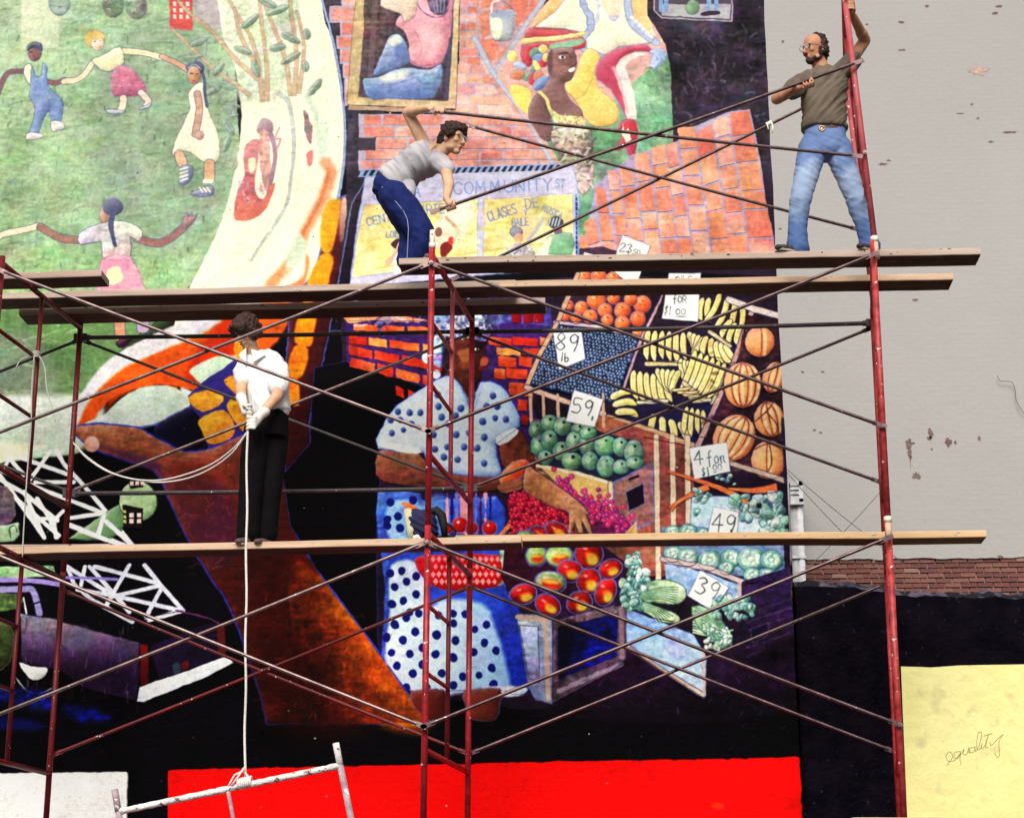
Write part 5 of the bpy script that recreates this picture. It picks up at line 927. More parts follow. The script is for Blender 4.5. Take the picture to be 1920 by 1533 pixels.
for z in (zb - .75, zb - 2.5): add_box(bm, (-hw * 1.05, -.06, z), (hw * 1.1, .4, z + .035))
from_bm('bracket', bm, m_zinc, dp)
m_wire = mat('wire', (.10, .09, .09), (.16, .15, .15), 30, .6, bump=0)
def cable(pts, y, r, label, sag=0.0):
    q = [at(x, y_, y) for x, y_ in pts]
    if len(q) > 2:
        g = smooth(np.array([list(v) for v in q]), 6, False); q = [Vector(v) for v in g]
    elif sag:
        q = [q[0].lerp(q[1], t_ / 12) - Vector((0, 0, sag * 4 * (t_ / 12) * (1 - t_ / 12))) for t_ in range(13)]
    tag(tube_obj('cable', q, r, m_wire, None, 5), label, 'cable', 'thin wires slung across the yard')
cable([(1474, 878), (1692, 1054)], 12.4, .0055, 'thin dark wire sloping down from the mural edge past the red post', .03)
cable([(1476, 886), (1590, 1008)], 12.3, .0055, 'shorter thin wire dropping steeply from the mural edge to the plank end', .02)
cable([(1652, 920), (1500, 1078)], 12.5, .005, 'thin wire slanting down leftwards from the red post', .03)
cable([(1870, 704), (1876, 714), (1896, 716), (1903, 730), (1906, 752), (1920, 775)], 12.93, .005, 'loose kinked wire hanging on the grey wall at far right')
# ---------------------------------------------------------------- scaffold
BAY, FH, FW, SK = 3.05, 1.98, 1.425, .17
WHITE_CHIP = (.72, .68, .64)
m_red = mat('red_frame_paint', pc((186, 34, 46)), pc((132, 18, 28)), 16, .45, c=WHITE_CHIP, cs=30, cth=.685, csoft=.012, bump=.25, bs=40, spec=.4)
m_dred = mat('dark_red_frame_paint', pc((120, 20, 26)), pc((92, 14, 20)), 9, .5, c=WHITE_CHIP, cs=32, cth=.69, csoft=.012, bump=.25, bs=40, spec=.35)
m_pink = mat('faded_red_frame_paint', pc((198, 96, 100)), pc((178, 66, 74)), 7, .55, c=WHITE_CHIP, cs=30, cth=.68, csoft=.012, bump=.25, bs=40, spec=.35)
m_rred = mat('scuffed_red_frame_paint', pc((198, 70, 70)), pc((150, 26, 34)), 18, .5, c=(.75, .6, .55), cs=30, cth=.68, csoft=.015, bump=.3, bs=40, spec=.4)
m_steel = mat('dull_brace_steel', (.22, .155, .15), (.12, .08, .08), 14, .42, c=(.75, .72, .7), cs=46, cth=.73, csoft=.012, bump=.2, metal=.8)
m_black = mat('blackened_brace_steel', (.03, .024, .024), (.055, .04, .04), 14, .55, c=(.6, .56, .54), cs=40, cth=.72, csoft=.012, bump=.2, metal=.1)
m_dsteel = mat('dark_brace_steel', (.12, .078, .08), (.06, .038, .04), 14, .42, c=(.7, .66, .64), cs=46, cth=.72, csoft=.012, bump=.2, metal=.85)
m_pin = mat('cream_pin_paint', (.74, .70, .58), (.6, .56, .46), 20, .6, c=(.2, .16, .12), cs=60, cth=.68)
m_rust = mat('tan_bare_metal', (.55, .36, .24), (.42, .26, .18), 16, .6, c=(.7, .68, .62), cs=50, cth=.62)
RP, RB_ = .0215, .0120
def cyl(bm, a, b, r, n=12): add_tube(bm, [a, b], r, n)
def scaffold_frame(x, lvl, m, label, lean=0.0, pin=False, collar=False, mi=None, dz=0.0):
    t = thing('scaffold_frame', label, 'scaffold frame', (x, 0, ZT + lvl * FH - FH), 'end frames of the scaffold')
    f = lambda q, z: Vector((SK * q / FW - lean * z / FH, q, z + dz * q / FW))
    def part(nm, a, b, r, mm=m, n=12):
        bm = bmesh.new(); cyl(bm, a, b, r, n); return from_bm(nm, bm, mm, t, True)
    zl = .13; zh = FH + .125
    part('post', f(0, zl), f(0, zh), RP, n=16); part('post', f(FW, zl), f(FW, zh), RP, n=14)
    part('inner_post', f(.70, .62), f(.70, FH + .075), .0165, mi or m)
    part('top_bearer', f(.0, FH + .075), f(FW, FH + .075), .0205); part('lower_bearer', f(0, .62), f(FW, .62), .019)
    for z in (1.57, 1.12): part('rung', f(0, z), f(.70, z), .0145)
    for q in (0, FW):
        for z in (FH, FH - 1.22):
            bm = bmesh.new(); c = f(q, z); s = -1 if q == 0 else 1; cyl(bm, c, c + Vector((0, s * .07, 0)), .008, 8); cyl(bm, c + Vector((0, s * .052, 0)), c + Vector((0, s * .062, 0)), .015, 8); from_bm('brace_stud', bm, m_steel, t)
    if pin:
        bm = bmesh.new(); cyl(bm, f(0, zh), f(0, zh + .135), .0185, 14); cyl(bm, f(0, zh), f(0, zh + .04), .0235, 14); from_bm('coupling_pin', bm, m_pin, t, True)
        bm = bmesh.new(); cyl(bm, f(0, zh + .1) + Vector((0, -.021, 0)), f(0, zh + .1) + Vector((0, -.01, 0)), .0055, 8); from_bm('pin_hole', bm, m_black, t)
        part('coupling_pin', f(FW, zh), f(FW, zh + .1), .0175, m_pin)
    if collar:
        bm = bmesh.new(); cyl(bm, f(0, zl - .015), f(0, zl + .022), .0265, 14); from_bm('collar', bm, m_pin, t, True)
        bm = bmesh.new(); cyl(bm, f(0, zl - .14), f(0, zl - .014), .0222, 14); from_bm('bare_sleeve', bm, m_rust, t, True)
    if lvl == -2:                              # screw jacks on timber pads
        for q in (0, FW):
            bm = bmesh.new(); b_ = f(q, 0); g_ = -(ZT - 3 * FH); cyl(bm, Vector((b_.x, q, g_ + .05)), Vector((b_.x, q, .2)), .016); add_box(bm, (b_.x - .075, q - .075, g_ + .045), (b_.x + .075, q + .075, g_ + .055)); bj = from_bm('base_jack', bm, m_black, t)
            bm = bmesh.new(); add_box(bm, (b_.x - .14, q - .12, g_), (b_.x + .14, q + .12, g_ + .045), bev=.004); from_bm('timber_pad', bm, m_black, bj)
    return t
scaffold_frame(-BAY, 0, m_dred, 'dark red end frame at the left edge under the upper planks')
scaffold_frame(0, 0, m_red, 'bright red middle frame between the upper and lower planks, cream pin on its post', pin=True, mi=m_pink)
scaffold_frame(BAY, 0, m_rred, 'scuffed red frame at the right end between the upper and lower planks', collar=True)
scaffold_frame(-BAY, -1, m_dred, 'dark red end frame at the left edge below the lower planks')
scaffold_frame(0, -1, m_red, 'deep red middle frame in front of the painted dress below the lower planks', mi=m_dred)
scaffold_frame(BAY, -1, m_rred, 'red right end frame below the lower planks in front of the black wall', collar=True)
for i, l in ((-1, 'lowest dark red frame at the left, standing before the white painted field'), (0, 'lowest red middle frame standing before the red painted field'), (1, 'lowest red frame at the right beside the yellow field')):
    scaffold_frame(i * BAY, -2, m_dred if i < 0 else m_red, l)
scaffold_frame(BAY + .02, 1, m_pink, 'faded pinkish red top frame at the right that the bearded man holds', lean=.125, collar=True, mi=m_rred)
def brace_tube(nm, a, b, r, m, parent):
    a, b = Vector(a), Vector(b); d = (b - a).normalized(); bm = bmesh.new()
    sag = Vector((random.uniform(-.006, .006), random.uniform(-.004, .004), -.006)) * min(1, (b - a).length / 3)
    n = 9; pts = [a + d * .05] + [a.lerp(b, k / n) + sag * math.sin(math.pi * k / n) for k in range(1, n)] + [b - d * .05]
    add_tube(bm, pts, r, 10); x, y, _ = frame_of(d)
    yy = Vector((0, 1, 0)); zz = d.cross(yy).normalized()
    for e, s in ((a, 1), (b, -1)):            # flattened, drilled ends
        M = Matrix((( d.x * s, zz.x, yy.x, e.x), (d.y * s, zz.y, yy.y, e.y), (d.z * s, zz.z, yy.z, e.z), (0, 0, 0, 1)))
        add_box(bm, (-.02, -r * 1.35, -.0035), (.075, r * 1.35, .0035), M)
    return from_bm(nm, bm, m, parent, False)
def cross_brace(p1, p2, p3, p4, m, label, group, off=.0, m2=None):
    """two tubes pinned where they cross"""
    p1, p2, p3, p4 = map(Vector, (p1, p2, p3, p4)); mid = (p1 + p2 + p3 + p4) / 4
    t = thing('cross_brace', label, 'cross brace', mid, group); o = Vector((0, off, 0))
    brace_tube('tube', p1 - mid, p2 - mid, RB_, m, t); brace_tube('tube', p3 - mid + o, p4 - mid + o, RB_, m2 or m, t)
    d1 = (p2 - p1); d2 = (p4 - p3); k = ((p3 - p1).x * d2.z - (p3 - p1).z * d2.x) / (d1.x * d2.z - d1.z * d2.x); c = p1 + d1 * k - mid
    bm = bmesh.new(); cyl(bm, c + Vector((0, -.022, 0)), c + Vector((0, off + .022, 0)), .009, 8); from_bm('pivot_bolt', bm, m_steel, t)
    return t
GB = 'cross braces bolted between the scaffold frames'
YF, YB = -.045, FW + .045
V = lambda x, y, z: (x, y, ZT + z)
cross_brace(V(0.0, YF, .0), V(BAY, YF, -1.22), V(BAY, YF, 0), V(0, YF, -1.22), m_dsteel, 'front cross brace of the upper right bay over the painted fruit boxes', GB, -.028)
cross_brace(V(-.01, YF, .0), V(-BAY, YF, -1.22), V(-BAY, YF, 0), V(0, YF, -1.22), m_steel, 'front cross brace of the upper left bay crossing by the man in white', GB, -.028)
cross_brace(V(SK, YB, 0), V(BAY + SK, YB, -1.22), V(BAY + SK, YB, 0), V(SK, YB, -1.22), m_dsteel, 'rear cross brace of the upper right bay close to the painted fruit', GB, .028)
cross_brace(V(SK, YB, 0), V(-BAY + SK, YB, -1.22), V(-BAY + SK, YB, 0), V(SK, YB, -1.22), m_steel, 'rear cross brace of the upper left bay behind the man in white', GB, .028, m_black)
cross_brace(V(0.0, YF, -FH), V(BAY, YF, -FH - 1.22), V(BAY, YF, -FH), V(0, YF, -FH - 1.22), m_dsteel, 'front cross brace of the lower right bay over the painted crates', GB, -.028)
cross_brace(V(-.01, YF, -FH), V(-BAY, YF, -FH - 1.22), V(-BAY, YF, -FH), V(0, YF, -FH - 1.22), m_steel, 'front cross brace of the lower left bay over the brown painted road', GB, -.028)
cross_brace(V(SK, YB, -FH), V(BAY + SK, YB, -FH - 1.22), V(BAY + SK, YB, -FH), V(SK, YB, -FH - 1.22), m_dsteel, 'rear cross brace of the lower right bay near the black mural foot', GB, .028)
cross_brace(V(SK, YB, -FH), V(-BAY + SK, YB, -FH - 1.22), V(-BAY + SK, YB, -FH), V(SK, YB, -FH - 1.22), m_dred, 'thin dark rear cross brace of the lower left bay near the painted truck', GB, .028)
cross_brace(V(-BAY + SK, YB, 0), V(-2 * BAY + SK, YB, -1.22), V(-BAY + SK, YB, -1.22), V(-2 * BAY + SK, YB, 0), m_black, 'black rear cross brace running out of the left edge above the painted bridge', GB, .028)
cross_brace(V(-BAY, YF, -FH), V(-2 * BAY, YF, -FH - 1.22), V(-BAY, YF, -FH - 1.22), V(-2 * BAY, YF, -FH), m_dred, 'lower cross brace running out of the left edge', GB, -.028)
def rail(a, b, r, m, label, g='black rails along the back of the scaffold'):
    a, b = Vector(a), Vector(b); mid = (a + b) / 2; t = thing('guard_rail', label, 'rail', mid, g); brace_tube('tube', a - mid, b - mid, r, m, t)
    bm = bmesh.new()
    for e in (a, b): add_box(bm, e - mid - Vector((.05, .02, .03)), e - mid + Vector((.05, .02, .03)))
    from_bm('clamp', bm, m_black, t)
rail(V(-BAY + SK, YB - .02, 0.005), V(SK, YB - .02, .005), .0165, m_black, 'black rear rail behind the head of the man in white')
rail(V(SK, YB - .02, 0.0), V(BAY + SK, YB - .02, .02), .0165, m_black, 'black rear rail over the painted bananas')
rail(V(-BAY + SK, YB - .02, -1.24), V(SK, YB - .02, -1.235), .0165, m_black, 'black rear rail at knee height behind the man in white')
# the pair of braces being fitted on top
Ye = -.03
wl, wr = at(812, 208, Ye), at(1612, 293, YF); hl, hr = at(812, 399, Ye), at(1614, 117, YF)
cross_brace(wl, wr, hl, hr, m_dsteel, 'cross brace held up by the woman and the bearded man above the upper planks', GB, -.02)
bm = bmesh.new(); c = at(1614, 117, YF); q = add_tube(bm, [c + Vector((.018 * math.cos(a_ / 12 * 2 * math.pi), 0, .018 * math.sin(a_ / 12 * 2 * math.pi))) for a_ in range(13)], .005, 6)
cross_brace(at(880, 236, YB), at(1612, 431, YB), at(850, 521, YB), at(1592, 158, YB), m_dsteel, 'rear cross brace above the upper planks, leaning behind the bearded man', GB, .02)
bm.free()
m_tie = mat('white_tie', (.75, .72, .66), (.6, .57, .52), 30, .9)
bm = bmesh.new(); c = at(1440, 233, YB); cyl(bm, c - Vector((.012, 0, .006)), c + Vector((.03, 0, .014)), .02, 8); add_tube(bm, [c + Vector((.03, -.02, 0)), c + Vector((.035, -.03, -.05)), c + Vector((.03, -.03, -.09))], .006, 6); add_tube(bm, [c + Vector((-.01, -.02, 0)), c + Vector((.0, -.03, -.06))], .006, 6)
tag(from_bm('rag_tie', bm, m_tie, None, True), 'white rag knotted round the rear brace beside the mural edge', 'rag')

# planks
m_spot = mat('dried_paint', (.55, .52, .47), (.4, .36, .32), 20, .8, bump=0); m_knot = mat('dark_knot', (.10, .05, .035), (.16, .09, .06), 20, .9, bump=0)
def wood(nm, a, b, c): return mat(nm, a, b, 5, .85, c=c, cs=22, cth=.66, csoft=.06, bump=.3, bs=14, stretch=(.35, 4, 6), bd=.003)
m_wg = wood('grey_weathered_plank', pc((208, 186, 170)), pc((182, 158, 144)), (.16, .10, .085)); m_wt = wood('tan_plank', pc((230, 198, 168)), pc((208, 172, 142)), (.26, .14, .09)); m_wn = wood('new_pine_plank', pc((232, 196, 152)), pc((214, 172, 126)), (.3, .17, .1))
m_shaded = mat('shaded_plank_face', (.085, .042, .032), (.045, .022, .018), 5, .9, c=(.2, .14, .11), cs=22, cth=.64, csoft=.06, bump=.5, bs=26, stretch=(.35, 4, 9), bd=.006)  # plank wood darkened so its colour carries the shade of the undersides
m_wb = wood('brown_plank', pc((200, 172, 158)), pc((172, 144, 132)), (.12, .07, .06))
def plank(x0, x1, y0, wd, z, m, label, z1=None, th=.05, chips=0):
    n = 40; z1 = z if z1 is None else z1; mid = Vector(((x0 + x1) / 2, y0 + wd / 2, ZT + (z + z1) / 2)); bm = bmesh.new(); rows_ = []; sd_ = random.uniform(0, 99)
    for i in range(n + 1):
        t_ = i / n; x = x0 + (x1 - x0) * t_; zz = ZT + z + (z1 - z) * t_ + .007 * mnoise.noise((x * .8, sd_, 0)); w_ = .003 * mnoise.noise((x * 3.1, sd_, 4)); e = .0045 if 0 < i < n else .0045
        pr = [(0 + w_, e), (0 + w_, th - e), (e + w_, th), (wd - e, th), (wd, th - e), (wd, e), (wd - e, 0), (e + w_, 0)]
        rows_.append([bm.verts.new(Vector((x, y0 + a_, zz + b_ + .002 * mnoise.noise((x * 6, a_ * 30, b_ * 30 + sd_)))) - mid) for a_, b_ in pr])
    for a_, b_ in zip(rows_[:-1], rows_[1:]):
        for k in range(8): bm.faces.new((a_[k], b_[k], b_[(k + 1) % 8], a_[(k + 1) % 8])).material_index = 1 if k in (2, 6) else 0     # broad faces: underside shade put into a darker wood colour
    bm.faces.new(rows_[0]); bm.faces.new(rows_[-1][::-1]); bmesh.ops.recalc_face_normals(bm, faces=bm.faces[:])
    o = from_bm('plank', bm, [m, m_shaded]); sp = bmesh.new()
    for k in range(int((x1 - x0) * 5)):
        x = random.uniform(x0 + .1, x1 - .1); t_ = (x - x0) / (x1 - x0); zz = ZT + z + (z1 - z) * t_; add_ball(sp, Vector((x, y0 + .001, zz + random.uniform(.012, .046))) - mid, (random.uniform(.004, .02), .0045, random.uniform(.003, .009)), 1)
    from_bm('paint_splatter', sp, random.choice([m_spot, m_spot, m_knot]), o, True)['kind'] = 'stuff'; o.location = mid; return tag(o, label, 'plank', 'wooden scaffold planks')
X_ = lambda px, py, y: at(px, py, y).x
ZP = .118
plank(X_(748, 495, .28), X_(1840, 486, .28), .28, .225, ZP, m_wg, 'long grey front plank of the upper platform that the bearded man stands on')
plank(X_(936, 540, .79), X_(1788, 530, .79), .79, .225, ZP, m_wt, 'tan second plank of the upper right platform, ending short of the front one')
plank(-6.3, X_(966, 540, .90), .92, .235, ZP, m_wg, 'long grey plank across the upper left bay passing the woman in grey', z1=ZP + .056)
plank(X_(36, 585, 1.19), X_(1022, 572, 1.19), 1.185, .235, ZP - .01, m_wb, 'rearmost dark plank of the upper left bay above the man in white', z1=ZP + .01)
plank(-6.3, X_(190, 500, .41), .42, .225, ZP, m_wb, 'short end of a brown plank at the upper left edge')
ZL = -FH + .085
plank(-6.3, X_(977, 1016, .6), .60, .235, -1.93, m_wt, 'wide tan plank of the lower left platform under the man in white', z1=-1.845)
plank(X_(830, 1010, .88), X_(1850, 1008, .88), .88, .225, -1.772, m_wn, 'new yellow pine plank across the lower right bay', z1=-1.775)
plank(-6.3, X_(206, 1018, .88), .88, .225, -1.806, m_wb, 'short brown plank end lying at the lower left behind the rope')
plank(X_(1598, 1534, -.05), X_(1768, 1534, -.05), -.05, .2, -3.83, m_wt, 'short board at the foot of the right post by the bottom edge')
# ---------------------------------------------------------------- people
m_skin = mat('pale_skin', pc((238, 190, 156)), pc((222, 168, 134)), 14, .55, bump=.08, bs=120, spec=.3); m_tan = mat('tanned_skin', pc((216, 158, 124)), pc((196, 136, 104)), 14, .55, bump=.08, bs=120)
m_hair = mat('dark_brown_hair', (.028, .012, .012), (.05, .024, .02), 60, .7, bump=.9, bs=140, bd=.01); m_brow = mat('brown_hair', (.030, .012, .010), (.065, .03, .024), 60, .7, bump=.9, bs=120, bd=.01)
def cloth(nm, a, b, scale=7, rough=.9, bump=.25): return mat(nm, a, b, scale, rough, bump=bump, bs=160, spec=.12)
m_olive = cloth('olive_cotton', pc((122, 110, 96)), pc((104, 92, 80))); m_greyt = cloth('grey_jersey', pc((206, 202, 206)), pc((184, 180, 188))); m_white = cloth('white_cotton', (.80, .80, .78), (.74, .74, .73)); m_blackc = cloth('black_trouser_cloth', (.005, .004, .005), (.003, .002, .003)); m_navy = cloth('dark_denim', pc((36, 50, 112)), pc((24, 34, 86)), 12)
m_glove = cloth('white_work_glove', (.80, .78, .72), (.66, .63, .58), 20); m_shoe = mat('dark_shoe', (.03, .022, .022), (.06, .045, .04), 20, .6); m_brsh = mat('brown_shoe', (.09, .05, .045), (.14, .09, .08), 20, .6); m_lens = mat('spectacle_frame', (.05, .045, .04), None, 5, .3, bump=0, spec=.5); m_eye = mat('eye', (.012, .009, .008), None, 5, .25, bump=0, spec=.5); m_lip = mat('lip', pc((176, 92, 84)), None, 5, .5, bump=0); m_belt = mat('brown_belt', (.10, .04, .03), (.15, .07, .05), 20, .5); m_brass = mat('brass_buckle', (.5, .34, .2), None, 5, .35, metal=.7, bump=0); m_stitch = mat('pale_stitching', pc((150, 160, 206)), None, 5, .8, bump=0)
m_jean, nt, p = newmat('faded_blue_denim'); K = nt.links
tc = nd(nt, 'ShaderNodeTexCoord'); sx = nd(nt, 'ShaderNodeSeparateXYZ'); K.new(tc.outputs['Generated'], sx.inputs[0]); nz = nd(nt, 'ShaderNodeTexNoise'); nz.inputs['Scale'].default_value = 9; nz.inputs['Detail'].default_value = 6; K.new(tc.outputs['Object'], nz.inputs['Vector'])
ad = nd(nt, 'ShaderNodeMath', operation='MULTIPLY_ADD'); K.new(nz.outputs[0], ad.inputs[0]); ad.inputs[1].default_value = .5; K.new(sx.outputs['Z'], ad.inputs[2]); r = nd(nt, 'ShaderNodeValToRGB'); K.new(ad.outputs[0], r.inputs[0]); e = r.color_ramp.elements; e[0].position = .22; e[0].color = (*pc((72, 98, 154)), 1); e[1].position = 1.0; e[1].color = (*pc((122, 148, 200)), 1)
for pos, c_ in ((.5, (98, 126, 178)), (.72, (160, 182, 216)), (.88, (172, 190, 222))): q = e.new(pos); q.color = (*pc(c_), 1)
K.new(r.outputs[0], p.inputs['Base Color']); p.inputs['Roughness'].default_value = .9; p.inputs['Specular IOR Level'].default_value = .1
wv = nd(nt, 'ShaderNodeTexNoise'); wv.inputs['Scale'].default_value = 200; K.new(tc.outputs['Object'], wv.inputs['Vector']); bp = nd(nt, 'ShaderNodeBump'); bp.inputs['Strength'].default_value = .3; bp.inputs['Distance'].default_value = .003; K.new(wv.outputs[0], bp.inputs['Height']); K.new(bp.outputs[0], p.inputs['Normal'])

def limb(bm, p0, r0, p1, r1, n=16):
    add_tube(bm, [p0, Vector(p0).lerp(Vector(p1), .5), p1], [r0, (r0 + r1) / 2, r1], n); add_ball(bm, p0, r0, 2); add_ball(bm, p1, r1, 2)
def chain(bm, pts, rs, n=16):
    for (a, ra), (b, rb) in zip(list(zip(pts, rs))[:-1], list(zip(pts, rs))[1:]): limb(bm, a, ra, b, rb, n)
def loft(bm, secs, right, n=28):
    """closed surface through (centre, half width, half depth) sections; right: body's side direction"""
    right = Vector(right); pts = [Vector(s[0]) for s in secs]; rings = []
    for i, (c, rx, ry) in enumerate(secs):
        d = (pts[min(i + 1, len(pts) - 1)] - pts[max(0, i - 1)]).normalized(); x = (right - d * right.dot(d)).normalized(); y = d.cross(x)
        rings.append([bm.verts.new(pts[i] + x * rx * math.copysign(abs(math.cos(t)) ** .85, math.cos(t)) + y * ry * math.copysign(abs(math.sin(t)) ** .85, math.sin(t))) for t in [2 * math.pi * k / n for k in range(n)]])
    for a, b in zip(rings[:-1], rings[1:]):
        for k in range(n): bm.faces.new((a[k], a[(k + 1) % n], b[(k + 1) % n], b[k]))
    bm.faces.new(rings[0][::-1]); bm.faces.new(rings[-1])
def solid(name, bm, m, parent, voxel=.008, it=6, fold=None, fac=.5):
    """union of the pieces in bm as ONE continuous smooth surface, with optional cloth folds"""
    bmesh.ops.recalc_face_normals(bm, faces=bm.faces[:])
    me = bpy.data.meshes.new('tmp'); bm.to_mesh(me); bm.free(); o = bpy.data.objects.new('tmp', me); COL.objects.link(o)
    md = o.modifiers.new('r', 'REMESH'); md.mode = 'VOXEL'; md.voxel_size = voxel
    s_ = o.modifiers.new('s', 'SMOOTH'); s_.iterations = it; s_.factor = fac
    dg = bpy.context.evaluated_depsgraph_get(); dg.update(); m2 = bpy.data.meshes.new_from_object(o.evaluated_get(dg)); bpy.data.objects.remove(o); bpy.data.meshes.remove(me)
    m2.name = name; m2.materials.clear()
    if fold:
        nrm = [v.normal.copy() for v in m2.vertices]
        for v, n_ in zip(m2.vertices, nrm): v.co += n_ * fold(v.co, n_)
    for p_ in m2.polygons: p_.use_smooth = True
    return link(name, m2, m, parent)
def folds(d1, d2, k1=26, k2=5, amp=.008, seed=0, extra=None):
    d1, d2 = Vector(d1).normalized(), Vector(d2).normalized()
    def f(p, n):
        a = mnoise.noise((p.dot(d1) * k1, p.dot(d2) * k2, seed)); b = mnoise.noise((p.dot(d1) * k1 * 2.1 + 3, p.dot(d2) * k2 * 1.7, seed + 9))
        v = (1 - 2.2 * abs(a)) * .7 + (1 - 2 * abs(b)) * .3
        return amp * v * (extra(p) if extra else 1)
    return f
def head_matrix(c, face, up=(0, 0, 1)):
    f = Vector(face).normalized(); u = Vector(up); u = (u - f * u.dot(f)).normalized(); x = u.cross(-f).normalized()   # local: x side, -y face, z up
    y = -f; x = y.cross(u).normalized()
    return Matrix(((x.x, y.x, u.x, c[0]), (x.y, y.y, u.y, c[1]), (x.z, y.z, u.z, c[2]), (0, 0, 0, 1)))
def head(bm, M, slim=1.0):
    B = lambda c, r, s=2: add_ball(bm, M @ Vector(c), r, s, M.to_3x3())
    B((0, .012, .035), (.072 * slim, .092, .084), 3); B((0, -.022, -.03), (.059 * slim, .064, .076), 3); B((0, -.058, -.094), (.026, .024, .021))
    for s in (-1, 1): B((s * .034, -.016, -.074), (.03, .04, .026)); B((s * .036, -.062, -.022), (.022, .02, .02)); B((s * .074 * slim, .008, -.012), (.009, .02, .031)); B((s * .03, -.079, .024), (.022, .010, .007))
    add_tube(bm, [M @ Vector((0, -.086, .012)), M @ Vector((0, -.1, -.014)), M @ Vector((0, -.112, -.034)), M @ Vector((0, -.094, -.042))], [.008, .010, .0135, .008], 8); B((.009, -.096, -.036), .009, 1); B((-.009, -.096, -.036), .009, 1)
    B((0, -.086, -.060), (.022, .008, .0055)); B((0, -.084, -.071), (.019, .009, .0065))
def face_parts(M, parent):
    bm = bmesh.new()
    for s in (-1, 1): add_ball(bm, M @ Vector((s * .03, -.0785, .008)), (.011, .006, .0065), 2, M.to_3x3())
    from_bm('eyes', bm, m_eye, parent, True)
    bm = bmesh.new(); add_ball(bm, M @ Vector((0, -.0905, -.0645)), (.02, .005, .005), 2, M.to_3x3()); from_bm('lips', bm, m_lip, parent, True)
def spectacles(M, parent, r=.021):
    bm = bmesh.new()
    for s in (-1, 1):
        c = Vector((s * .031, -.098, .006)); ring = [M @ (c + Vector((r * 1.08 * math.cos(t), -.002 * math.cos(t) * s + abs(math.cos(t)) * .004, r * math.sin(t)))) for t in [k / 16 * 2 * math.pi for k in range(17)]]
        add_tube(bm, ring, .0022, 6, False); add_tube(bm, [M @ (c + Vector((s * .022, .004, .004))), M @ Vector((s * .078, -.03, .006)), M @ Vector((s * .078, .02, 0))], .002, 6)
    add_tube(bm, [M @ Vector((-.011, -.102, .01)), M @ Vector((.011, -.102, .01))], .0022, 6)
    sp = from_bm('spectacles', bm, m_lens, parent)
    g, nt_, p_ = newmat('spectacle_glass'); p_.inputs['Base Color'].default_value = (.9, .92, .95, 1); p_.inputs['Roughness'].default_value = .05; p_.inputs['Alpha'].default_value = .28; p_.inputs['Specular IOR Level'].default_value = .9
    bm = bmesh.new()
    for s in (-1, 1): bm.faces.new([bm.verts.new(M @ (Vector((s * .031, -.099, .006)) + Vector((r * math.cos(k / 14 * 2 * math.pi), 0, r * math.sin(k / 14 * 2 * math.pi))))) for k in range(14)])
    from_bm('lens', bm, g, sp)
def curls(name, M, spots, m, parent, seed=1, size=.016):
    r_ = random.Random(seed); bm = bmesh.new()
    for c, rr, k in spots:
        rr = rr if isinstance(rr, tuple) else (rr,) * 3
        add_ball(bm, M @ Vector(c), rr, 2, M.to_3x3())
        for i in range(k):
            d = Vector((r_.gauss(0, 1), r_.gauss(0, 1), r_.gauss(0, 1))).normalized(); add_ball(bm, M @ (Vector(c) + Vector((d.x * rr[0], d.y * rr[1], d.z * rr[2]))), size * r_.uniform(.6, 1.3), 1)
    return solid(name, bm, m, parent, .006, 1, lambda p, n: .004 * mnoise.noise(p * 90))
def hand(bm, wrist, c, bar, R=.014, side=1, sc=1.0, rw=.027):
    """palm and five fingers closed on a bar through c; side: +1 thumb towards +bar"""
    b = Vector(bar).normalized(); n = Vector(wrist) - Vector(c); n = (n - b * n.dot(b)).normalized(); t = b.cross(n); c = Vector(c)
    pt = lambda off, ang, rad: c + b * off + (n * math.cos(ang) + t * math.sin(ang)) * rad
    fr = .0088 * sc; rad = R + fr * .9
    kn = [(-.031, 1.0), (-.0105, 1.08), (.0105, 1.02), (.030, .86)]
    pc_ = c + n * (R + .017); 
    for off, ln in kn:
        off = off * side * -1 * sc
        k0 = pt(off, -.95 * side, rad + .013 * sc); add_ball(bm, k0, fr * 1.28, 2)
        limb(bm, Vector(wrist).lerp(pc_ + b * off * .7, .35) + n * .004, .014 * sc, k0, fr * 1.35, 8)
        a = [-.95 * side, -1.75 * side, -2.75 * side, -3.75 * side]; rr = [rad + .013 * sc, rad + .006, rad + .001, rad]
        pts = [pt(off * (1 + .05 * i), a[i] * (.97 + .03 * ln), rr[i]) for i in range(4)]; chain(bm, pts, [fr * 1.1, fr * 1.04, fr * .95, fr * .8], 8)
    th = [Vector(wrist).lerp(c, .45) + b * side * .024 * sc, pt(.04 * side * sc, .25 * side, rad + .014), pt(.038 * side * sc, 1.2 * side, rad + .006), pt(.026 * side * sc, 2.2 * side, rad + .002)]
    chain(bm, th, [.014 * sc, .0125 * sc, .0108 * sc, .0088 * sc], 8)
    add_ball(bm, c + n * (R + .02), .021 * sc, 2); limb(bm, wrist, rw, c + n * (R + .025), .022 * sc, 10)
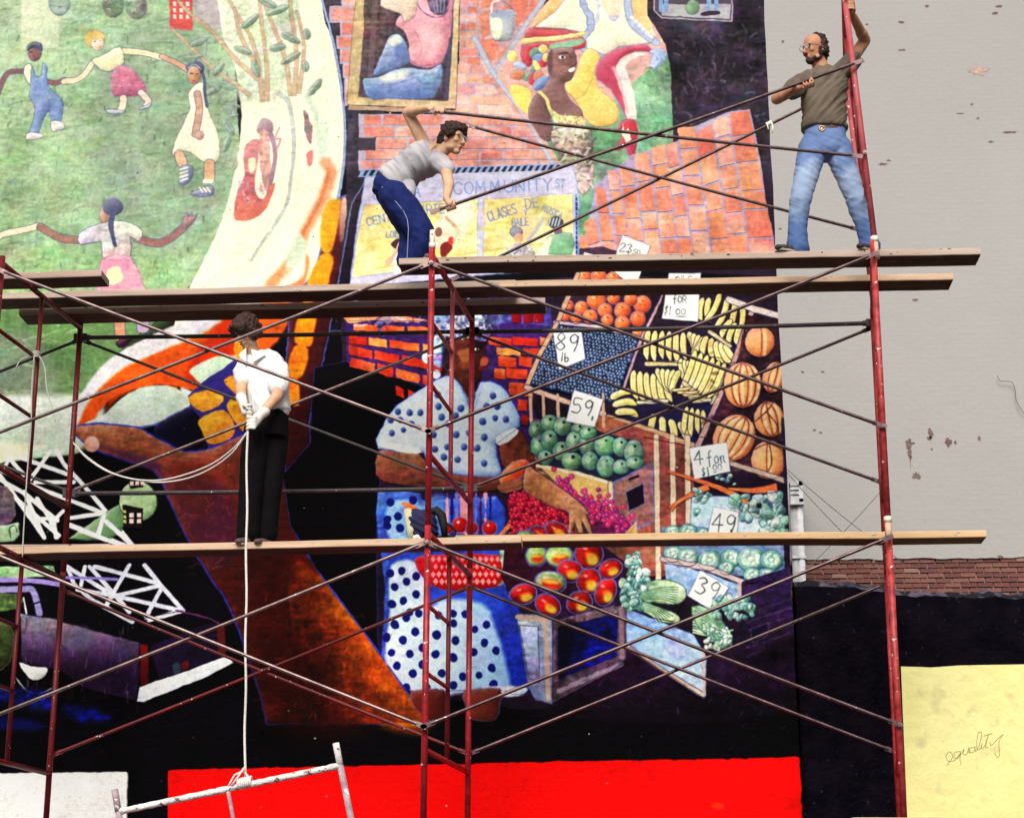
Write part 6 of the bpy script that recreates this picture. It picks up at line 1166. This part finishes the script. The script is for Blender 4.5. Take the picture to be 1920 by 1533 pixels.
def shoe(name, heel, toe, m, parent, w=.042):
    heel, toe = Vector(heel), Vector(toe); d = (toe - heel); d.z = 0; L_ = d.length; d.normalize(); bm = bmesh.new()
    for f, r, h in ((.08, .8, .05), (.3, .85, .052), (.55, 1.0, .042), (.78, 1.0, .034), (.95, .72, .028)): q = heel + d * L_ * f; add_ball(bm, (q.x, q.y, heel.z + h * .75), (w * r, w * r, h * .8), 2)
    limb(bm, heel + d * L_ * .2 + Vector((0, 0, .04)), .043, heel + d * L_ * .2 + Vector((0, 0, .1)), .043)
    o = solid(name, bm, m, parent, .007, 3)
    zmin = heel.z
    for v in o.data.vertices: v.co.z = max(v.co.z, zmin)
    sb = bmesh.new(); x = Vector((-d.y, d.x, 0)); ring = []
    for k in range(20):
        t = k / 20 * 2 * math.pi; lx = math.cos(t); q = heel + d * L_ * (.5 + .5 * lx * .98) + x * w * 1.02 * math.sin(t) * (1 if lx > -.2 else .86); ring.append(q)
    a = [sb.verts.new((q.x, q.y, zmin)) for q in ring]; b_ = [sb.verts.new((q.x, q.y, zmin + .014)) for q in ring]; sb.faces.new(a[::-1]); sb.faces.new(b_)
    for k in range(20): sb.faces.new((a[k], a[(k + 1) % 20], b_[(k + 1) % 20], b_[k]))
    from_bm('sole', sb, m_sole, o)
    return o
m_sole = mat('shoe_sole', (.42, .38, .35), (.3, .27, .25), 20, .8)
# --- bearded man on the upper planks (all points world metres through the survey)
Z1 = ZT + ZP + .052
P1 = thing('person', 'bearded man in glasses, olive T-shirt and faded jeans standing at the top right post', 'person', (at(1547, 475, .39).x, .39, Z1))
def W(o, *a): return at(*a) - o.location
def Q(px, py, y): return at(px, py, y) - P1.location
bm = bmesh.new(); M1 = head_matrix(Q(1527, 93, .36), (-.80, -.58, -.16), (.03, 0, 1)); head(bm, M1)
sR, eR, hR = Q(1510, 152, .33), Q(1456, 186, .16), Q(1513, 155, -.02); sL, eL, hL = Q(1582, 132, .42), Q(1622, 76, .40), Q(1598, 22, .20)
bar1 = (at(1612, 118, YF) - at(820, 397, Ye)).normalized(); hRc = Q(1515, 156, YF - .02)
wR = hRc + Vector((-.07, .03, -.025)) + Vector((0, 0, .01))
chain(bm, [sR, eR, wR], [.05, .042, .030]); 
chain(bm, [eR, eR.lerp(wR, .35)], [.041, .043])
wL = Q(1600, 32, .14); hLc = Q(1591, 12, .012); chain(bm, [sL, eL, wL], [.052, .042, .031]); chain(bm, [eL, eL.lerp(wL, .35)], [.041, .043])
hand(bm, wR, hRc, bar1, .013, 1); hand(bm, wL, hLc, (-.06, 0, 1), .0215, 1)
limb(bm, Q(1545, 140, .40), .062, Q(1533, 112, .385), .056)
loft(bm, [(Q(1547, 268, .40), .125, .085), (Q(1546, 232, .40), .12, .085), (Q(1547, 170, .40), .14, .09), (Q(1548, 140, .41), .14, .07), (Q(1549, 130, .41), .08, .06)], (1, .12, 0))
chain(bm, [Q(1525, 272, .38), Q(1503, 370, .34), Q(1494, 458, .39)], [.07, .048, .036]); chain(bm, [Q(1568, 272, .42), Q(1605, 368, .42), Q(1629, 455, .42)], [.07, .048, .036])
solid('body', bm, m_tan, P1, .0055, 3); face_parts(M1, P1); spectacles(M1, P1)
curls('hair', M1, [((0, .040, .040), (.081, .074, .088), 90), ((.062, .03, -.005), (.022, .042, .05), 30), ((-.062, .03, -.005), (.022, .042, .05), 30), ((0, .075, -.03), (.06, .035, .05), 30), ((0, .03, .085), (.05, .05, .035), 16)], m_hair, P1, 3, .011)
curls('beard', M1, [((0, -.062, -.096), (.031, .028, .027), 30), ((.038, -.028, -.078), (.017, .033, .026), 20), ((-.038, -.028, -.078), (.017, .033, .026), 20), ((0, -.092, -.051), (.026, .008, .007), 8), ((.062, -.004, -.05), (.013, .018, .035), 10), ((-.062, -.004, -.05), (.013, .018, .035), 10)], m_hair, P1, 5, .007)
bm = bmesh.new()
loft(bm, [(Q(1547, 243, .395), .160, .118), (Q(1546, 225, .395), .155, .116), (Q(1545, 200, .395), .152, .115), (Q(1546, 170, .395), .163, .118), (Q(1547, 150, .40), .158, .10), (Q(1547, 138, .405), .125, .08), (Q(1546, 131, .405), .075, .066)], (1, .12, 0))
chain(bm, [Q(1520, 148, .38), Q(1503, 156, .33), Q(1482, 172, .25)], [.066, .066, .060]); chain(bm, [Q(1570, 142, .41), Q(1586, 128, .42), Q(1600, 112, .42)], [.07, .066, .058])
cE = Q(1478, 175, .235)
solid('t_shirt', bm, m_olive, P1, .008, 5, folds((.75, .1, -.66), (.66, 0, .75), 20, 3.6, .017, 2))
bm = bmesh.new(); ring = []
for k in range(40):
    t = k / 40 * 2 * math.pi; ring.append((Q(1547, 246, .395) + Vector((.148 * math.cos(t), .112 * math.sin(t), 0))))
lo = [bm.verts.new(p_ - Vector((0, 0, .02))) for p_ in ring]; hi = [bm.verts.new(p_ + Vector((0, 0, .02))) for p_ in ring]
for k in range(40): bm.faces.new((lo[k], lo[(k + 1) % 40], hi[(k + 1) % 40], hi[k]))
belt = from_bm('belt', bm, m_belt, P1, True); bm = bmesh.new(); c = Q(1541, 241, .275); add_tube(bm, [c + Vector((.019 * math.cos(k / 14 * 2 * math.pi), 0, .019 * math.sin(k / 14 * 2 * math.pi))) for k in range(15)], .006, 8); add_ball(bm, c + Vector((0, .006, 0)), (.014, .006, .014), 2); from_bm('buckle', bm, m_brass, belt, True)
bm = bmesh.new()
loft(bm, [(Q(1547, 242, .40), .142, .105), (Q(1547, 262, .40), .152, .118), (Q(1547, 285, .395), .15, .11), (Q(1547, 296, .395), .10, .09)], (1, .12, 0))
chain(bm, [Q(1525, 274, .385), Q(1513, 325, .36), Q(1501, 374, .34), Q(1496, 415, .36), Q(1495, 455, .38), Q(1496, 468, .385)], [.098, .088, .067, .064, .069, .074]); chain(bm, [Q(1568, 274, .41), Q(1586, 322, .415), Q(1605, 372, .42), Q(1619, 415, .42), Q(1630, 455, .42), Q(1632, 468, .42)], [.10, .088, .07, .062, .064, .068])
kz = [Q(1503, 380, .3).z, Q(1495, 458, .3).z]
_fj = folds((-.6, .3, -1), (1, -.2, -.4), 24, 5, .0055, 15)
solid('jeans', bm, m_jean, P1, .008, 5, lambda p, n, f_=folds((.55, .2, -1), (1, .3, .5), 11, 6, .0085, 5, lambda p: .35 + 1.1 * math.exp(-((p.z - kz[0]) / .09) ** 2) + 1.2 * math.exp(-((p.z - kz[1]) / .07) ** 2) + .5 * math.exp(-((p.z - .8) / .09) ** 2)): f_(p, n) + _fj(p, n))
hz = Vector((0, 0, 0)); 
def foot(o, a, b): A_, B_ = at(*a) - o.location, at(*b) - o.location; A_.z = B_.z = 0; return A_, B_
shoe('shoe', *foot(P1, (1504, 472, .42), (1458, 474, .262)), m_shoe, P1); shoe('shoe', *foot(P1, (1645, 472, .46), (1612, 476, .265)), m_shoe, P1)

# --- woman in a grey top, bending to steady the brace
P2 = thing('person', 'curly haired person in grey top and dark blue jeans leaning over the upper planks', 'person', (at(775, 500, .40).x, .40, Z1))
Q = lambda px, py, y: at(px, py, y) - P2.location
bm = bmesh.new(); M2 = head_matrix(Q(850, 262, .26), (.80, -.56, -.20), (.18, -.05, 1)); head(bm, M2, .96)
sA, eA = Q(797, 272, .30), Q(764, 211, .24); barA = (at(1612, 293, YF) - at(812, 208, Ye)).normalized(); cA = Q(824, 210, Ye); wA = Q(804, 203, .02)
chain(bm, [sA, eA, wA], [.05, .040, .027]); chain(bm, [eA, eA.lerp(wA, .35)], [.038, .039]); hand(bm, wA, cA, barA, .013, -1, .92, .025)
sB, eB = Q(833, 306, .20), Q(842, 346, .10); cB = Q(845, 387, Ye - .02); wB = Q(837, 372, .01)
chain(bm, [sB, eB, wB], [.046, .039, .027]); hand(bm, wB, cB, bar1, .013, 1, .92, .025)
limb(bm, Q(822, 290, .28), .052, Q(842, 272, .26), .047)
loft(bm, [(Q(730, 355, .42), .11, .11), (Q(752, 326, .40), .10, .10), (Q(782, 302, .36), .105, .105), (Q(806, 289, .32), .10, .11), (Q(822, 290, .27), .075, .085)], (.6, 0, -.75))
chain(bm, [Q(738, 366, .36), Q(784, 436, .34), Q(776, 488, .40)], [.08, .05, .04]); chain(bm, [Q(738, 360, .50), Q(768, 430, .50), Q(764, 488, .48)], [.08, .05, .04])
solid('body', bm, m_skin, P2, .0055, 3); face_parts(M2, P2); spectacles(M2, P2, .020)
curls('hair', M2, [((0, .02, .055), (.084, .094, .078), 110), ((0, .07, -.01), (.074, .05, .07), 60), ((.066, .0, .035), (.02, .05, .04), 25), ((-.066, .0, .035), (.02, .05, .04), 25), ((0, -.055, .085), (.058, .03, .028), 40)], m_hair, P2, 8, .017)
bm = bmesh.new()
loft(bm, [(Q(731, 345, .41), .128, .128), (Q(752, 328, .40), .122, .120), (Q(772, 312, .38), .122, .118), (Q(792, 300, .34), .130, .132), (Q(808, 293, .31), .120, .122), (Q(814, 290, .315), .085, .09)], (.6, 0, -.75))
chain(bm, [Q(806, 285, .31), Q(794, 272, .30)], [.058, .052]); chain(bm, [Q(822, 302, .24), Q(838, 318, .17)], [.060, .052])
chain(bm, [Q(762, 345, .36), Q(770, 360, .34), Q(768, 374, .34)], [.055, .04, .022])
solid('top', bm, m_greyt, P2, .008, 5, folds((.8, .2, .55), (-.5, .2, .85), 19, 4, .014, 4))
bm = bmesh.new()
loft(bm, [(Q(745, 338, .40), .115, .125), (Q(732, 352, .42), .125, .138), (Q(727, 368, .43), .115, .13)], (.6, 0, -.75))
chain(bm, [Q(738, 366, .36), Q(768, 402, .34), Q(791, 437, .335), Q(787, 466, .36), Q(776, 490, .39)], [.115, .107, .09, .092, .09]); chain(bm, [Q(733, 362, .50), Q(752, 400, .50), Q(770, 434, .49), Q(768, 465, .47), Q(765, 488, .46)], [.112, .096, .08, .08, .084])
solid('jeans', bm, m_navy, P2, .008, 5, folds((-.4, .2, -.9), (.9, .2, -.3), 13, 4, .008, 6))
bm = bmesh.new(); add_tube(bm, [Q(x, y, d) for x, y, d in ((716, 350, .285), (727, 362, .263), (742, 378, .243), (757, 396, .237), (764, 412, .245), (766, 430, .252), (765, 450, .27), (763, 492, .30))], .0035, 6); from_bm('seam_stitching', bm, m_stitch, P2)
shoe('shoe', *foot(P2, (770, 500, .40), (806, 502, .32)), m_brsh, P2, .038); shoe('shoe', *foot(P2, (756, 498, .47), (790, 498, .44)), m_brsh, P2, .038)

# --- man in a white shirt letting a rope down
ZF = ZT - 1.893 + .052
P3 = thing('person', 'person in white shirt, black trousers and gloves looking down, lowering a rope', 'person', (at(470, 1015, .72).x, .72, ZF))
Q = lambda px, py, y: at(px, py, y) - P3.location
bm = bmesh.new(); M3 = head_matrix(Q(462, 622, .60), (-.40, -.62, -.52), (-.15, -.35, 1)); head(bm, M3)
cG1, cG2 = Q(464, 771, .43), Q(468, 794, .43); wG1, wG2 = Q(455, 752, .50), Q(488, 778, .47)
sa, ea = Q(456, 688, .70), Q(451, 732, .60); sb_, eb = Q(522, 688, .66), Q(520, 742, .54)
chain(bm, [sa, ea, wG1], [.05, .041, .03]); chain(bm, [sb_, eb, wG2], [.05, .042, .03]); hand(bm, wG1, cG1, (0, 0, 1), .012, 1, 1., .028); hand(bm, wG2, cG2, (0, 0, 1), .012, 1, 1., .028)
limb(bm, Q(475, 668, .70), .06, Q(466, 638, .64), .054)
loft(bm, [(Q(502, 785, .74), .12, .09), (Q(498, 740, .73), .125, .095), (Q(490, 700, .72), .14, .095), (Q(486, 676, .71), .13, .075), (Q(483, 668, .71), .08, .06)], (1, -.25, 0))
chain(bm, [Q(486, 800, .70), Q(474, 905, .66), Q(468, 1000, .72)], [.075, .05, .04]); chain(bm, [Q(516, 800, .78), Q(508, 905, .76), Q(498, 1000, .80)], [.075, .05, .04])
solid('body', bm, m_skin, P3, .0055, 3); face_parts(M3, P3)
curls('hair', M3, [((0, .012, .050), (.088, .098, .082), 230), ((0, .07, -.01), (.08, .055, .075), 60), ((.07, .0, .0), (.028, .06, .06), 40), ((-.07, .0, .0), (.028, .06, .06), 40), ((0, -.072, .06), (.078, .036, .05), 80)], m_brow, P3, 12, .0145)
bm = bmesh.new()
loft(bm, [(Q(507, 776, .73), .150, .120), (Q(504, 758, .73), .150, .122), (Q(499, 730, .725), .152, .122), (Q(493, 704, .72), .165, .12), (Q(489, 684, .715), .165, .10), (Q(486, 672, .71), .125, .08), (Q(483, 664, .705), .08, .066)], (1, -.25, 0))
chain(bm, [Q(470, 680, .70), Q(457, 690, .68), Q(452, 712, .64)], [.066, .062, .058]); chain(bm, [Q(506, 682, .69), Q(522, 694, .65), Q(522, 726, .59)], [.068, .068, .066])
add_ball(bm, Q(526, 772, .72), (.06, .08, .035), 2)
sh = solid('shirt', bm, m_white, P3, .008, 5, folds((.9, .3, .3), (-.2, .2, 1), 18, 3.6, .015, 7))
bm = bmesh.new()
for s, a, b, c in ((1, (472, 655, .60), (500, 664, .585), (474, 680, .578)), (-1, (462, 652, .60), (448, 666, .60), (462, 684, .585))):
    q = [Q(*a), Q(*b), Q(*c)]; vs = [bm.verts.new(k + Vector((0, -.012, 0))) for k in q] + [bm.verts.new(k + Vector((0, .004, 0))) for k in q]
    bm.faces.new(vs[:3]); bm.faces.new(vs[3:][::-1])
    for k in range(3): bm.faces.new((vs[k], vs[(k + 1) % 3], vs[3 + (k + 1) % 3], vs[3 + k]))
bmesh.ops.recalc_face_normals(bm, faces=bm.faces[:]); from_bm('collar', bm, m_white, sh)
bm = bmesh.new(); add_tube(bm, [Q(464, 690, .585), Q(468, 720, .588), Q(474, 750, .592), Q(478, 772, .596)], .004, 6)
from_bm('placket', bm, m_white, sh)
bm = bmesh.new()
loft(bm, [(Q(505, 765, .73), .135, .108), (Q(504, 792, .73), .142, .118), (Q(503, 822, .73), .135, .11)], (1, -.25, 0))
chain(bm, [Q(484, 806, .70), Q(476, 860, .67), Q(471, 910, .655), Q(468, 960, .68), Q(466, 1004, .71)], [.104, .097, .087, .084, .086]); chain(bm, [Q(516, 806, .77), Q(511, 860, .76), Q(506, 910, .755), Q(501, 960, .77), Q(497, 1004, .79)], [.104, .098, .088, .086, .088])
solid('trousers', bm, m_blackc, P3, .008, 5, folds((.7, .2, -1), (1, .2, .7), 9, 5, .004, 9))
for w_, c_, s_ in ((wG1, cG1, 1), (wG2, cG2, 1)):
    bm = bmesh.new(); hand(bm, w_, c_, (0, 0, 1), .012, s_, 1.22, .036); n_ = (w_ - c_).normalized(); limb(bm, w_, .036, w_ + n_ * .045, .040); solid('glove', bm, m_glove, P3, .006, 2)
shoe('shoe', *foot(P3, (476, 1012, .74), (446, 1018, .565)), m_brsh, P3); shoe('shoe', *foot(P3, (505, 1010, .82), (482, 1018, .575)), m_brsh, P3)

# ---------------------------------------------------------------- rope, hoisted frame and oddments
m_rope = mat('white_rope', (.74, .70, .66), (.58, .53, .50), 90, .9, bump=.6, bs=200)
yr = .43
bm = bmesh.new(); top, bot = at(464, 762, yr), at(459, 1462, .36); add_tube(bm, [top.lerp(bot, k / 30) + Vector((.004 * math.sin(k * .9), .003 * math.cos(k), 0)) for k in range(31)], .0085, 8)
tail = [(466, 806, yr), (440, 838, .52), (400, 868, .62), (352, 888, .76), (300, 900, .92), (250, 898, 1.08), (205, 884, 1.2), (165, 858, 1.32), (141, 834, 1.40), (132, 822, 1.43)]
tail2 = [(462, 812, yr), (436, 848, .50), (396, 878, .62), (350, 897, .76), (300, 904, .92), (255, 899, 1.08), (205, 885, 1.2), (165, 860, 1.32), (142, 836, 1.40), (134, 824, 1.43)]
for tl in (tail, tail2): add_tube(bm, [Vector(v) for v in smooth(np.array([list(at(*q)) for q in tl]), 4, False)], .0062, 7)
c = at(459, 1458, .34); bd = (at(636, 1436, .34) - at(226, 1520, .34)).normalized()
for k in range(7):
    o = bd * (k - 3) * .014; add_tube(bm, [c + o + Vector((0, .032 * math.cos(t), -.03 + .032 * math.sin(t))) for t in [j / 12 * 2 * math.pi for j in range(13)]], .008, 6)
add_tube(bm, [at(457, 1444, .33), at(440, 1452, .32), at(431, 1468, .32), at(428, 1474, .33)], .007, 6); add_tube(bm, [at(458, 1438, .33), at(446, 1456, .315), at(434, 1472, .32)], .007, 6); add_tube(bm, [at(458, 1446, .35), at(466, 1456, .33), at(462, 1474, .33)], .008, 6)
tag(from_bm('rope', bm, m_rope, None, True), 'white rope hanging from the gloved hands to the hoisted frame, slack to the left post', 'rope')
m_spl = mat('paint_crusted_steel', (.78, .74, .72), (.60, .54, .54), 12, .8, c=(.22, .10, .09), cs=26, cth=.6, csoft=.05, bump=1., bs=50, bd=.012); m_spl2 = mat('dirty_steel', (.26, .17, .20), (.42, .34, .36), 14, .8, c=(.78, .74, .72), cs=20, cth=.6, csoft=.03, bump=.9, bs=50, bd=.01)
hf = thing('hoisted_frame', 'white paint crusted scaffold frame hanging tilted from the rope at the bottom', 'scaffold frame', at(430, 1480, .34))
o = hf.location; R_ = lambda x, y: at(x, y, .34) - o
bm = bmesh.new(); n_ = 60; a_, b_ = R_(222, 1521), R_(640, 1434); add_tube(bm, [a_.lerp(b_, k / n_) for k in range(n_ + 1)], [.0215 + .005 * mnoise.noise((k * .6, 0, 0)) + .003 * mnoise.noise((k * 2.1, 5, 0)) for k in range(n_ + 1)], 12); from_bm('top_bar', bm, m_spl, hf, True)
dn = (R_(656, 1533) - R_(636, 1434)).normalized()
for (x, y), s in (((638, 1434), 0), ((222, 1521), 1)):
    q = R_(x, y); bm = bmesh.new(); cyl(bm, q - dn * .006, q + dn * 1.75, .0215, 14); from_bm('leg', bm, m_spl2, hf, True); bm = bmesh.new(); cyl(bm, q - dn * .15, q, .0225, 14); from_bm('leg_stub', bm, m_spl if s == 0 else m_spl2, hf, True)
q = R_(427, 1478); bm = bmesh.new(); cyl(bm, q, q + dn * 1.3, .0125, 10); from_bm('inner_leg', bm, m_spl2, hf, True)
bm = bmesh.new(); cyl(bm, R_(638, 1434) + dn * 1.3, R_(222, 1521) + dn * 1.3, .019, 12); from_bm('lower_bar', bm, m_spl2, hf, True)
# cord tied on the left inner post
cyy = .62; m_cord = mat('pale_cord', (.5, .5, .44), (.42, .42, .36), 60, .9); bm = bmesh.new(); c = at(68, 664, cyy)
for k in range(4): add_tube(bm, [c + Vector((.026 * math.cos(t), .026 * math.sin(t), (k - 1.5) * .012 + .006 * math.sin(t))) for t in [j / 10 * 2 * math.pi for j in range(11)]], .006, 6)
for pts in ([(74, 668), (84, 690), (88, 730), (100, 772), (104, 790)], [(64, 668), (60, 720), (58, 800), (50, 900), (44, 1000), (42, 1044)], [(62, 666), (40, 674), (30, 690)]): add_tube(bm, [Vector(v) for v in smooth(np.array([list(at(x, y, cyy - .03)) for x, y in pts]), 4, False)], .0048, 6)
tag(from_bm('cord', bm, m_cord, None, True), 'pale cord knotted round the thin left post with two loose ends', 'cord')
# bag on the lower planks
ZB = ZT - 1.845; bagc = at(800, 1000, .74); bagc.z = ZB - .012
bag = thing('bag', 'navy ribbed bag with cream flap and black strap on the lower planks', 'bag', bagc)
m_nv = mat('navy_ribbed_cloth', (.018, .018, .075), (.010, .010, .04), 20, .8, bump=.3); m_cr = mat('cream_canvas', pc((226, 216, 180)), pc((206, 196, 160)), 10, .9); m_bk = mat('black_strap', (.006, .005, .006), (.012, .010, .012), 20, .7)
def Bq(px, py, y=.74): return at(px, py, y) - bagc
bm = bmesh.new(); loft(bm, [(Bq(772, 988), .125, .10), (Bq(790, 984), .118, .10), (Bq(806, 980), .098, .09), (Bq(818, 978), .06, .06)], (.58, 0, .8)); add_ball(bm, Bq(792, 998), (.12, .09, .045), 2)
zc = Bq(800, 1005).z
o = solid('pouch', bm, m_nv, bag, .008, 3, lambda p, n: .005 * math.sin((p.x * .45 + p.z * .9) * 150) + .006 * mnoise.noise(p * 12))
for v in o.data.vertices: v.co.z = max(v.co.z, .0)
bm = bmesh.new(); loft(bm, [(Bq(763, 988), .128, .085), (Bq(768, 987), .134, .095), (Bq(776, 986), .13, .10)], (.58, 0, .8)); o = solid('flap', bm, m_cr, bag, .007, 2, lambda p, n: .005 * mnoise.noise(p * 20))
for v in o.data.vertices: v.co.z = max(v.co.z, .0)
bm = bmesh.new(); add_tube(bm, [Bq(x, y, d) for x, y, d in ((806, 960, .70), (818, 956, .70), (828, 966, .69), (832, 985, .69), (834, 1004, .70))], [.022, .03, .034, .028, .022], 10); add_tube(bm, [Bq(x, y, d) for x, y, d in ((832, 978, .70), (846, 986, .71), (855, 996, .73), (852, 1004, .74), (836, 1006, .74), (812, 1007, .72))], .011, 8); from_bm('strap', bm, m_bk, bag, True)
bm = bmesh.new(); r_ = random.Random(2)
for k in range(9): add_ball(bm, at(781 + r_.uniform(-5, 6), 1006 + r_.uniform(-4, 3), .615) , r_.uniform(.008, .016), 1)
tag(solid('crumpled_paper', bm, m_white, None, .006, 1), 'small crumpled white paper on the plank edge beside the navy bag', 'paper')
# paint tin lids / stray scraps on the right lower plank
bm = bmesh.new()
for x, y in ((1590, 1004), (1724, 1003), (1732, 1003)): q = at(x, y, .93); q.z = ZT - 1.722; add_ball(bm, q, (.05 if x > 1600 else .03, .02, .006), 1)
tag(from_bm('paint_spill', bm, m_white, None, True), 'dried white paint spilled on the new pine plank', 'paint spill')
